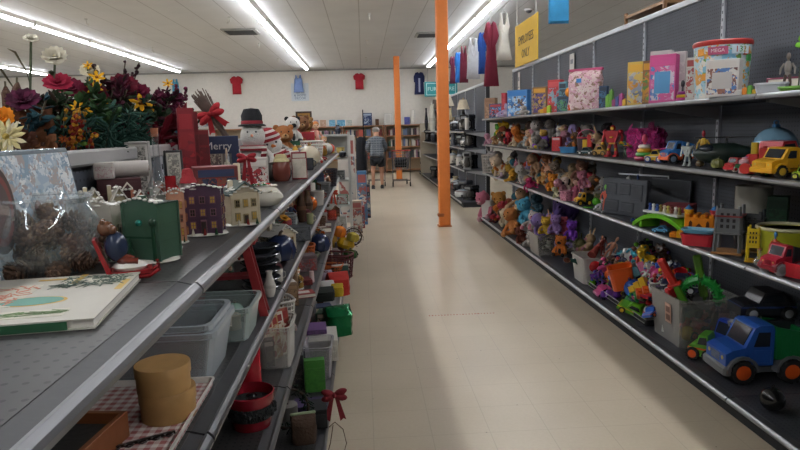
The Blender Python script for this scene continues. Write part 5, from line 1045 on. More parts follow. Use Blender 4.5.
# bottom deck
DX = -.33
put('carton', 'card_box', 'bright green box standing on the bottom shelf', 'box', (-.325, 3.45, ZD), (.115, .19), ['#3c7a2c', '#3f8030', '#37742a', '#44862f'], .05, .15, seed=90, panel='#3a7a2a')
put('carton', 'card_box', 'dark purple box lying under the green box', 'box', (-.33, 3.2, ZD), (.17, .045), ['#33244a', '#3c2a56', '#2a1d3e'], .12, .1, seed=91)
put('carton', 'black_box', 'black box at the edge of the bottom shelf, under the dark red bow', 'box', (-.285, 3.04, ZD), (.10, .10), ['#17191b', '#1d2022', '#131416'], .14, .1, seed=92)
put('bow', 'ribbon_bow', 'dark red satin bow hanging over the aisle edge of bottom shelf', 'bow', (-.19, 2.99, ZD+.03), (.13, .19), ['#7a1a24'], .04, .1)
t = thing('curled_ribbon', 'thin brown curled ribbon hanging from the bottom shelf to the floor', 'ribbon', (-.2, 2.93, 0), 0)
m = MB('#4a3226', 'matte'); m.tube([(-.02, .03, .12), (.01, .02, .15), (.05, 0, .12), (.065, -.01, .05), (.05, -.02, .004)], .0022, 5); m.tube([(-.0, .03, .13), (-.015, .0, .05), (-.03, -.01, .004)], .0022, 5); m.obj('ribbon', t)
put('wreath', 'wreath', 'dark green wreath leaning at the near end of the bottom shelf', 'wreath', (-.40, 2.92, ZD), (.26, .26), ['#1c2e24', '#24382a'], .05, .3, rx=-.25)
put('bag', 'burlap_bag', 'brown bag with green and white lining in front of the dark green wreath', 'bag', (-.335, 2.86, ZD), (.12, .14), ['#4a3628', '#7c8a6a'], .1, .2, kind='fabric')
put('candle', 'pillar_candle', 'pale wide cylinder candle under the picnic bag, mostly hidden', 'candle', (-.44, 3.12, ZD), (.1, .08), ['#6a6660'])
put('carton', 'shoe_box', 'white cardboard box with angled lid on the bottom shelf', 'box', (-.315, 4.05, ZD), (.19, .14), ['#bdb9ae', '#b4b0a6', '#c4c0b5', '#aba79c'], .30, .08, seed=94, panel='#b9b5ab')
put('carton', 'gift_box', 'purple box on top of the white cardboard box', 'box', (-.36, 4.12, ZD+.142), (.13, .03), ['#5a3a6a', '#6a487a', '#4c305c'], .18, .1, seed=95)
put('bin', 'plastic_tub', 'frosted storage tub on the bottom shelf under the green shiny bag', 'plastic tub', (-.32, 3.72, ZD), (.17, .2), ['#a9a6ac'], .24, 0)
put('bag', 'shiny_bag', 'shiny emerald green gift bag drooping over the bottom shelf edge', 'bag', (-.235, 4.4, ZD+.03), (.2, .20), ['#0f6a3c'], .24, .4, kind='foil')
put('bin', 'plastic_tub', 'white plastic tub behind the emerald green bag', 'plastic tub', (-.33, 4.92, ZD), (.2, .12), ['#c9c8c8'], .32, 0, kind='plastic')
put('bag', 'black_bag', 'black fabric bag on the white plastic tub', 'bag', (-.36, 5.0, ZD+.12), (.16, .10), ['#1b211c'], .2, .2, kind='fabric')
put('bag', 'yellow_bag', 'small bright yellow pouch beside the black fabric bag', 'bag', (-.26, 5.1, ZD+.12), (.10, .10), ['#b99a1c'], .12, .2, kind='fabric')
put('bag', 'red_pouch', 'crumpled bright red pouch behind the yellow pouch', 'bag', (-.28, 5.62, ZD), (.2, .20), ['#b02a20'], .26, .3, kind='fabric')
put('bag', 'white_pouch', 'white cloth bag left of the bright red pouch', 'bag', (-.37, 5.42, ZD), (.14, .17), ['#b5b0ae'], .2, .3, kind='fabric')
put('bag', 'dark_green_bag', 'dark green cloth with white trim behind the bright red pouch', 'bag', (-.27, 6.0, ZD), (.16, .18), ['#1e3c32', '#b5b2aa'], .2, .3, kind='fabric')
put('basket', 'basket', 'brown basket on the bottom shelf behind the dark green cloth', 'basket', (-.34, 6.4, ZD), (.2, .14), ['#4a3028'], .2)
put('bag', 'lilac_pouch', 'pale lilac cloth left of the dark green cloth', 'bag', (-.40, 5.9, ZD), (.12, .16), ['#a898a8'], .12, .3, kind='fabric')
for i, (x, y, z, w__, h_, c, lb) in enumerate(((-.27, 7.35, .19, .22, .16, '#c29a1e', 'large yellow artificial gourd above the green one'), (-.18, 7.3, .28, .16, .14, '#b7a43a', 'yellow-green artificial gourd hanging into the aisle'), (-.34, 7.4, .32, .17, .17, '#c26a1e', 'orange artificial gourd left of the yellow ones'), (-.2, 7.15, ZD, .2, .13, '#2c4a26', 'dark green artificial gourd, lowest in the cluster'), (-.38, 7.15, ZD, .18, .15, '#a9aaa2', 'pale grey artificial gourd left of the dark green one'), (-.32, 6.9, ZD, .14, .11, '#4c5c34', 'small mottled green artificial gourd in front'))):
    put('gourd', 'gourd', lb, 'artificial gourd', (x, y, z), (w__, h_), [c, '#5c4a2c'], ry=(.3 if i < 3 else 0), group='artificial gourds')
put('wreath', 'wreath', 'autumn wreath with dark red leaves beside the gourds', 'wreath', (-.17, 7.8, ZD), (.3, .32), ['#3c1f22', '#2a3a26'], .06, .2)
for i, (x, y, c_, lb) in enumerate(((-.42, 8.3, '#8a7a6a', 'taupe storage box at the far end of the bottom shelf'), (-.36, 6.7, '#5a4a44', 'dark brown box behind the brown basket'), (-.45, 4.6, '#6a6a6e', 'grey box deep on the bottom shelf behind the green bag'), (-.45, 3.6, '#3a3a3c', 'dark grey box deep on the bottom shelf, behind the green box'))):
    put('carton', 'storage_box', lb, 'box', (x-.05, y, ZD), (.2, .2), [c_, c_, '#7a706a', '#4a4644'], .24, .1, seed=100+i)
# hidden-depth clutter on the lower shelves, filling them as in the photo
def clutter(zs, items):
    for i, (kd, nm, ct, lb, x, y, w_, h_, c) in enumerate(items):
        put(kd, nm, lb, ct, (x, y, zs), (w_, h_), c, w_*.8, rnd.uniform(-.5, .8), **({'seed': 200+i} if kd == 'carton' else {}))
clutter(Z2, [('carton', 'gift_box', 'box', 'dark green box deep on the second shelf, behind the dish stack', -.68, 2.75, .14, .16, ['#24382c', '#1c2c22', '#3a4a3c']),
 ('house', 'ceramic_house', 'ceramic house', 'brown ceramic house deep on the second shelf', -.64, 3.1, .13, .15, ['#6a4a3c', '#8a857c', '#4a3228']),
 ('santa', 'santa_doll', 'santa doll', 'faded Santa doll deep on the second shelf', -.66, 3.5, .12, .22, ['#7a2a2a']),
 ('basket', 'basket', 'basket', 'straw basket deep on the second shelf', -.62, 3.95, .2, .12, ['#8a6f4a']),
 ('snowman', 'snowman_figurine', 'figurine', 'snowman figurine deep on the second shelf beside the straw basket', -.62, 4.35, .12, .2, ['#7a2a2a', '#3a4a3a']),
 ('jar', 'jar', 'jar', 'brown cookie jar deep on the second shelf', -.6, 4.8, .14, .18, ['#6a4a34', '#8a6a4a']),
 ('carton', 'gift_box', 'box', 'maroon box toward the far end of the second shelf', -.58, 5.3, .2, .18, ['#5a2428', '#6a2c30', '#4a1c20']),
 ('candle', 'candle', 'candle', 'white pillar candle toward the far end of the second shelf', -.5, 5.8, .09, .16, ['#b9b2a6']),
 ('carton', 'gift_box', 'box', 'dark blue box at the far end of the second shelf', -.55, 6.4, .22, .2, ['#2a3448', '#323e54', '#222a3a'])])
clutter(Z3, [('carton', 'gift_box', 'box', 'dark box deep on the third shelf behind the card tub', -.68, 2.9, .2, .2, ['#33302e', '#3c3836', '#2a2826']),
 ('basket', 'basket', 'basket', 'wide brown basket deep on the third shelf', -.6, 3.5, .28, .16, ['#5a4432']),
 ('carton', 'gift_box', 'box', 'tan carton deep on the third shelf', -.6, 4.1, .26, .2, ['#7c6248', '#6a5238', '#8a7054']),
 ('bag', 'gift_bag', 'bag', 'dark red gift bag deep on the third shelf', -.6, 4.7, .2, .24, ['#5a1c22']),
 ('carton', 'gift_box', 'box', 'grey carton deep on the third shelf toward the far end', -.6, 5.4, .28, .22, ['#55565a', '#606166', '#4a4b4e']),
 ('bucket', 'tin_bucket', 'bucket', 'red tin bucket deep on the third shelf', -.55, 6.1, .2, .2, ['#7a2424', '#9a9a9a'])])

crowd(Z2, 62, (-.72, -.40), (2.45, 8.35), (.06, .17), 'second shelf', seed=3)
crowd(Z3, 44, (-.70, -.40), (3.1, 8.35), (.07, .2), 'third shelf', seed=5)
crowd(ZD, 26, (-.60, -.30), (4.3, 8.35), (.1, .24), 'bottom shelf', kinds=('bow', 'basket', 'gourd', 'carton', 'ball', 'wreath', 'santa', 'candle'), seed=7)
# ================================================================== RIGHT SIDE: TOYS
def pr(gk, name, label, cat, px, pyt, X, wpx, c, zs, dp=None, rz=-.7, dz=0, hm=None, **k):
    p, w_, h_ = fit(px, pyt, X, zs+dz, wpx)
    if hm: h_ = hm
    h_ = min(h_, {RZ[1]: .375, RZ[2]: .43, TD: .68}.get(zs, 2)-dz)
    if gk == 'plush' and h_ > 1.5*w_: dz += h_-1.5*w_; p.z += h_-1.5*w_; h_ = 1.5*w_
    return put(gk, name, label, cat, p, (w_, h_), c, dp or w_*.7, rz, **k)
T1, T2, T3, TD = RZ[0]+.001, RZ[1]+.001, RZ[2]+.001, .106
RZ = [T1, T2, T3]
A = lambda *a, **k: pr(*a, zs=T1, **k)
A('carton', 'toy_box', 'light blue boxed toy with a monkey picture, far end of the top shelf', 'toy box', 519, 90, 2.22, 22, ['#3f78b0', '#4a8ac4', '#2f64a0', '#c9c3b4', '#5a4638', '#8fb9da'], dp=.12, seed=3, panel='#2f72b4')
A('carton', 'toy_box', 'small dark blue and red toy box, farthest on the top shelf', 'toy box', 496, 104, 2.18, 14, ['#26486a', '#2f5f94', '#9c2c34', '#6fa0c4', '#1d2c44'], dp=.14, seed=5, panel='#a5343a')
A('carton', 'toy_box', 'plain brown box behind the small dark blue toy box', 'box', 491, 98, 2.35, 12, ['#8a6a50', '#9a785c', '#7c5c44'], dp=.1, seed=6)
A('carton', 'toy_box', 'narrow red box edge left of the light blue boxed toy', 'toy box', 505, 93, 2.28, 5, ['#a32c38', '#b5343f', '#8f2430'], dp=.1, seed=7)
A('plush', 'unicorn_plush', 'lilac and white plush toy lying in front of the light blue box', 'stuffed toy', 508, 102, 2.10, 20, ['#b7a6c4', '#cbbcc9', '#a590bb'], hm=.2)
A('plush', 'elephant_plush', 'pale grey elephant plush right of the lilac plush', 'stuffed toy', 524, 105, 2.08, 17, ['#9c948e', '#b3aaa2'], trunk=1, ears='flop')
A('carton', 'puzzle_box', 'brown puzzle box with a purple and yellow picture', 'puzzle box', 540, 87, 2.14, 15, ['#7a5a34', '#4a3a6a', '#b98a3a', '#6a4a7a', '#2f2a44', '#8c7a5c'], dp=.03, seed=8, panel='#c48c2c')
A('blocks', 'toy_bricks', 'yellow and orange toy bricks before the red box', 'toy bricks', 546, 106, 2.07, 11, ['#d09a1c', '#c97a1c', '#9ab52c'], dp=.08)
A('carton', 'toy_box', 'tall red box standing right of the puzzle box', 'toy box', 556, 80, 2.18, 13, ['#b33034', '#bf3a3c', '#a5282e', '#7a9aa8'], dp=.12, seed=9, panel='#c44a4c')
A('carton', 'toy_box', 'teal and black box leaning between the red box and pink bag', 'toy box', 564, 82, 2.20, 8, ['#5c8c98', '#49707c', '#6fa0aa', '#26343c'], dp=.08, seed=10)
A('carton', 'toy_box', 'small blue-green toy figure box in front of the teal box', 'toy box', 563, 96, 2.08, 11, ['#2f4a66', '#3c6a7a', '#4a8a5a', '#22303c'], dp=.05, seed=11)
A('ball', 'toy_ball', 'orange round cap toy beside the pink zip bag', 'toy', 570, 84, 2.10, 10, ['#cc7a1e', '#2f5a9a'], dz=.14)
A('cup', 'toy_cup', 'low orange toy dish in front of the pink zip bag', 'toy', 572, 105, 2.05, 9, ['#cf4a1e', '#cf4a1e'])
t = A('bag', 'blanket_bag', 'clear zip bag holding a pink and white flowered blanket', 'bag', 586, 70, 2.17, 34, ['#c9a3a9', '#a32c5c'], dp=.2)
for ch in t.children:
    if ch.name.startswith('bag'): ch.data.materials[0] = printed(['#cfb2b2', '#c492a0', '#d6c6bf', '#c9a2a6', '#8a6a58', '#d0b9b4'], 16, 4)
m = MB('#3a78b4', 'paper'); m.box(-.03, -.104, .26, .05, .002, .04); m.obj('label', t, 'small blue square label')
A('carton', 'toy_phone', 'small dark blue toy phone on the top shelf beside the pink bag', 'toy phone', 604, 86, 2.10, 8, ['#243a56', '#2f5a7c', '#1c2a3c'], dp=.05, seed=12)
A('blocks', 'toy_bricks', 'bright green toy block right of the toy phone', 'toy bricks', 610, 86, 2.10, 7, ['#6fa83c', '#5c9430'], dp=.06)
A('blocks', 'toy_bricks', 'low row of magenta and blue bricks near the yellow game box', 'toy bricks', 620, 94, 2.07, 14, ['#8c3a6a', '#36487a', '#a34a86', '#c49a34'], dp=.08)
A('carton', 'game_box', 'yellow and grey illustrated game box standing upright', 'game box', 637, 62, 2.16, 16, ['#c4a24a', '#8f97a8', '#d0b45c', '#6a7488', '#b5b4ac', '#c98a2c'], dp=.05, seed=13, panel='#cf9e34')
A('carton', 'game_box', 'narrow brown and green game box right of the yellow one', 'game box', 648, 61, 2.18, 7, ['#6a4a2c', '#8a5a24', '#4a7a34', '#b9821e'], dp=.06, seed=14)
A('carton', 'toy_box', 'plain pale grey box behind the pink tablet', 'toy box', 662, 51, 2.32, 20, ['#b4aeac', '#bdb7b4', '#a9a3a2'], dp=.06, seed=15)
t = A('carton', 'toy_box', 'pale grey box with hook tab, behind the pink tablet', 'toy box', 678, 52, 2.30, 17, ['#bab4b0', '#c2bcb8', '#aea8a6'], dp=.06, seed=16)
t = A('carton', 'toy_tablet', 'pink toy tablet box with a blue picture window', 'toy box', 665, 55, 2.14, 25, ['#bf4a82', '#c9548c', '#4a7ab4', '#c8bcc4', '#d070a0'], dp=.10, seed=17, panel='#c44a86', win='#5c94c0')
A('rings', 'toy_rings', 'magenta and yellow toy rings beside the pink tablet', 'toy', 683, 80, 2.10, 13, ['#a52c6a', '#c9a81e', '#8c2c7a', '#2c2a30'], dp=.08)
A('carton', 'toy_box', 'narrow white box left of the big brick bucket', 'toy box', 693, 58, 2.08, 9, ['#c4c0b8', '#b9b5ae', '#cdc9c1', '#a34a4a'], dp=.08, seed=18)
# brick bucket
p, w_, h_ = fit(723, 40, 2.20, T1, 55)
t = put('bucket', 'toy_bucket', 'large toy brick bucket with a red lid rim, on the top shelf', 'toy bucket', p, (w_, h_), ['#9fc0cc', '#a8302c'], w_, -.5, prints=printed(['#8fc0d6', '#c9c6be', '#d8d3c8', '#7ab0c8', '#d0922c', '#a9c8d0', '#6a9a4a', '#c8cfcf'], 13, 6))
m = MB('#a84a6a', 'paper')
for i in range(6): a = -PI/2-.45+i*.11; r__ = w_*.488; m.at(r__*math.cos(a), r__*math.sin(a), h_*.72, 0, 0, a+PI/2); m.box(0, 0, 0, w_*.06, .004, h_*.13)
m.obj('title_panel', t, 'pink title panel')
m = MB('#c9d8de', 'paper')
for i in range(6): a = -PI/2+.35+i*.11; r__ = w_*.488; m.at(r__*math.cos(a), r__*math.sin(a), h_*.72, 0, 0, a+PI/2); m.box(0, 0, 0, w_*.06, .004, h_*.14)
m.obj('number_panel', t, 'pale blue number panel')
for i, (a, z, q) in enumerate(((-2.4, .72, '#d8902a'), (-1.9, .5, '#d8982a'), (-2.15, .3, '#d08a26'), (-1.1, .35, '#3c8a4a'), (-.7, .7, '#b8402c'), (-.55, .6, '#3f8c46'), (-1.6, .2, '#5a9a4a'))):
    r__ = w_*.48; m = MB(q, 'paper'); m.at(r__*math.cos(a), r__*math.sin(a), h_*z, 0, 0, a+PI/2); m.box(0, 0, 0, w_*.13, .008, h_*.12, .002); m.obj('brick_picture', t)
for i, (ch, q, a) in enumerate((('1', '#a83a2c', -1.12), ('3', '#3f8c46', -.97), ('2', '#a89a5a', -.82))): word(ch, h_*.14, q, t, loc=(w_*.502*math.cos(a), w_*.502*math.sin(a), h_*.79), rot=(PI/2, 0, a+PI/2))
word('MEGA', h_*.08, '#d8cfd0', t, loc=(w_*.502*math.cos(-1.745), w_*.502*math.sin(-1.745), h_*.785), rot=(PI/2, 0, -1.745+PI/2))
A('carton', 'toy_box', 'white toy box with open top flaps, in front of the brick bucket', 'toy box', 725, 60, 2.03, 30, ['#c9c5bf', '#6a4a44', '#4a74ac', '#d0cac2', '#8a5a4a', '#c8c4bd'], dp=.12, seed=19, panel='#c6bfb8', win='#b9b4b0')
A('blocks', 'toy_bricks', 'small heap of white, orange and green bricks right of the bucket', 'toy bricks', 748, 86, 2.10, 18, ['#c9c9c4', '#cf7a24', '#5a9a3c', '#c9a42c'], dp=.08)
A('tray', 'toy_tray', 'white empty plastic tray on the near part of the top shelf', 'tray', 773, 80, 2.12, 28, ['#c6c8cc'], dp=.2, hm=.05)
A('figure', 'toy_figure', 'grey and brown toy figure with an orange chest, near the right edge', 'toy figure', 789, 52, 2.15, 16, ['#7a746c', '#6a6058', '#4a3830'], dp=.1)
A('book', 'picture_book', 'blue and red book lying behind the grey toy figure', 'book', 786, 78, 2.30, 30, ['#7a3a4c', '#3c5a94'], dp=.2)
A('tray', 'toy_tray', 'bright green flat tray under the grey toy figure', 'tray', 792, 88, 2.06, 22, ['#7ab04a'], dp=.1, hm=.02)
A('flower', 'toy_leaf', 'bright green plastic leaf sticking in from the right edge', 'toy', 801, 44, 2.2, 20, ['#6fae3c', '#5a9430'], petals=5, rings=1, tilt=1.2, bend=.02)

# second shelf
B = lambda *a, **k: pr(*a, zs=T2, **k)
PL = [(486, 132, 2.06, 9, ['#b98aa0', '#c8a0b0'], 'flop', 'pink long-eared plush at the far end'), (493, 122, 2.2, 10, ['#4f9a3a', '#6ab04a'], 'round', 'green plush at the far end'), (500, 122, 2.2, 9, ['#c9a21c', '#d0b03c'], 'round', 'yellow plush beside the green one'), (506, 118, 2.25, 11, ['#cfa624', '#c89a1c'], 'round', 'second yellow plush, taller than the first'), (507, 131, 2.1, 9, ['#a8242e', '#b5343c'], 'round', 'red plush in front of the tall yellow plush'), (497, 134, 2.08, 8, ['#a8805c', '#bfa07a'], 'round', 'light brown plush in front of the green one'), (514, 124, 2.22, 10, ['#a9564a', '#b86a5a'], 'round', 'brick-red plush above the white one'), (515, 136, 2.08, 11, ['#b9a68a', '#c9b8a0'], 'round', 'cream plush with dark eyes'), (522, 122, 2.24, 11, ['#8a5a3c', '#a8764f'], 'round', 'brown plush in the top row'), (525, 134, 2.1, 12, ['#8f9290', '#a8aaa8'], 'long', 'grey rabbit plush in the middle'), (530, 118, 2.28, 12, ['#5f4a40', '#7a6050'], 'round', 'dark brown plush high in the pile'), (533, 128, 2.16, 11, ['#b58a6a', '#cfae90'], 'round', 'tan plush with a pale muzzle'), (537, 139, 2.06, 11, ['#9a958f', '#b9b4ac'], 'flop', 'light grey plush dog near the shelf lip'), (541, 118, 2.2, 16, ['#8c8480', '#a29a94'], 'long', 'large grey rabbit plush under the top shelf'), (553, 118, 2.24, 14, ['#6f6964', '#827b75'], 'flop', 'dark grey elephant-like plush right of the large rabbit'), (532, 142, 2.05, 9, ['#c9b79a', '#d0c2a8'], 'round', 'small cream plush by the shelf lip'), (545, 128, 2.14, 10, ['#b08a3c', '#c4a45c'], 'round', 'mustard plush behind the purple chair')]
for px, py, X, wp, c, er, lb in PL: B('plush', 'plush_toy', lb+' of the plush pile, second shelf', 'stuffed toy', px, py, X, wp, c, ears=er, rz=rnd.uniform(-1.3, .2), rx=rnd.uniform(-.5, .5), ry=rnd.uniform(-.55, .55))
B('chairplush', 'toy_armchair', 'purple plush toy armchair with a yellow pocket', 'toy armchair', 541, 134, 2.08, 20, ['#7a4aa8', '#c9ae2c'], dp=.2)
B('carton', 'toy_box', 'small red card box right of the purple plush armchair', 'toy box', 557, 137, 2.06, 9, ['#b02228', '#b8282e', '#a51e24'], dp=.05, seed=22, panel='#c9b0b0')
B('bucket', 'toy_basket', 'dark pink toy basket with a tall hoop handle', 'toy basket', 587, 136, 2.18, 20, ['#3a2c36', '#b0344a'], handle='#c04a78', hm=.16)
B('tray', 'toy_dish', 'sky blue shell-shaped toy dish before the pink hoop basket', 'toy', 570, 148, 2.06, 18, ['#3f7fb0'], dp=.16, hm=.06)
B('blocks', 'toy_bricks', 'yellow and red toy blocks in the pink hoop basket', 'toy bricks', 588, 130, 2.16, 10, ['#d0a81e', '#b02a24'], dp=.05, dz=.02)
B('car', 'toy_car', 'dark teal toy car with white wheels, beside the sky blue dish', 'toy car', 586, 152, 2.04, 16, ['#2c4a4c', '#26282a', '#c9c9c4'], dp=.09, hm=.07)
B('car', 'toy_car', 'yellow-brown toy jeep left of the red robot', 'toy car', 600, 152, 2.05, 14, ['#a8843c', '#26282a', '#8a6a2c'], dp=.09, hm=.09)
B('robot', 'toy_robot', 'shiny red toy robot with yellow face', 'toy robot', 613, 125, 2.09, 20, ['#9c1c28', '#c9a02c'], dp=.12)
B('flower', 'toy_palm_tree', 'toy palm tree with yellow and green leaves and blue foot', 'toy', 624, 145, 2.10, 15, ['#b99a24', '#2c6a94', '#3c8a44'], petals=9, rings=1, tilt=.2, bend=.01, style='lily')
B('ball', 'toy_ball', 'dark green ball behind the toy palm tree', 'toy', 629, 150, 2.2, 9, ['#2c5a3c', '#203c2c'])
t = B('bag', 'tutu', 'bright pink tulle tutu behind the stacking rings', 'tutu', 646, 128, 2.28, 34, ['#b8327c'], dp=.22, kind='net')
m = MB('#b8327c', 'net')
for i in range(60):
    a = rnd.uniform(0, 6.28); z = rnd.uniform(.05, .26); m.T = Matrix.Translation((.13*math.cos(a), .09*math.sin(a), z)) @ Euler((rnd.uniform(0, 3), rnd.uniform(0, 3), a)).to_matrix().to_4x4(); m.ell(0, 0, 0, .045, .03, .002, 8, 4)
m.obj('ruffles', t)
B('rings', 'stacking_rings', 'stacking ring toy in maroon, green, yellow and white', 'stacking rings', 645, 134, 2.07, 19, ['#8c2440', '#3c8c3c', '#cf9c24', '#c9c4bc', '#b8405a'], dp=.1)
B('car', 'toy_car', 'small yellow toy car with blue and white wheels', 'toy car', 655, 152, 2.04, 18, ['#c4a42c', '#2f4a8c', '#c9c9c4'], dp=.09, hm=.09)
B('tray', 'toy_dish', 'magenta toy shell behind the small yellow car', 'toy', 661, 149, 2.14, 13, ['#a82c6c'], dp=.1, hm=.09)
B('truck', 'toy_truck', 'bright blue toy truck cab with orange bumper', 'toy truck', 676, 140, 2.10, 26, ['#2468a8', '#cf5a2c', '#2a70b0', '#1c1e22', '#6a7a8c'], dp=.14, rz=0)
B('robot', 'toy_robot', 'clear and white toy robot figure near the shelf lip', 'toy robot', 688, 142, 2.03, 12, ['#a9b0ac', '#c4c9c6'], dp=.08)
B('figure', 'toy_figure', 'toy figure with a red helmet and yellow body, behind dark helicopter', 'toy figure', 704, 130, 2.18, 14, ['#b8942c', '#9c2430', '#26282c'], dp=.1)
B('ship', 'toy_helicopter', 'large dark green and black toy helicopter', 'toy helicopter', 727, 136, 2.14, 62, ['#1d2a24', '#16191b'], dp=.2, rz=-.35)
B('gourd', 'toy_grenade', 'olive green toy ball grenade in front of helicopter', 'toy', 718, 160, 2.04, 14, ['#6a6c3a', '#4a4c2c'], hm=.07)
B('gourd', 'toy_grenade', 'darker brown toy grenade left of the olive one', 'toy', 700, 160, 2.04, 8, ['#5a4a30', '#3a3424'], hm=.05)
B('truck', 'toy_tractor', 'small red toy tractor with white wheels', 'toy tractor', 736, 157, 2.02, 18, ['#a8242a', '#b02a30', '#8c1c22', '#c4c0b8', '#8a2024'], dp=.08, rz=.1)
t = B('blocks', 'toy_train', 'brick-built toy train in red, pink and green with a yellow funnel', 'toy train', 755, 148, 2.02, 26, ['#c49aa0', '#a82a24', '#a82a24'], dp=.09)
for s_ in (-1, 1): m = MB('#b02c24'); m.at(s_*.03, -.06, .03, PI/2); m.cyl(0, 0, 0, .028, .012, n=14); m.obj('wheel', t)
m = MB('#2c6a3c'); m.box(0, 0, .03, .16, .1, .02, .003); m.obj('chassis', t); m = MB('#b8a02c'); m.cyl(0, 0, .1, .018, .06, n=12); m.obj('funnel', t)
B('ball', 'toy_helmet', 'clear and blue round toy helmet behind the red toy car', 'toy helmet', 776, 128, 2.30, 42, ['#6a8ca0', '#3a6a94'], hm=.2)
B('car', 'toy_car', 'big red toy car with a white badge, behind the yellow truck', 'toy car', 776, 140, 2.18, 44, ['#a82430', '#1f2022', '#2f4a94', '#5a5a60'], dp=.2, rz=.1)
B('truck', 'toy_truck', 'big yellow toy truck with purple stripe, at the right edge of second shelf', 'toy truck', 785, 146, 2.04, 52, ['#d09a1c', '#c9921a', '#d0a02c', '#1e1c20', '#b8942c'], dp=.17, rz=.05)
B('blocks', 'toy_bricks', 'small green toy bricks beside the train at the shelf lip', 'toy bricks', 763, 169, 2.0, 9, ['#2c7a3c', '#3c8a4c'], dp=.05)
B('car', 'toy_car', 'lime toy car cut off by the right picture edge', 'toy car', 801, 170, 2.01, 14, ['#9ab52c', '#222222', '#c9c94c'], dp=.08, hm=.06)

# third shelf
C3 = lambda *a, **k: pr(*a, zs=T3, **k)
C3('basket', 'basket', 'white wicker basket of plush toys at the far end', 'basket', 483, 154, 2.06, 16, ['#aca8a2'], dp=.2)
PL3 = [(482, 149, 2.08, 10, ['#b0acaa', '#c4c0bc'], 'long', 'white rabbit plush in the white wicker basket'), (491, 148, 2.2, 11, ['#a59a98', '#b8aaa8'], 'round', 'dusty pink plush behind the basket'), (499, 150, 2.2, 12, ['#a8988c', '#c2b4a6'], 'flop', 'beige plush dog right of the basket'), (494, 166, 2.06, 9, ['#c0a04a', '#cfb45c'], 'round', 'pale yellow plush near the lip'), (505, 152, 2.16, 16, ['#b5a08a', '#c6b49c'], 'round', 'large cream bear plush'), (513, 168, 2.05, 13, ['#c9962c', '#d4a844'], 'round', 'golden plush in front of the cream bear'), (502, 172, 2.03, 8, ['#b8a0b0', '#c9b4c0'], 'round', 'small lilac plush at the lip'), (516, 150, 2.3, 10, ['#3a3436', '#4c4446'], 'round', 'black plush in the shade'), (525, 165, 2.08, 9, ['#a090b0', '#b5a8c0'], 'long', 'lavender rabbit plush'), (529, 150, 2.24, 13, ['#a83c2c', '#b85444'], 'round', 'red-brown plush in the upper row'), (540, 150, 2.24, 14, ['#8c6a50', '#a3825f'], 'flop', 'brown plush dog in the upper row'), (531, 176, 2.03, 16, ['#a82458', '#bc3c70'], 'round', 'hot pink plush hanging over the lip'), (541, 168, 2.1, 11, ['#b5884c', '#c9a068'], 'round', 'sandy bear plush beside the orange one'), (551, 173, 2.05, 12, ['#cf7a1c', '#d8902c'], 'round', 'bright orange plush at the lip'), (550, 152, 2.2, 13, ['#7a4a2c', '#94603c'], 'round', 'russet bear plush above the orange plush'), (562, 158, 2.24, 13, ['#6a5a4c', '#82705f'], 'round', 'striped brown-grey plush'), (570, 162, 2.2, 13, ['#8a7458', '#a08a6c'], 'flop', 'olive brown plush dog'), (578, 158, 2.16, 15, ['#7a5040', '#a47860'], 'round', 'brown plush with pink muzzle'), (589, 163, 2.26, 18, ['#6c665c', '#807a70'], 'round', 'big dark grey plush leaning on the grey play set'), (559, 185, 2.03, 9, ['#a8a684', '#b8b698'], 'round', 'pale green plush left of the cow doll'), (567, 176, 2.1, 12, ['#c0aaa0', '#1e1d20', '#1a1a1c'], 'flop', 'white plush with black ears and bow'), (602, 196, 2.02, 13, ['#b0b0b0', '#8f9294', '#2a2a2c'], 'flop', 'small white and grey plush dog'), (584, 170, 2.06, 12, ['#9c5a6c', '#b07a88'], 'round', 'dusky rose plush'), (521, 178, 2.04, 8, ['#c4bcb0', '#b04a58'], 'round', 'white plush with pink scarf')]
for px, py, X, wp, c, er, lb in PL3: C3('plush', 'plush_toy', lb+', third shelf', 'stuffed toy', px, py, X, wp, c, ears=er, rz=rnd.uniform(-1.3, .2), rx=rnd.uniform(-.5, .5), ry=rnd.uniform(-.55, .55))
C3('bucket', 'toy_bucket', 'pink bucket with dark dots at the third shelf lip', 'toy bucket', 567, 190, 2.01, 15, ['#b8788c', '#b88090'], prints=printed(['#b8788c', '#b8788c', '#c0849a', '#6a3448'], 70, 3))
C3('doll', 'toy_doll', 'dusky pink doll seated between plush toys, third shelf', 'doll', 576, 178, 2.08, 12, ['#b08878', '#9a4a60', '#5a3428'])
C3('truck', 'toy_digger', 'yellow and black toy digger on the third shelf', 'toy digger', 583, 192, 2.02, 17, ['#cf9a1c', '#1c1c1e', '#1c1c1e', '#1a1a1a', '#cfa02c'], dp=.09, rz=.1)
C3('ball', 'toy_ball', 'bright green toy ball behind the small dog plush', 'toy', 597, 186, 2.12, 9, ['#4f9a2c', '#3a7a24'])
C3('figure', 'toy_figure', 'salmon-orange toy giraffe figure before the grey play set', 'toy figure', 606, 184, 2.03, 12, ['#b8503c', '#5a9a3c', '#b04a38'], dp=.1)
C3('blocks', 'toy_bricks', 'tiny green toy bricks under the small dog plush', 'toy bricks', 588, 206, 2.0, 10, ['#4a8c2c', '#3a7c24'], dp=.05)
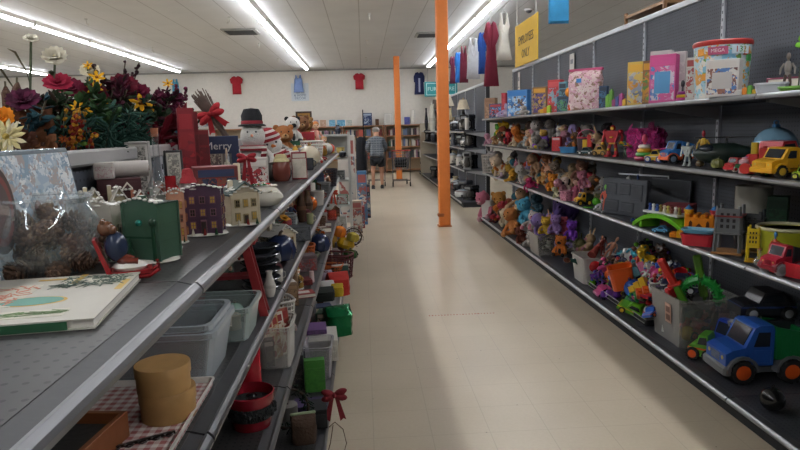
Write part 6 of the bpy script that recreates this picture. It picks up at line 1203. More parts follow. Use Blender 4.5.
# grey folded play set
p, w_, h_ = fit(624, 186, 2.12, T3, 50); 
t = thing('play_set_board', 'large dark grey moulded play-set panel standing on the third shelf', 'toy panel', (2.10, inv(623, 200, X=2.10).y, T3), -1.22, rx=-.08)
m = MB('#3a3d42', 'matte'); m.box(0, 0, 0, .50, .03, .30, .006); m.obj('panel', t)
for i, (x, z, a, b2) in enumerate(((-.14, .16, .13, .10), (.02, .17, .12, .09), (.15, .13, .12, .13), (-.12, .03, .16, .09), (.06, .03, .14, .08))):
    m = MB('#33363b', 'matte'); m.box(x, -.017, z, a, .008, b2, .003); m.use('#44474d', 'matte'); m.box(x, -.022, z+.01, a*.8, .003, .004); m.box(x, -.022, z+b2-.015, a*.8, .003, .004); m.obj('moulded_block', t)
t = thing('whiteboard', 'dark grey toy board with a pale rim behind the play-set panel', 'toy board', (2.34, inv(640, 200, X=2.34).y, T3), -1.1, rx=-.1)
m = MB('#2e3136', 'matte'); m.box(0, 0, 0, .5, .012, .31, .003); m.obj('board', t)
m = MB('#a4a8ac', 'metal'); m.box(0, -.004, .3, .51, .014, .014, .002); m.box(.255, -.004, 0, .012, .014, .31, .002); m.obj('rim', t)
t = thing('blackboard', 'slate-grey toy board standing right of the pale-rimmed board', 'toy board', (2.38, inv(668, 200, X=2.38).y, T3), -1.3, rx=-.1)
m = MB('#34373c', 'matte'); m.box(0, 0, 0, .42, .012, .30, .003); m.obj('board', t)
m = MB('#505459', 'matte'); m.box(0, -.004, .295, .43, .014, .01, .002); m.box(.21, -.004, 0, .01, .014, .3, .002); m.obj('rim', t)
C3('plush', 'frog_plush', 'bright green frog toy sitting up behind the play-set panel', 'stuffed toy', 617, 177, 2.26, 17, ['#4aa81e', '#5cb52c'])
C3('ball', 'toy_ball', 'white toy ball showing above the play-set panel', 'toy', 629, 183, 2.24, 6, ['#b8bab8', '#9a9c9a'], dz=.25)
C3('figure', 'toy_figure', 'dark blue toy figure behind the play-set panel', 'toy figure', 638, 174, 2.3, 9, ['#1e3c74', '#20407a', '#1a3468'])
C3('carton', 'toy_crate', 'dark red toy crate behind the green ramp', 'toy crate', 679, 204, 2.28, 28, ['#6a1c24', '#7a222a', '#56161e', '#84303a'], dp=.2, seed=25)
t = thing('toy_ramp', 'lime green toy ramp loaded with small blue and white figures', 'toy ramp', (2.10, inv(668, 226, X=2.10).y, T3), -1.35)
m = MB('#5a9a1e'); n_ = 12; top = [(-.27+.54*i/n_, .10-.09*((i/n_)*2-1)**2+.02) for i in range(n_+1)]; m.prism(top+[(x, z-.03) for x, z in top[::-1]], -.09, .09); m.obj('ramp_deck', t)
m = MB('#c4c6c2'); m.box(-.02, 0, .11, .36, .12, .015, .003); m.obj('rack', t)
for s_ in (-1, 1): m = MB('#5a9a1e'); m.box(s_*.2, 0, 0, .03, .16, .06, .004); m.obj('foot', t)
for i in range(9): m = MB(['#2c4a94', '#c4c6c2', '#3a5aa4', '#8a7a3c', '#c4c0a8', '#a8a04c', '#6a3c2c', '#b8b4a8', '#7a6a34'][i]); x = -.17+i*.038; m.cyl(x, -.02, .125, .013, .03, .009, 8); m.ell(x, -.02, .165, .012, n=8); m.obj('figure', t)
C3('blocks', 'toy_bricks', 'orange-yellow toy frame lying right of the lime ramp', 'toy bricks', 681, 226, 2.04, 20, ['#cf7a1c', '#d0981c', '#c96a1c'], dp=.06, hm=.06)
C3('car', 'toy_car', 'pale blue toy glider under the lime ramp', 'toy car', 661, 231, 2.02, 15, ['#3f7fa8', '#2a3c4c', '#6aa0c4'], dp=.08, hm=.045)
C3('ball', 'toy_ball', 'small navy ball left of the lime ramp', 'toy', 633, 214, 2.01, 5, ['#1e2c64', '#1a2450'])
C3('castle', 'toy_castle', 'orange and yellow toy castle with red turret', 'toy castle', 702, 205, 2.16, 30, ['#cf7a14', '#d0981c', '#a8242c', '#2f6aa0', '#a84a1c'], dp=.16)
C3('tray', 'toy_box', 'red toy box with a pale blue lid at the third shelf lip', 'toy box', 699, 231, 2.02, 32, ['#a82430'], dp=.12, hm=.07)
C3('tray', 'toy_cover', 'pale blue lid lying on the red toy box', 'toy', 699, 229, 2.02, 30, ['#5a94ac'], dp=.11, hm=.025, dz=.075)
C3('tower', 'toy_garage', 'tall grey toy garage tower on tan base', 'toy garage', 731, 205, 2.06, 27, ['#5f6264', '#7a2c2a', '#94683c'], dp=.16)
C3('tower', 'toy_tower', 'dark grey toy tower deck behind the garage', 'toy tower', 752, 210, 2.22, 26, ['#3a3d3f', '#2c2e30', '#7a5c34'], dp=.18)
t = C3('cup', 'toy_sink', 'beige toy sink basin raised on grey legs', 'toy sink', 754, 186, 2.30, 38, ['#86837a', '#6f6d66'], dp=.2, hm=.36)
C3('carton', 'toy_box', 'dark green box behind the toy sink', 'toy box', 779, 196, 2.38, 18, ['#1a3a28', '#1e442e', '#163222'], dp=.1, seed=27)
t = C3('bucket', 'toy_drum', 'yellow-green toy drum with a wide cream rim, at the right edge', 'toy drum', 788, 214, 2.2, 56, ['#8a8c1c', '#a8a284'], hm=.2)
t = C3('tower', 'toy_crane', 'yellow toy crane post before the toy drum', 'toy crane', 755, 226, 2.05, 13, ['#b8a01c', '#a8901c', '#c4941c'], dp=.09)
C3('figure', 'toy_figure', 'small toy figure in orange with a blue cap by the yellow drum', 'toy figure', 776, 231, 2.08, 12, ['#b8431e', '#2f6aa0', '#b0401e'], dp=.08)
C3('truck', 'toy_tractor', 'red toy tractor with big clear grey wheels', 'toy tractor', 783, 243, 2.02, 34, ['#9c1c30', '#7a1826', '#26282c', '#8a8c90', '#6a6c70'], dp=.12, rz=.1)
C3('bottle', 'toy_bottle', 'clear toy tumbler left of the red tractor', 'toy', 760, 250, 2.02, 11, ['#8a8c8c'], hm=.09)
C3('tray', 'toy_tray', 'bright red toy tray at the third shelf lip, right edge', 'tray', 793, 262, 1.96+.1, 46, ['#b0222c'], dp=.14, hm=.07, rz=-1.4)
# ---- bottom deck
def D(gk, name, label, cat, px, pyt, X, wpx, c, dz=0, hm=None, dp=None, rz=-.7, **k): return pr(gk, name, label, cat, px, pyt, X, wpx, c, TD, dp, rz, dz, hm, **k)
D('bin', 'plastic_tub', 'white plastic tub at the far end of the bottom shelf', 'plastic tub', 481, 195, 2.04, 12, ['#b9bcb9'], dp=.25, kind='plastic')
BD = [('plush', 'pink gingham plush cushion toy', 491, 188, 2.08, 20, ['#b86a80', '#c4a0a8'], 'round'), ('plush', 'golden brown plush behind the pink gingham toy', 489, 184, 2.25, 20, ['#b07a34', '#c4944c'], 'round'), ('plush', 'crimson plush lying in front', 500, 200, 2.06, 14, ['#96202c', '#a83440'], 'round'), ('plush', 'tan rabbit plush', 517, 186, 2.18, 18, ['#a08060', '#b89a78'], 'long'), ('plush', 'cream dog plush stretched out', 506, 207, 2.05, 14, ['#b5a48a', '#c4b69c'], 'flop'), ('plush', 'orange-tan plush cat', 516, 206, 2.05, 20, ['#b06c34', '#bc7c44'], 'point'), ('plush', 'sky blue plush', 531, 196, 2.16, 18, ['#3f8ca8', '#549cb5'], 'round'), ('plush', 'white plush with pink muzzle', 529, 210, 2.06, 15, ['#b0a8a4', '#b87080'], 'round'), ('elephant', 'large purple elephant plush', 560, 192, 2.30, 32, ['#54407c', '#6a5490'], 'flop'), ('plush', 'lilac plush left of the purple elephant', 543, 208, 2.1, 17, ['#7c68a0', '#8c7ab0'], 'flop'), ('plush', 'small red-brown plush monkey', 523, 224, 2.0, 13, ['#6a3424', '#94604c'], 'round'), ('plush', 'dark teal plush', 538, 192, 2.34, 16, ['#2c4a58', '#3a5c6a'], 'round'), ('plush', 'white fluffy plush beside the doll tub', 530, 232, 2.0, 12, ['#a8a29c', '#b8b2ac'], 'round'), ('plush', 'black and red checked plush', 496, 212, 2.02, 10, ['#4a2428', '#7a3c3c'], 'round')]
for kd, lb, px, py, X, wp, c, er in BD: D('plush', 'plush_toy', lb+', bottom shelf', 'stuffed toy', px, py, X, wp, c, ears=er, trunk=(kd == 'elephant'), rz=rnd.uniform(-1.2, .1), rx=rnd.uniform(-.4, .4), ry=rnd.uniform(-.45, .45))
ub = inv(545, 262, Z=TD)
D('bin', 'plastic_tub', 'clear tub of soft toys in front of the purple elephant', 'plastic tub', 549, 232, 2.12, 34, ['#a8a49e'], dp=.40, rz=.0)
IN = [('lilac plush in the clear tub before the elephant', 556, 214, 2.14, 13, ['#8a6aa0', '#9c80b0']), ('yellow plush in the clear tub before the elephant', 546, 216, 2.06, 12, ['#bc982c', '#c8a844']), ('violet plush in the clear tub before the elephant', 572, 220, 2.2, 13, ['#6a2c9a', '#7c40a8']), ('coral pink plush in the clear tub', 563, 216, 2.24, 12, ['#b04a5c', '#bc6474']), ('orange tiger plush in the clear tub', 561, 235, 2.04, 14, ['#b8641c', '#1e1a18']), ('grey plush low in the clear tub', 549, 240, 2.04, 12, ['#6a6a64', '#7c7c76'])]
for lb, px, py, X, wp, c in IN: D('plush', 'plush_toy', lb, 'stuffed toy', px, py, X, wp, c, dz=.10)
# plush half buried in the piles
PC = {'tan': '#9c8060', 'cream': '#b5a88e', 'dusty pink': '#a06c78', 'brown': '#5f4430', 'mustard': '#a8842c', 'grey': '#77726c', 'rust': '#8a4426', 'white': '#b0aca6', 'crimson': '#8a1e2c', 'teal': '#2c6070', 'lilac': '#8474a0', 'olive': '#62603a', 'peach': '#b58468', 'black': '#26242a', 'orange': '#b4641e'}
SP = [('rabbit', 'long'), ('bear', 'round'), ('dog', 'flop'), ('cat', 'point')]
for zs, rng, z0, z1, row, n in ((T2, (5.7, 9.9), .0, .2, 'second-shelf', 26), (T3, (5.3, 9.9), .0, .24, 'third-shelf', 34), (TD, (6.2, 9.8), .0, .34, 'bottom-shelf', 30)):
    nm_ = list(PC); 
    for i in range(n):
        q = nm_[i % 15]; sp, er = SP[(i//15+i % 15) % 4]; hh = rnd.uniform(.16, .25); y = rng[0]+(rng[1]-rng[0])*(i*.618 % 1); x = rnd.uniform(2.08, 2.32)
        put('plush', 'plush_toy', q+' plush '+sp+' half buried in the '+row+' pile', 'stuffed toy', (x, y, zs+rnd.uniform(z0, z1)*(x-1.95)*2.4), (hh*.8, hh), [PC[q], PC[nm_[(i*4+2) % 15]] if i % 3 == 0 else PC[q]], None, rnd.uniform(-2, 1), ears=er, rx=rnd.uniform(-.9, .9), ry=rnd.uniform(-.9, .9))
# tub of dolls
yb = inv(590, 283, Z=TD).y
put('bin', 'plastic_tub', 'white plastic tub heaped with dolls', 'plastic tub', (2.16, 5.72, TD), (.36, .25), ['#a29e99'], .34, 0, kind='plastic')
for i, (x, y, z, hh, c, e, lb) in enumerate(((2.08, 5.70, 0.27, .30, ['#a8765c', '#b8b0a8', '#3c2418'], (1.3, 0, .6), 'pale doll in a white dress lying across the doll tub'), (2.16, 5.82, 0.31, .30, ['#9c6a50', '#8c3428', '#22160f'], (1.1, .2, 2.2), 'doll in a rust dress in the doll tub'), (2.22, 5.65, 0.30, .28, ['#a87a60', '#a8745a', '#1f1512'], (.3, .5, -.5), 'bare doll sitting upright in the doll tub'), (2.05, 5.82, 0.26, .26, ['#a87458', '#1d4a44', '#5a2a18'], (1.4, .3, -1), 'doll in a dark teal dress in the doll tub'), (2.26, 5.80, 0.32, .30, ['#9c6c54', '#7c2c24', '#1c120e'], (.5, -.6, .4), 'doll with dark hair leaning on the back board'), (2.13, 5.58, 0.28, .24, ['#a47a64', '#a88474', '#4a2c1c'], (1.6, .4, 1.8), 'small bare doll with legs over the tub rim'))):
    put('doll' if i in (0, 1, 3) else 'figure', 'fashion_doll', lb, 'doll', (x, y, z+.02), (hh*.38, hh), c if i in (0, 1, 3) else [c[1], c[0], c[1]], None, e[2], rx=e[0], ry=e[1])
# wire tray of loose toys
t = thing('wire_tray', 'long low black tray with a white wire rim holding loose toys', 'tray', (2.23, 4.90, TD), 0)
m = MB('#1b1c1f', 'matte'); m.pan(.44, 1.2, .05, .005, .98, .004, .02); m.obj('tray', t)
m = MB('#a8aaa8', 'metal'); m.tube([(-.225, -.6, .055), (-.225, .6, .055), (.225, .6, .055), (.225, -.6, .055)], .004, 5, True); m.tube([(-.235, -.6, .03), (-.235, .6, .03)], .003, 5); m.obj('wire_rim', t)
CN = {'red': '#a82024', 'orange': '#c9501a', 'yellow': '#c4a024', 'lime green': '#5fa01e', 'green': '#1f7a3c', 'turquoise': '#2f8ca0', 'blue': '#2450a0', 'navy': '#1c2444', 'purple': '#5a2c84', 'pink': '#b03c70', 'white': '#b9b9b4', 'black': '#1b1c1f', 'brown': '#5a3a28', 'grey': '#6a6c6e'}
J = [('cube_bin', 'orange', 624, 271, 2.06, 20), ('car', 'lime green', 632, 297, 2.03, 26), ('car', 'blue', 655, 300, 2.03, 18), ('ball', 'red', 594, 262, 2.1, 11), ('blocks', 'yellow', 640, 277, 2.08, 16), ('cup', 'turquoise', 627, 268, 2.22, 10), ('robot', 'yellow', 643, 250, 2.3, 16), ('blocks', 'lime green', 660, 288, 2.1, 12), ('car', 'pink', 603, 281, 2.03, 14), ('ball', 'lime green', 590, 285, 2.02, 6), ('car', 'green', 625, 258, 2.24, 16), ('blocks', 'turquoise', 638, 262, 2.2, 18), ('robot', 'white', 648, 266, 2.22, 12), ('car', 'navy', 664, 268, 2.2, 18), ('blocks', 'pink', 655, 262, 2.26, 14), ('ball', 'white', 669, 260, 2.32, 8), ('figure', 'red', 660, 272, 2.12, 12), ('blocks', 'orange', 646, 282, 2.05, 16), ('car', 'red', 648, 288, 2.04, 14), ('cup', 'navy', 612, 278, 2.1, 10), ('ball', 'purple', 616, 290, 2.03, 9), ('car', 'yellow', 634, 256, 2.3, 12), ('robot', 'turquoise', 631, 263, 2.26, 13), ('blocks', 'blue', 606, 266, 2.2, 12), ('ball', 'orange', 609, 272, 2.12, 9), ('car', 'purple', 608, 292, 2.03, 13), ('figure', 'white', 642, 272, 2.14, 10), ('blocks', 'red', 671, 276, 2.16, 14), ('rings', 'navy', 655, 274, 2.18, 14), ('cup', 'yellow', 650, 258, 2.32, 10), ('car', 'black', 651, 250, 2.38, 18), ('figure', 'brown', 662, 250, 2.36, 12), ('blocks', 'grey', 669, 282, 2.06, 16), ('ball', 'turquoise', 619, 280, 2.06, 8), ('figure', 'navy', 676, 262, 2.3, 12), ('car', 'white', 641, 290, 2.12, 12), ('robot', 'brown', 656, 244, 2.4, 14), ('cup', 'red', 681, 270, 2.24, 12), ('blocks', 'white', 620, 262, 2.32, 10), ('ball', 'yellow', 664, 262, 2.22, 7)]
KN = {'cube_bin': ('toy_bin', 'open square toy bin'), 'car': ('toy_car', 'toy car'), 'ball': ('toy_ball', 'toy ball'), 'blocks': ('toy_bricks', 'toy bricks'), 'cup': ('toy_cup', 'toy cup'), 'robot': ('toy_robot', 'toy robot'), 'figure': ('toy_figure', 'toy figure'), 'rings': ('toy_rings', 'toy ring stack')}
for i in range(120):
    yy = rnd.uniform(4.33, 5.5); xx = rnd.choice((rnd.uniform(2.04, 2.4), rnd.uniform(2.25, 2.42)))
    J.append((rnd.choice(['car', 'ball', 'blocks', 'blocks', 'cup', 'robot', 'figure', 'figure', 'rings']), rnd.choice([q for q in CN]), xx, yy, None, rnd.uniform(12, 22)))
SEEN = {}
for i, (kd, cn, px, py, X, wp) in enumerate(J):
    nm, ds = KN[kd]; c = CN[cn]
    if X is None: k_ = py/F; X = px; p = Vector((px, py, 0)); w_ = wp*k_; z0 = TD+.015+rnd.uniform(.1, 1)*(px-1.98)*.8
    else: p = inv(px, py+wp*.5, X=X); k_ = kk(p); w_ = wp*k_*1.15; z0 = max(TD+.012, min(p.z-w_*.3, .45))
    WH = ('front' if X < 2.12 else 'middle' if X < 2.26 else 'back')+(' of wire tray beside large clear tub' if p.y < 4.6 else ' of wire tray beside doll tub' if p.y > 5.1 else ' of wire tray, halfway along')
    n0 = 0
    while (cn, kd, WH) in SEEN and n0 < 14: cn = list(CN)[(list(CN).index(cn)+1) % len(CN)]; n0 += 1
    SEEN[cn, kd, WH] = 1; c = CN[cn]
    hh = w_*{'car': .45, 'blocks': .6, 'robot': 1.1, 'figure': 1.1, 'cube_bin': 1}.get(kd, .9)
    e = (rnd.uniform(-.5, .5), rnd.uniform(-.5, .5), rnd.uniform(-1.5, 1)); c2 = rnd.choice(list(CN.values()))
    put('tray' if kd == 'cube_bin' else kd, nm, 'loose '+cn+' '+ds+', '+WH, 'toy', (X, p.y, z0), (w_, hh), {'car': [c, '#1c1c1e', c2], 'blocks': [c, c, c2], 'rings': [c, c2, '#b8b8b0', '#a82024'], 'robot': [c, c2], 'figure': [c, c2, c]}.get(kd, [c, c]), w_*.8 if kd == 'cube_bin' else None, e[2], rx=e[0], ry=e[1])
# large clear tub with swords
put('bin', 'plastic_tub', 'large clear plastic tub with a price sticker, full of toys', 'plastic tub', (2.215, 4.03, TD), (.42, .33), ['#96948f'], .46, .0, sticker='#b08a7a')
for i, (kd, cn, x, y, z, w_, h_) in enumerate((('car', 'red', 2.2, 3.95, .13, .2, .12), ('blocks', 'white', 2.1, 4.1, .13, .16, .1), ('ball', 'yellow', 2.12, 3.92, .13, .1, .1), ('blocks', 'red', 2.24, 4.1, .22, .2, .12), ('car', 'black', 2.14, 4.0, .26, .2, .11), ('figure', 'brown', 2.3, 3.92, .14, .12, .24), ('car', 'grey', 2.27, 4.12, .30, .18, .1), ('ball', 'red', 2.1, 3.98, .20, .1, .1), ('blocks', 'purple', 2.3, 4.05, .13, .12, .12))):
    nm, ds = KN[kd]; c = CN[cn]; put(kd, nm, cn+' '+ds+' inside the large clear tub with price sticker', 'toy', (x, y, z), (w_, h_), {'car': [c, '#1c1c1e', c], 'figure': [c, c, c]}.get(kd, [c, c]), None, i*.8, ry=.2)
t = thing('toy_sword', 'red and lime green toy sword handle sticking out of the large tub', 'toy sword', (2.12, 4.02, .40), -.6, rx=.35)
m = MB('#5a9a2c'); m.at(ry=-.42); m.box(0, 0, -.05, .05, .03, .15, .008); m.obj('handle', t, 'lime green'); m = MB('#b0241c'); m.at(ry=-.42); m.box(0, 0, .10, .055, .035, .22, .01); m.box(-.0, 0, .10, .09, .04, .02, .004); m.obj('blade', t, 'red')
t = thing('toy_bow', 'ribbed bright green toy arch standing out of the large tub', 'toy', (2.22, 3.98, .38), -.5)
m = MB('#1f8a34'); P = [(.12*math.cos(a), 0, .13*math.sin(a)+.02) for a in [-.3+i*(PI+.3)/14 for i in range(15)]]; m.tube(P, [.02+.012*math.sin(PI*i/14) for i in range(15)], 8); m.obj('arch', t)
m = MB('#2a9a40')
for i in range(1, 14): x, _, z = P[i]; a = -.3+i*(PI+.3)/14; m.at(x, 0, z, 0, -a, 0); m.box(0, 0, -.004, .075, .05, .006, .002)
m.obj('ribs', t)
t = thing('toy_paddle', 'olive green toy paddle standing behind the bright green arch', 'toy', (2.30, 4.06, .38), -.6, ry=-.2)
m = MB('#4c7a1e'); m.box(0, 0, 0, .055, .02, .30, .01); m.obj('blade', t); m = MB('#3a5c18'); m.cyl(0, 0, -.1, .012, .12, n=8); m.obj('handle', t)
put('car', 'toy_car', 'navy toy blaster with white stripes in the large tub, left of arch', 'toy', (2.14, 4.1, .42), (.24, .12), ['#1a2040', '#15161c', '#b0b4b8'], None, -.5)
# near trucks
put('truck', 'toy_truck', 'big blue toy dump truck with orange wheels and green bed, nearest on bottom shelf', 'toy truck', (2.225, 3.36, TD), (.50, .345), ['#1f4a94', '#5a5c5e', '#0f6a34', '#17181a', '#c04a14'], .26, -.05)
put('car', 'toy_blaster', 'lime green and orange toy vehicle behind the blue dump truck', 'toy car', (2.09, 3.66, TD), (.16, .17), ['#4a8c1e', '#17181a', '#c04a14'], .16, -.8)
t = put('truck', 'toy_truck', 'royal blue and orange toy loader between the large tub and dump truck', 'toy truck', (2.26, 3.68, TD), (.26, .24), ['#1c3a94', '#c4401a', '#1c3a94', '#17181a', '#c4401a'], .14, .2)
put('carton', 'toy_crate', 'dark crate at the back of the bottom shelf carrying the black car', 'toy crate', (2.40, 3.50, TD), (.14, .30), ['#22242a', '#2c2f36', '#1a1c20'], .3, -1.57, seed=33)
put('car', 'toy_car', 'black off-road toy car with chrome wheels on the green truck bed', 'toy car', (2.36, 3.52, .41), (.34, .17), ['#17181c', '#121315', '#2a3c6a', '#8a8c90'], .2, -.1)
put('figure', 'toy_figure', 'blue and silver toy figure lying beside the black toy car', 'toy figure', (2.22, 3.62, .35), (.12, .2), ['#2450a0', '#a8aca8', '#8a8c8c'], None, .6, rx=1.2)
put('ball', 'toy_ball', 'black rubber toy wheel leaning by the dump truck, bottom right corner', 'toy', (2.04, 2.92, TD), (.12, .12), ['#151515', '#151515'])
# ================================================================== BACK OF THE STORE
# orange columns
for i, (x, y, lb) in enumerate(((1.273, 10.04, 'orange steel column standing in the aisle, nearer and wider of two'), (1.10, 19.9, 'orange steel column far back in front of the book shelves'))):
    t = thing('column', lb, 'column', (x, y, 0)); m = MB('#cf7430', 'paint'); m.box(0, 0, .02, .18, .18, HC-.021, .012); m.obj('shaft', t)
    m = MB('#9a5a2a', 'paint'); m.box(0, 0, 0, .21, .21, .02); m.obj('base_plate', t)
    if i == 0: m = MB('#8a4a20', 'matte'); m.box(-.07, -.07, .17, .1, .1, .05, .01); m.obj('bumper_clip', t)
# far shelving with household goods
FZ = [1.50, 1.17, .74]
fy = [12.35+1.22*k for k in range(0, 9)]
gondola('shelving_run', 'far grey shelving beyond the cross aisle, holding small kitchen appliances', 1.96, 2.42, fy, 0, 2.45, [(z, 1.96) for z in FZ], 1.90, '#c4c7cb', '#5d6067', '#b4b5b6')
t = thing('end_panel', 'tall dark end post of the far appliance shelving', 'shelving end', (2.44, 12.30, 0)); m = MB('#17181b', 'paint'); m.box(0, 0, 0, .07, .05, 2.45); m.obj('post', t); m = MB('#2c2e33', 'paint'); m.box(-.25, .02, 0, .5, .02, .1); m.obj('foot', t)
for k_ in list(range(3)):
    pass
t = thing('wooden_crate', 'brown wooden rack standing on top of right shelving beyond the pegboard', 'crate', (3.1, 6.4, 2.0))
m = MB('#7a5a3c', 'wood')
m = MB('#7a5a3c', 'wood')
for z in (.42, .55, .68): m.box(0, 0, z, .5, .9, .03)
for sx in (-1, 1):
    for sy in (-1, 1): m.box(sx*.24, sy*.44, 0, .03, .03, .74)
m.obj('rack_frame', t)
# the other side of the right run, so the crate stands on something
m = MB('#5d6067', 'metal'); m.box(3.0, 4.0, 1.96, .9, 13, .04); m.box(3.43, 4.0, 0, .03, 13, 1.96)
tag(m.obj('backing_shelf'), 'plain steel shelf behind the tall pegboard run', 'shelving')
def Fh(gk, name, label, cat, px, pyt, X, wpx, c, z, **k):
    p, w_, h_ = fit(px, pyt, X, z+.001, wpx)
    if p.y < 12.5: p.y = 12.5
    return put(gk, name, label, cat, p, (w_, min(h_, .36 if z < 1.4 else 1)), c, w_*.8, -.3, **k)
AP = [('pot', 'slow_cooker', 'slow cooker', 'silver slow cooker on the bottom shelf beside the orange column', 463, 188, 2.08, 17, ['#a8a9a8', '#6a3028'], .106),
 ('pot', 'slow_cooker', 'slow cooker', 'dark red slow cooker behind the silver one on the bottom shelf', 458, 178, 2.2, 14, ['#5a2420', '#3a3432'], .106),
 ('coffee', 'coffee_maker', 'coffee maker', 'black coffee maker on the bottom shelf, left of the orange column', 434, 165, 2.06, 8, ['#1e2024', '#5a5c60'], .106),
 ('coffee', 'coffee_maker', 'coffee maker', 'black upright appliance at the far left of the bottom shelf', 425, 160, 2.1, 9, ['#1a1d24', '#3a3c40'], .106),
 ('pot', 'saucepan', 'pot', 'white lidded pot on the lower shelf', 453, 151, 2.06, 9, ['#b5b1a8', '#a8a49c'], .74),
 ('coffee', 'coffee_maker', 'coffee maker', 'silver and black coffee maker on the lower shelf', 469, 145, 2.06, 9, ['#8a8c8c', '#1c1c1e'], .74),
 ('pot', 'rice_cooker', 'rice cooker', 'white rice cooker beside the silver coffee maker', 460, 152, 2.1, 9, ['#b0aca6', '#8a8680'], .74),
 ('coffee', 'coffee_maker', 'coffee maker', 'black coffee maker on the middle shelf, right of orange column', 469, 125, 2.1, 10, ['#1c1e24', '#3a3c42'], 1.17),
 ('coffee', 'coffee_maker', 'coffee maker', 'second black coffee maker on the middle shelf', 460, 128, 2.2, 9, ['#22242a', '#4a4c52'], 1.17),
 ('cup', 'mug', 'mug', 'grey jug on the middle shelf right beside the column', 453, 131, 2.06, 5, ['#5a5e68', '#4a4e58'], 1.17),
 ('coffee', 'blender', 'blender', 'black blender on the middle shelf, left of the column', 428, 126, 2.06, 7, ['#1d1f24', '#4a4c52'], 1.17),
 ('pot', 'slow_cooker', 'slow cooker', 'small dark cooker on the middle shelf, left of the column', 434, 131, 2.1, 7, ['#3a3a40', '#5a5a60'], 1.17),
 ('lamp', 'table_lamp', 'table lamp', 'table lamp with cream shade and dark base on top of appliance shelves', 463, 98, 2.1, 13, ['#1c1c1f', '#cfc4ac'], 1.5),
 ('lamp', 'table_lamp', 'table lamp', 'table lamp with a wide cream shade directly behind the orange column', 446, 93, 2.1, 16, ['#b8ae98', '#cdc3ad'], 1.5),
 ('vase', 'table_vase', 'vase', 'white round vase on the top shelf left of the orange column', 432, 104, 2.06, 7, ['#b5b2a4', '#a8a498'], 1.5),
 ('vase', 'table_vase', 'vase', 'tall dark vase on the top shelf left of the white round vase', 426, 108, 2.1, 3.5, ['#26262c', '#3a3a40'], 1.5),
 ('lamp', 'table_lamp', 'table lamp', 'small lamp with dark shade on the top shelf, left of the column', 435, 98, 2.2, 8, ['#3a3430', '#5a5048'], 1.5),
 ('vase', 'table_vase', 'vase', 'brown and cream jar behind the orange column', 450, 108, 2.12, 6, ['#a89878', '#6a5a44'], 1.5),
 ('cup', 'alarm_clock', 'clock', 'small white round clock on the top shelf near the end', 473, 117, 2.06, 5, ['#c0beb8', '#a8a6a0'], 1.5)]
for j, (z, nm_) in enumerate(((.106, 'bottom'), (.74, 'lower'), (1.17, 'middle'), (1.5, 'top'))):
    for i, (q, cq, kd, ct) in enumerate((('black', '#1b1d22', 'coffee', 'coffee maker'), ('white', '#a8a5a0', 'pot', 'rice cooker'), ('grey', '#54575e', 'coffee', 'coffee maker'), ('black', '#1d1f24', 'pot', 'slow cooker'), ('cream', '#b5a88e', 'vase', 'vase'), ('silver', '#a0a2a3', 'pot', 'slow cooker'), ('dark blue', '#20283a', 'coffee', 'coffee maker'))):
        y = 12.75+i*.62+j*.13; h_ = (.30, .28, .24, .34)[j]; put(kd, ct.replace(' ', '_'), q+' '+ct+' deep on the '+nm_+' appliance shelf', ct, (2.18+.04*(i % 3), y, z+.001), (.26, h_*(.8 if kd == 'pot' else 1)), [cq, '#77797c'], .24, -.9)
for kd, nm, ct, lb, px, py, X, wp, c, z in AP: Fh(kd, nm, lb, ct, px, py, X, wp, c, z)
# white metal shelf unit after the left run
t = thing('white_shelf_unit', 'white metal shelf unit standing past the end of the left shelving', 'shelf unit', (-.45, 9.15, 0))
for sx in (-1, 1):
    for sy in (-1, 1): m = MB('#b0b2ae', 'paint'); m.box(sx*.24, sy*.17, 0, .035, .03, 1.56); m.obj('post', t)
US = [.12, .5, .86, 1.18, 1.5]
for z in US: m = MB('#a6a8a4', 'paint'); m.box(0, 0, z, .5, .36, .03, .003); m.obj('shelf', t)
m = MB('#9da09c', 'paint'); m.box(0, .18, 1.2, .5, .008, .3); m.obj('back_panel', t)
UN = [('bucket', 'tin_bucket', 'bucket', 'yellow tin on the white shelf unit', -.33, 9.05, 1.21, .12, .14, ['#b8a25c', '#a8924c']), ('pot', 'kettle', 'kettle', 'round black pot on the white shelf unit', -.30, 9.02, 1.21+.0, .1, .1, ['#1c1e26', '#2a2c34']), ('cup', 'mug', 'mug', 'white mug on the white shelf unit', -.42, 9.02, 1.21, .08, .09, ['#c4c2bc', '#b0aea8']), ('carton', 'gift_box', 'box', 'grey box with a dark rim on the white shelf unit', -.38, 9.05, .89, .2, .13, ['#6a6c6c', '#8a8c8a', '#4a4c4c']), ('carton', 'gift_box', 'box', 'green and red small box on the white shelf unit', -.33, 9.05, .53, .16, .14, ['#3a5a44', '#8a3430', '#b0aeaa']), ('plates', 'plate_stack', 'dishes', 'stack of white plates on the white shelf unit', -.48, 9.05, .53, .16, .1, ['#b5b3ae', '#a5a39e']), ('vase', 'vase', 'vase', 'dark blue vase on top of the white shelf unit', -.36, 9.1, 1.531, .1, .13, ['#1c2030', '#2c3044']), ('carton', 'gift_box', 'box', 'pale box at the bottom of the white shelf unit', -.4, 9.05, .151, .24, .22, ['#a8a6a2', '#b5b3ae', '#98968f'])]
for i, (kd, nm, ct, lb, x, y, z, w_, h_, c) in enumerate(UN): put(kd, nm, lb, ct, (x-(.1 if 'round black' in lb else 0)*0, y-(.09 if 'round black' in lb else 0), z), (w_, h_), c, w_*.7, 0)
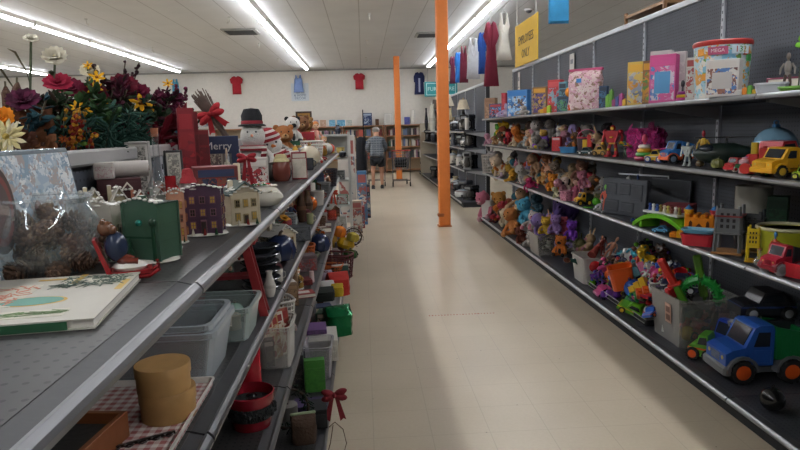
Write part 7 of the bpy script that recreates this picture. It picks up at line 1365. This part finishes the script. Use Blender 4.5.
# toys and books rack behind it
for i, (x, y, w_, h_, c, lb) in enumerate(((-.05, 10.6, .16, .9, '#3a6a94', 'blue standing box just past the white shelf unit'), (-.3, 10.9, .3, 1.5, '#b0aca4', 'tall pale display box past the white shelf unit'), (-.12, 10.2, .2, .35, '#7a2c30', 'dark red box on the floor past the white shelf unit'), (-.14, 9.75, .16, .5, '#9a8a7a', 'tan box on the floor beside the white shelf unit'), (.02, 11.4, .14, .6, '#1e2430', 'dark navy box on the floor at the aisle edge'))):
    put('carton', 'display_box', lb, 'box', (x, y, 0), (w_, h_), [c, c, '#b5b0a8', '#5a6a7a', '#8a4a44'], .2, 0, seed=120+i)

# book cases along the back wall
BK = [(-4.6, 'book case far left, mostly behind the flowers and gift boxes'), (-3.06, 'book case behind the Santa dolls'), (-1.52, 'book case left of the person in plaid'), (.02, 'book case behind the person in plaid'), (1.56, 'book case right of the far orange column')]
HB = 1.74
cols = ['#6a2c2a', '#8f8c84', '#2c3c5a', '#a8a296', '#4a2c3a', '#9a8a6a', '#2c4a3c', '#b5b0a6', '#3a3a3e', '#7a4a2c', '#5a6a8a', '#a84a3c', '#c4bfb4', '#26282c', '#8a6a7a']
protos = []
for i, c in enumerate(cols[:8]):
    pass
for bi, (bx, lb) in enumerate(BK):
    w_ = 1.5; t = thing('bookcase', 'wooden '+lb, 'bookcase', (bx, 23.3, 0))
    for sx in (-1, 1): m = MB('#8c6042', 'wood'); m.box(sx*(w_/2-.02), 0, 0, .04, .36, HB); m.obj('side_panel', t)
    for z in (.08, .5, .92, 1.32, 1.70): m = MB('#a5744e', 'wood'); m.box(0, 0, z, w_-.08, .36, .035); m.obj('shelf', t)
    m = MB('#a8987c', 'wood'); m.box(0, .175, .0, w_, .01, HB); m.obj('back_panel', t)
BN = [0]
def shelf_books(bx, z, w_, row, n, base):
    x = -w_/2+.06; i = 0
    while x < w_/2-.08 and i < n:
        tw = rnd.uniform(.035, .09); h_ = rnd.uniform(.2, .3); c = rnd.choice(base)
        t = thing('book', BL(c)+' book '+row, 'book', (bx+x+tw/2, 23.22, z), 0, 'books '+row); g_spine(t, tw*.96, .2, h_, [c]); x += tw+rnd.choice((0, 0, .004, .03)); i += 1
NAM = dict(zip(cols, ['dark red', 'grey', 'navy', 'beige', 'plum', 'khaki', 'dark green', 'pale grey', 'charcoal', 'brown', 'slate blue', 'brick red', 'cream', 'black', 'mauve']))
BL = lambda c: NAM[c]+'-spined'
for bi, (bx, lb) in enumerate(BK[1:]):
    for z, rn in ((1.356, 'top'), (.956, 'second'), (.536, 'third')):
        if z < .9 and bi == 0: continue
        shelf_books(bx, z, 1.4, 'on the '+rn+' shelf, '+lb.replace('book case ', '').replace('mostly behind the flowers and gift boxes', ''), 24, cols)
# things on top of the book cases
TOPS = [('carton', 'display_picture', 'navy picture board with white round emblem on top of the bookcases', 'picture', 367, 113, 9.5, ['#1f3560', '#233a68', '#1c3058', '#9aa8bc'], .03),
 ('carton', 'wooden_clock', 'small brown wooden clock on top of the bookcases', 'clock', 377, 119, 3.5, ['#5a3c28', '#6a4830', '#4a3020'], .1),
 ('frame', 'framed_picture', 'white-framed picture on top of the bookcases, right of the brown clock', 'picture frame', 388, 113, 8, ['#c0beb8', '#c8c6c0', '#bcbab4'], .02),
 ('carton', 'display_box', 'blue-violet box on top of the bookcases', 'box', 407, 117, 5.5, ['#4a4f9a', '#545aa8', '#42478c'], .1),
 ('candle', 'statuette', 'tall white shiny statuette on top of the bookcases', 'statuette', 413, 109, 4, ['#c4c0ba'], .1),
 ('carton', 'display_book', 'light blue picture book standing on the bookcases', 'book', 332, 120, 6, ['#6aa4c4', '#7ab4d0', '#5a94b8'], .03),
 ('carton', 'display_book', 'second light blue book standing on the bookcases', 'book', 341, 120, 8, ['#5c9cc0', '#7cb4cc', '#4a8cb4'], .03),
 ('carton', 'display_book', 'peach picture book standing on the bookcases', 'book', 323, 120, 6, ['#b89a84', '#c4a894', '#a88a74'], .03),
 ('carton', 'display_book', 'white heart-patterned book standing on the bookcases', 'book', 349, 120, 6, ['#bab4ac', '#c4beb6', '#9aa8a4'], .03),
 ('carton', 'display_book', 'pink-grey book standing on the bookcases next to the peach one', 'book', 316, 120, 5, ['#a89aa0', '#b0a2a8', '#988a90'], .03)]
for i, (kd, nm, lb, ct, px, pyt, wp, c, d_) in enumerate(TOPS):
    p = inv(px, pyt, Y=23.25); k_ = kk(p); put(kd, nm, lb, ct, (p.x, 23.25, HB), (wp*k_, max(.1, p.z-HB)), c, d_, 0, **({'seed': 130+i} if kd == 'carton' else {}))
t = thing('floor_pole', 'thin black pole beside the navy picture board', 'pole', (inv(363, 120, Y=22.8).x, 22.8, 0)); m = MB('#1c1c1f', 'metal'); m.cyl(0, 0, .02, .018, 2.28, n=8); m.obj('pole', t); m = MB('#1c1c1f', 'metal'); m.cyl(0, 0, 0, .14, .02, n=16); m.obj('base', t)
# pictures on the back wall
def wallpic(px, py, wp, hp, fc, mc, lb, Y=23.56, extra=None):
    p = inv(px, py, Y=Y); k_ = kk(p); w_, h_ = wp*k_, hp*k_; t = thing('framed_picture', lb, 'framed picture', (p.x, Y, p.z-h_/2)); g_frame(t, w_, .03, h_, [fc, mc]+(extra or [mc]), rx=0)
wallpic(304, 121, 16, 19, '#3a2818', '#8a6424', 'dark-framed golden painting on the back wall above the dolls', extra=['#a8821c', '#7a5418', '#b8941e', '#5a3c1c'])
wallpic(203, 121, 18, 20, '#8a7050', '#a8a49c', 'wood-framed print on the back wall, left of the twig bundle', extra=['#8a8c94', '#a8a49c', '#6a6c78', '#b0aca4'])
wallpic(214, 120, 6, 17, '#7a6048', '#9a948c', 'narrow wood-framed print right of the larger wood-framed print')
# clothes
def garment(name, label, px, pyt, wp, hp, Y, c, kind='shirt', rz=0, X=None, accent=None, hook=True):
    p = inv(px, pyt, Y=Y) if X is None else inv(px, pyt, X=X); k_ = kk(p); w_, h_ = wp*k_, hp*k_
    t = thing(name, label, 'dress' if 'dress' in name else 'shirt', (p.x, p.y, p.z-h_), rz)
    if kind == 'dress': O = [(-.5, 0), (-.3, .55), (-.27, .72), (-.33, .74), (-.42, .72), (-.5, .78), (-.3, .97), (-.12, 1), (0, .93)]
    elif kind == 'slip': O = [(-.5, 0), (-.27, .52), (-.36, .72), (-.32, .76), (-.22, .98), (-.18, .98), (-.15, .78), (0, .74)]
    elif kind == 'tank': O = [(-.5, 0), (-.42, .5), (-.38, .78), (-.3, .82), (-.28, 1), (-.16, 1), (-.1, .85), (0, .8)]
    elif kind == 'tunic': O = [(-.45, 0), (-.38, .6), (-.48, .55), (-.5, .8), (-.34, .97), (-.12, 1), (0, .95)]
    else: O = [(-.34, 0), (-.33, .62), (-.44, .6), (-.5, .82), (-.3, .96), (-.13, 1), (0, .94)]
    P = O+[(-x, z) for x, z in O[-2::-1]]; P = [(x*w_, z*h_) for x, z in P]; n = len(P); vs = []; cx, cz = 0, .5*h_; d_ = max(.05, w_*.12)
    # rounded, hollow-looking cloth: front and back shells bulging away from the outline
    rings = [(1, 0), (.9, .7), (.6, 1)]
    fs = []
    for s_ in (-1, 1):
        base = len(vs)
        for q, dd in rings:
            for i_, (x, z) in enumerate(P): fold = .18*math.sin(i_*2.3)+.12*math.sin(x*60); vs.append((x*q, s_*d_*(dd*(1+fold)), cz+(z-cz)*q))
        vs.append((0, s_*d_, cz)); L = len(vs)-1
        for r in range(2):
            for i_ in range(n): j = (i_+1) % n; fs.append((base+r*n+i_, base+r*n+j, base+(r+1)*n+j, base+(r+1)*n+i_))
        for i_ in range(n): j = (i_+1) % n; fs.append((base+2*n+i_, base+2*n+j, L))
    m = MB(c, 'fabric'); m.add(vs, fs, True); m.obj('cloth', t)
    if accent: m = MB(accent, 'fabric'); m.box(0, -d_-.004, h_*.1, w_*.16, .012, h_*.62, .003); m.obj('front_stripe', t)
    if hook: m = MB('#c9c9c9', 'plastic'); m.tube([(-w_*.26, 0, h_*.93), (0, 0, h_*1.02), (w_*.26, 0, h_*.93)], .008, 5); m.tube([(0, 0, h_*1.02), (0, 0, h_*1.08), (.02, 0, h_*1.1), (.01, 0, h_*1.13)], .005, 5); m.obj('hanger', t)
    return t, p, w_, h_
garment('wall_shirt', 'red short-sleeved shirt pinned on the back wall, left of the blue one', 236, 76, 13, 18, 23.5, '#a31f2c')
garment('wall_shirt', 'pale blue sleeveless shirt pinned on the back wall', 298, 75, 10, 17, 23.5, '#7a92c4', 'tank')
garment('wall_shirt', 'red blouse pinned on the back wall, right of the pale blue shirt', 359, 73, 12, 16, 23.5, '#a31f30')
garment('wall_shirt', 'navy tunic with white centre stripe pinned beside the furniture sign', 419, 72, 11, 22, 23.5, '#1c2450', 'tunic', accent='#b8bcd0')
garment('wall_shirt', 'blue-green shirt on the back wall behind the burgundy berries', 175, 79, 8, 17, 23.5, '#3f8ca8', 'tank')
t = thing('paper_sign', 'white paper sign with blue lettering under the pale blue shirt', 'sign', (inv(300, 92, Y=23.57).x, 23.57, inv(300, 101, Y=23.57).z)); k_ = 23.4/F
m = MB('#c0c8ce', 'paper'); m.box(0, 0, 0, 17*k_, .006, 17*k_); m.obj('sheet', t)
for i, (tx, z) in enumerate((('GIFTS', 8.2), ('& HOME', 5.4), ('DECOR', 2.6))): word(tx, 3.2*k_, '#4a6684', t, loc=(0, -.006, z*k_), rot=(PI/2, 0, 0))
# furniture sign hung in front of the back wall
p = inv(441, 89, Y=22.9); k_ = kk(p); w_, h_ = 33*k_, 14.5*k_
t = thing('department_sign', 'teal hanging sign with white FURNITURE lettering', 'sign', (p.x, 22.9, p.z-h_/2))
m = MB('#1f7c80', 'paint'); m.box(0, 0, 0, w_, .03, h_, .004); m.obj('board', t)
m = MB('#b8cfcf', 'paper')
for s_ in (-1, 1): m.box(s_*w_*.44, -.017, h_*.1, .02, .004, h_*.8); m.box(0, -.017, h_*(.1 if s_ < 0 else .87), w_*.88, .004, .02)
m.obj('border_line', t)
word('FURNITURE', h_*.36, '#c4d4d2', t, loc=(0, -.018, h_*.5), rot=(PI/2, 0, 0))
for s_ in (-1, 1): m = MB('#8a8c8c', 'metal'); m.tube([(s_*w_*.4, 0, h_), (s_*w_*.4, 0, HC-(p.z-h_/2))], .006, 4); m.obj('wire', t)
# dresses on the ceiling line, above the right shelving
XL = 2.15
GA = [('hanging_dress', 'white strappy short dress, nearest in the row of hanging clothes', 504, 12, 16, 47, 10.4, '#c9c6bc', 'slip'), ('hanging_dress', 'long maroon dress, longest of the hanging clothes', 491, 21, 16, 64, 10.9, '#741c34', 'dress'), ('hanging_shirt', 'blue shirt half hidden behind the long maroon dress', 482, 32, 9, 41, 11.6, '#1f4c9c', 'tunic'), ('hanging_dress', 'white sleeveless dress between the maroon and blue clothes', 473, 38, 14, 40, 12.4, '#c4c6cc', 'tank'), ('hanging_dress', 'maroon sleeveless dress left of the white sleeveless one', 463.5, 46, 9, 36, 13.2, '#6e2038', 'tank'), ('hanging_shirt', 'bright blue shirt left of the shorter maroon dress', 458, 52, 7, 30, 13.9, '#2f7ad0', 'tunic'), ('hanging_dress', 'plum dress farthest along the hanging row', 452.5, 56, 7, 27, 14.6, '#6a2444', 'dress')]
t0 = thing('clothes_line', 'white wire under the ceiling carrying the hanging dresses', 'wire', (0, 0, 0))
m = MB('#b5b5b2', 'metal'); pts = []
for nm, lb, px, py, wp, hp, Y, c, kd in GA:
    t, p, w_, h_ = garment(nm, lb, px, py, wp, hp, Y, c, kd, rz=rnd.uniform(-.2, .1)); pts.append((p.x, p.y, p.z+h_*.13))
pts = sorted(pts, key=lambda q: q[1]); a_, b_ = Vector(pts[0]), Vector(pts[-1]); d_ = (b_-a_)
L0, L1 = a_-d_*.35, b_+d_*.2; L0.z = min(HC, L0.z); m.tube([tuple(L0), tuple(L1)], .006, 5); m.obj('line', t0)
m = MB('#b5b5b2', 'metal'); m.tube([tuple(L0), (L0.x, L0.y, HC)], .004, 4); m.tube([tuple(L1), (L1.x, L1.y, HC)], .004, 4); m.obj('hook_wire', t0)
t, p, w_, h_ = garment('hanging_shirt', 'turquoise blue shirt hem hanging in at the top picture edge', 559, -25, 31, 47, 7.2, '#3a94c8', 'shirt')
m = MB('#b5b5b2', 'metal'); m.tube([(0, 0, h_*1.1), (0, 0, HC-(p.z-h_))], .004, 4); m.obj('hook_wire', t)
# employees only sign
pa, pb = inv(515.5, 47, X=2.42), inv(538, 39, X=2.42); za, zb = inv(515.5, 68, X=2.42).z, inv(515.5, 27, X=2.42).z; W_ = pa.y-pb.y
t = thing('hanging_sign', 'yellow sign reading EMPLOYEES ONLY, hung above the toy shelves', 'sign', (2.42, (pa.y+pb.y)/2, za), -PI/2)
m = MB('#cfa812', 'paint'); m.box(0, 0, 0, W_, .012, zb-za, .003); m.obj('board', t)
word('EMPLOYEES', (zb-za)*.29, '#2c2618', t, loc=(0, -.008, (zb-za)*.58), rot=(PI/2, 0, 0), sx=.92)
word('ONLY', (zb-za)*.29, '#2c2618', t, loc=(0, -.008, (zb-za)*.25), rot=(PI/2, 0, 0), sx=.92)
for s_ in (-1, 1): m = MB('#c4c4c0', 'metal'); m.tube([(s_*W_*.42, 0, zb-za), (s_*W_*.42, 0, HC-za)], .006, 4); m.obj('wire', t)
# small notices on the pegboard
for px, py, w_, h_, lb in ((479, 83, 0, 0, ''), (519, 82, .13, .3, 'curled white notice on the far pegboard'), (572, 65, .16, .26, 'white notice with grey print on the pegboard above the pink bag')):
    if not w_: continue
    p = inv(px, py, X=2.485); t = thing('paper_notice', lb, 'notice', (2.484, p.y, p.z-h_/2), -PI/2); m = MB('#c4c2bc', 'paper'); m.box(0, 0, 0, w_, .004, h_, .001); m.obj('sheet', t); m = MB('#7a7c80', 'paper'); m.box(0, -.003, h_*.55, w_*.6, .001, h_*.2); m.box(0, -.003, h_*.2, w_*.6, .001, h_*.06); m.obj('print', t)
# ceiling vent, hooks
p = inv(241, 31, Z=HC); t = thing('ceiling_vent', 'square air vent in the ceiling left of the middle light row', 'vent', (p.x, p.y, HC-.03))
m = MB('#8d8e8c', 'paint'); m.box(0, 0, 0, .75, .75, .03, .004); m.obj('frame', t)
for i in range(6): m = MB('#4a4c4e', 'paint'); m.at(0, -.27+i*.108, .0, .5); m.box(0, 0, -.02, .62, .008, .07); m.obj('slat', t)
p = inv(430, 34, Z=HC); t = thing('ceiling_vent', 'square air vent in the ceiling left of the orange column', 'vent', (p.x, p.y, HC-.03))
m = MB('#8d8e8c', 'paint'); m.box(0, 0, 0, .7, .7, .03, .004); m.obj('frame', t)
for i in range(5): m = MB('#4a4c4e', 'paint'); m.at(0, -.24+i*.12, 0, .5); m.box(0, 0, -.02, .58, .008, .07); m.obj('slat', t)
hk = None
for i, (px, py) in enumerate(((86, 20), (152, 48), (189, 60), (229, 18), (259, 44), (369, 15), (367, 41), (366, 58), (278, 59))):
    p = inv(px, py, Z=HC-.02)
    if hk is None:
        hk = thing('ceiling_hook', 'small white wire hook hanging from the ceiling', 'hook', (p.x, p.y, HC), 0, 'hooks in the ceiling'); m = MB('#d0d0cc', 'metal'); m.tube([(0, 0, 0), (0, 0, -.09), (.03, 0, -.12), (.05, 0, -.08)], .008, 5); m.obj('wire', hk); m = MB('#b0b0ac', 'paint'); m.cyl(0, 0, -.01, .03, .01, n=8); m.obj('plate', hk)
    else: dup(hk, (p.x, p.y, HC), i)
p = inv(529, 9, Z=HC); t = thing('ceiling_camera', 'small white dome camera in the ceiling right of the hanging sign', 'camera', (p.x, p.y, HC)); m = MB('#c4c4c0', 'paint'); m.cyl(0, 0, -.03, .09, .03, n=14); m.obj('mount', t); m = MB('#3a3a3e', 'glossy'); m.ell(0, 0, -.03, .06, .06, .05, 12); m.obj('dome', t)
# red lettering worn on the floor
p0, p1 = inv(428, 316, Z=0), inv(495, 313, Z=0); W_ = (p1-p0).length
t = thing('floor_marking', 'worn faint red lettering across the aisle floor', 'floor marking', ((p0.x+p1.x)/2, (p0.y+p1.y)/2, .001), 0)
m = MB('#9a5c50', 'matte')
for i in range(22): u = -.5+(i+.5)/22; m.box(u*W_, 0, 0, W_/22*rnd.uniform(.3, .75), rnd.uniform(.014, .024) if i > 2 else .03, .0006)
m.obj('worn_letters', t)

# ---- person and carts
def cart(t, c='#5a5c60'):
    wire = MB('#6a6c70', 'metal'); B_ = [(-.2, -.33, .5), (.2, -.33, .5), (.2, .33, .42), (-.2, .33, .42)]; T_ = [(-.25, -.4, .95), (.25, -.4, .95), (.22, .42, .85), (-.22, .42, .85)]
    for Q in (B_, T_): wire.tube(Q, .009, 5, True)
    for j in range(1, 5):
        u = j/5; wire.tube([tuple(Vector(a).lerp(Vector(b), u)) for a, b in zip(B_, T_)], .004, 4, True)
    for a, b in ((0, 1), (1, 2), (2, 3), (3, 0)):
        for j in range(7): u = j/7; wire.tube([tuple(Vector(B_[a]).lerp(Vector(B_[b]), u)), tuple(Vector(T_[a]).lerp(Vector(T_[b]), u))], .004, 4)
    for j in range(6): u = j/6; wire.tube([tuple(Vector(B_[0]).lerp(Vector(B_[1]), u)), tuple(Vector(B_[3]).lerp(Vector(B_[2]), u))], .004, 4)
    wire.obj('basket', t)
    m = MB('#55575a', 'metal')
    for s_ in (-1, 1): m.tube([(s_*.26, -.48, 1.0), (s_*.24, -.4, .5), (s_*.24, -.35, .16), (s_*.2, .42, .14)], .013, 6)
    m.tube([(-.24, -.35, .17), (.24, -.35, .17)], .012, 6); m.tube([(-.2, .42, .14), (.2, .42, .14)], .012, 6); m.obj('frame', t)
    m = MB('#8c2c28'); m.tube([(-.27, -.49, 1.0), (.27, -.49, 1.0)], .018, 8); m.obj('handle', t)
    for s_, y in ((-1, -.35), (1, -.35), (-1, .42), (1, .42)): m = MB('#1c1c1e', 'matte'); m.at(s_*(.24 if y < 0 else .2), y, .065, 0, PI/2, 0); m.cyl(0, 0, -.015, .065, .03, n=14); m.at(); m.box(s_*(.24 if y < 0 else .2), y, .06, .012, .03, .1); m.obj('wheel', t)
p = inv(402, 187, Z=0); t = thing('shopping_cart', 'empty shopping cart with a red handle beside the far orange column', 'shopping cart', (p.x, p.y+.45, 0), 0); cart(t)
p = inv(378, 189, Z=0); PX, PY = p.x, p.y+.1
t = thing('shopping_cart', 'shopping cart held by the person in the plaid shirt', 'shopping cart', (PX-.02, PY+.98, 0), 0); cart(t)
put('bag', 'handbag', 'black bag lying in the empty shopping cart', 'bag', (inv(402, 187, Z=0).x, inv(402, 187, Z=0).y+.35, .52), (.34, .28), ['#17181c'], .3, kind='fabric')
# rack of dark clothes left of the person
rx_ = inv(362, 180, Y=PY+.6).x
t = thing('coat_rack', 'short rack of dark hanging garments left of the person', 'clothes rack', (rx_, PY+.75, 0)); m = MB('#2a2a2c', 'metal'); m.tube([(-.12, 0, 0), (-.12, 0, 1.42), (.12, 0, 1.42), (.12, 0, 0)], .014, 6); m.tube([(-.12, -.2, .02), (-.12, .2, .02)], .014, 6); m.tube([(.12, -.2, .02), (.12, .2, .02)], .014, 6); m.obj('rail', t)
m = MB('#15171f', 'fabric'); m.lathe([(.12, .35), (.15, .5), (.14, 1.2), (.1, 1.36), (.03, 1.4)], n=14, sy=.7); m.obj('garments', t)
def skinned(name, verts, edges, rad, mat, parent, sub=2, root=0):
    me = bpy.data.meshes.new(name); me.from_pydata(verts, edges, []); o = bpy.data.objects.new(name, me); COL.objects.link(o); o.parent = parent
    md = o.modifiers.new('skin', 'SKIN'); md.use_smooth_shade = True; md.branch_smoothing = .6
    for i, r in enumerate(rad): d = me.skin_vertices[0].data[i]; d.radius = (r, r) if not isinstance(r, tuple) else r; d.use_root = (i == root)
    s_ = o.modifiers.new('sub', 'SUBSURF'); s_.levels = s_.render_levels = sub
    me.materials.append(mat); bpy.context.view_layer.update()
    dg = bpy.context.evaluated_depsgraph_get(); m2 = bpy.data.meshes.new_from_object(o.evaluated_get(dg)); o.modifiers.clear(); o.data = m2
    for pl in m2.polygons: pl.use_smooth = True
    if not m2.materials: m2.materials.append(mat)
    return o
P_ = thing('person', 'person in grey plaid shirt and black shorts seen from behind, leaning over a cart', 'person', (PX, PY, 0), 0, sc=.95)
SK = mt('#a47860', 'skin')
V = [(0, 0, .92), (0, .02, 1.08), (0, .06, 1.25), (0, .12, 1.40), (0, .18, 1.49), (0, .24, 1.56), (0, .29, 1.62),   # pelvis..head
     (-.17, .11, 1.39), (-.25, .16, 1.18), (-.22, .38, 1.02), (-.19, .47, 1.0),
     (.17, .11, 1.39), (.25, .16, 1.18), (.22, .38, 1.02), (.19, .47, 1.0),
     (-.1, 0, .86), (-.12, .02, .48), (-.13, -.03, .10), (-.13, .10, .035),
     (.1, 0, .86), (.12, .06, .48), (.13, .05, .10), (.13, .18, .035)]
E_ = [(0, 1), (1, 2), (2, 3), (3, 4), (4, 5), (5, 6), (3, 7), (7, 8), (8, 9), (9, 10), (3, 11), (11, 12), (12, 13), (13, 14), (0, 15), (15, 16), (16, 17), (17, 18), (0, 19), (19, 20), (20, 21), (21, 22)]
R_ = [(.15, .11), (.14, .10), (.16, .11), (.15, .10), .06, .085, .10, .065, .052, .04, .035, .065, .052, .04, .035, .095, .062, .045, .04, .095, .062, .045, .04]
skinned('body', V, E_, R_, SK, P_)
# hands: five fingers each, closed over the cart handle
for s_ in (-1, 1):
    hv = [(0, 0, 0), (0, .07, .01)]; he = [(0, 1)]; hr = [.028, .034]
    for f_, (dx, L_) in enumerate(((-.03, .06), (-.01, .07), (.011, .066), (.031, .052))):
        b0 = len(hv); hv += [(dx, .095, .01), (dx, .095+L_*.45, .0), (dx, .095+L_*.55, -.03), (dx, .095+L_*.3, -.05)]; he += [(1, b0), (b0, b0+1), (b0+1, b0+2), (b0+2, b0+3)]; hr += [.0105, .0095, .009, .008]
    b0 = len(hv); hv += [(-s_*.035, .04, -.01), (-s_*.05, .07, -.025), (-s_*.04, .10, -.04)]; he += [(0, b0), (b0, b0+1), (b0+1, b0+2)]; hr += [.013, .011, .009]
    hv = [(x+s_*.19, y+.45, z+1.0) for x, y, z in hv]; skinned('hand', hv, he, hr, SK, P_, 1)
m = MB('#a47860', 'skin')
for s_ in (-1, 1): m.ell(s_*.098, .30, 1.62, .014, .022, .032, 8)
m.ell(0, .40, 1.60, .014, .022, .02, 8); m.obj('ears_and_nose', P_)
m = MB('#1c1712', 'glossy'); m.ell(-.035, .385, 1.635, .01, .006, .007, 6); m.ell(.035, .385, 1.635, .01, .006, .007, 6); m.obj('eyes', P_)
m = MB('#7c4038', 'skin'); m.ell(0, .388, 1.565, .024, .008, .006, 8); m.obj('mouth', P_)
m = MB('#8a8680', 'hair'); m.ell(0, .27, 1.655, .108, .115, .095, 16); m.obj('hair', P_)
pm_, nt, b, nd, ln = tree('plaid_shirt'); tc = nd('TexCoord'); o_ = tc.outputs['Object']; c0 = None
prev = nd('RGB'); prev.outputs[0].default_value = lin('#5e646a'); prev = prev.outputs[0]
for ax, st, wd, cc in ((0, .075, .014, '#1e2634'), (2, .075, .014, '#1e2634'), (0, .075, .004, '#aab0b4'), (2, .06, .003, '#aab0b4')):
    g_, _ = gridmask(nt, nd, ln, o_, ax, st, wd); q = nd('Math', operation='MULTIPLY', i1=.6); ln(g_, q.inputs[0]); mm = nd('MixRGB', i2=lin(cc)); ln(q.outputs[0], mm.inputs[0]); ln(prev, mm.inputs[1]); prev = mm.outputs[0]
ln(prev, b.inputs['Base Color']); b.inputs['Roughness'].default_value = .9
SV = [(0, 0, .86), (0, .01, 1.05), (0, .055, 1.25), (0, .115, 1.39), (0, .17, 1.475), (-.18, .11, 1.385), (-.26, .16, 1.17), (-.23, .35, 1.04), (.18, .11, 1.385), (.26, .16, 1.17), (.23, .35, 1.04)]
skinned('shirt', SV, [(0, 1), (1, 2), (2, 3), (3, 4), (3, 5), (5, 6), (6, 7), (3, 8), (8, 9), (9, 10)], [(.225, .16), (.22, .155), (.22, .15), (.19, .13), .075, .095, .075, .06, .09, .075, .06], pm_, P_)
skinned('shorts', [(0, .0, .90), (-.1, 0, .82), (-.12, .02, .60), (.1, 0, .82), (.12, .05, .60)], [(0, 1), (1, 2), (0, 3), (3, 4)], [(.18, .14), .12, .105, .12, .105], mt('#15171d', 'fabric'), P_)
for s_ in (-1, 1): m = MB('#26262a', 'matte'); y_ = 0 if s_ < 0 else .08; m.box(s_*.13, .05+y_, 0, .10, .28, .03, .01); m.ell(s_*.13, .08+y_, .05, .052, .13, .045, 12); m.ell(s_*.13, -.03+y_, .07, .045, .05, .06, 10); m.obj('shoe', P_)
# pale partition by the appliances
m = MB('#a8a08e', 'matte'); m.box(2.2, 21.0, 0, .62, .03, 1.75); tag(m.obj('partition'), 'pale beige partition panel between bookcases and appliance shelving', 'partition')
t = thing('storage_cabinet', 'white counter in the far left corner behind the flowers', 'cabinet', (-7.5, 21.5, 0)); m = MB('#a8a6a2', 'paint'); m.box(0, 0, 0, 5, .6, 1.7, .01); m.obj('cabinet_body', t); m = MB('#7c7a76', 'paint'); m.box(0, 0, 1.7, 5.05, .65, .04); m.obj('top', t)
# ------------------------------------------------------------------ look
sc = bpy.context.scene
w = bpy.data.worlds.new('world'); sc.world = w; w.use_nodes = True
w.node_tree.nodes['Background'].inputs[0].default_value = (.05, .05, .05, 1)
sc.view_settings.view_transform = 'Standard'; sc.view_settings.look = 'None'; sc.view_settings.gamma = 1
sc.view_settings.use_curve_mapping = False; sc.view_settings.exposure = 0
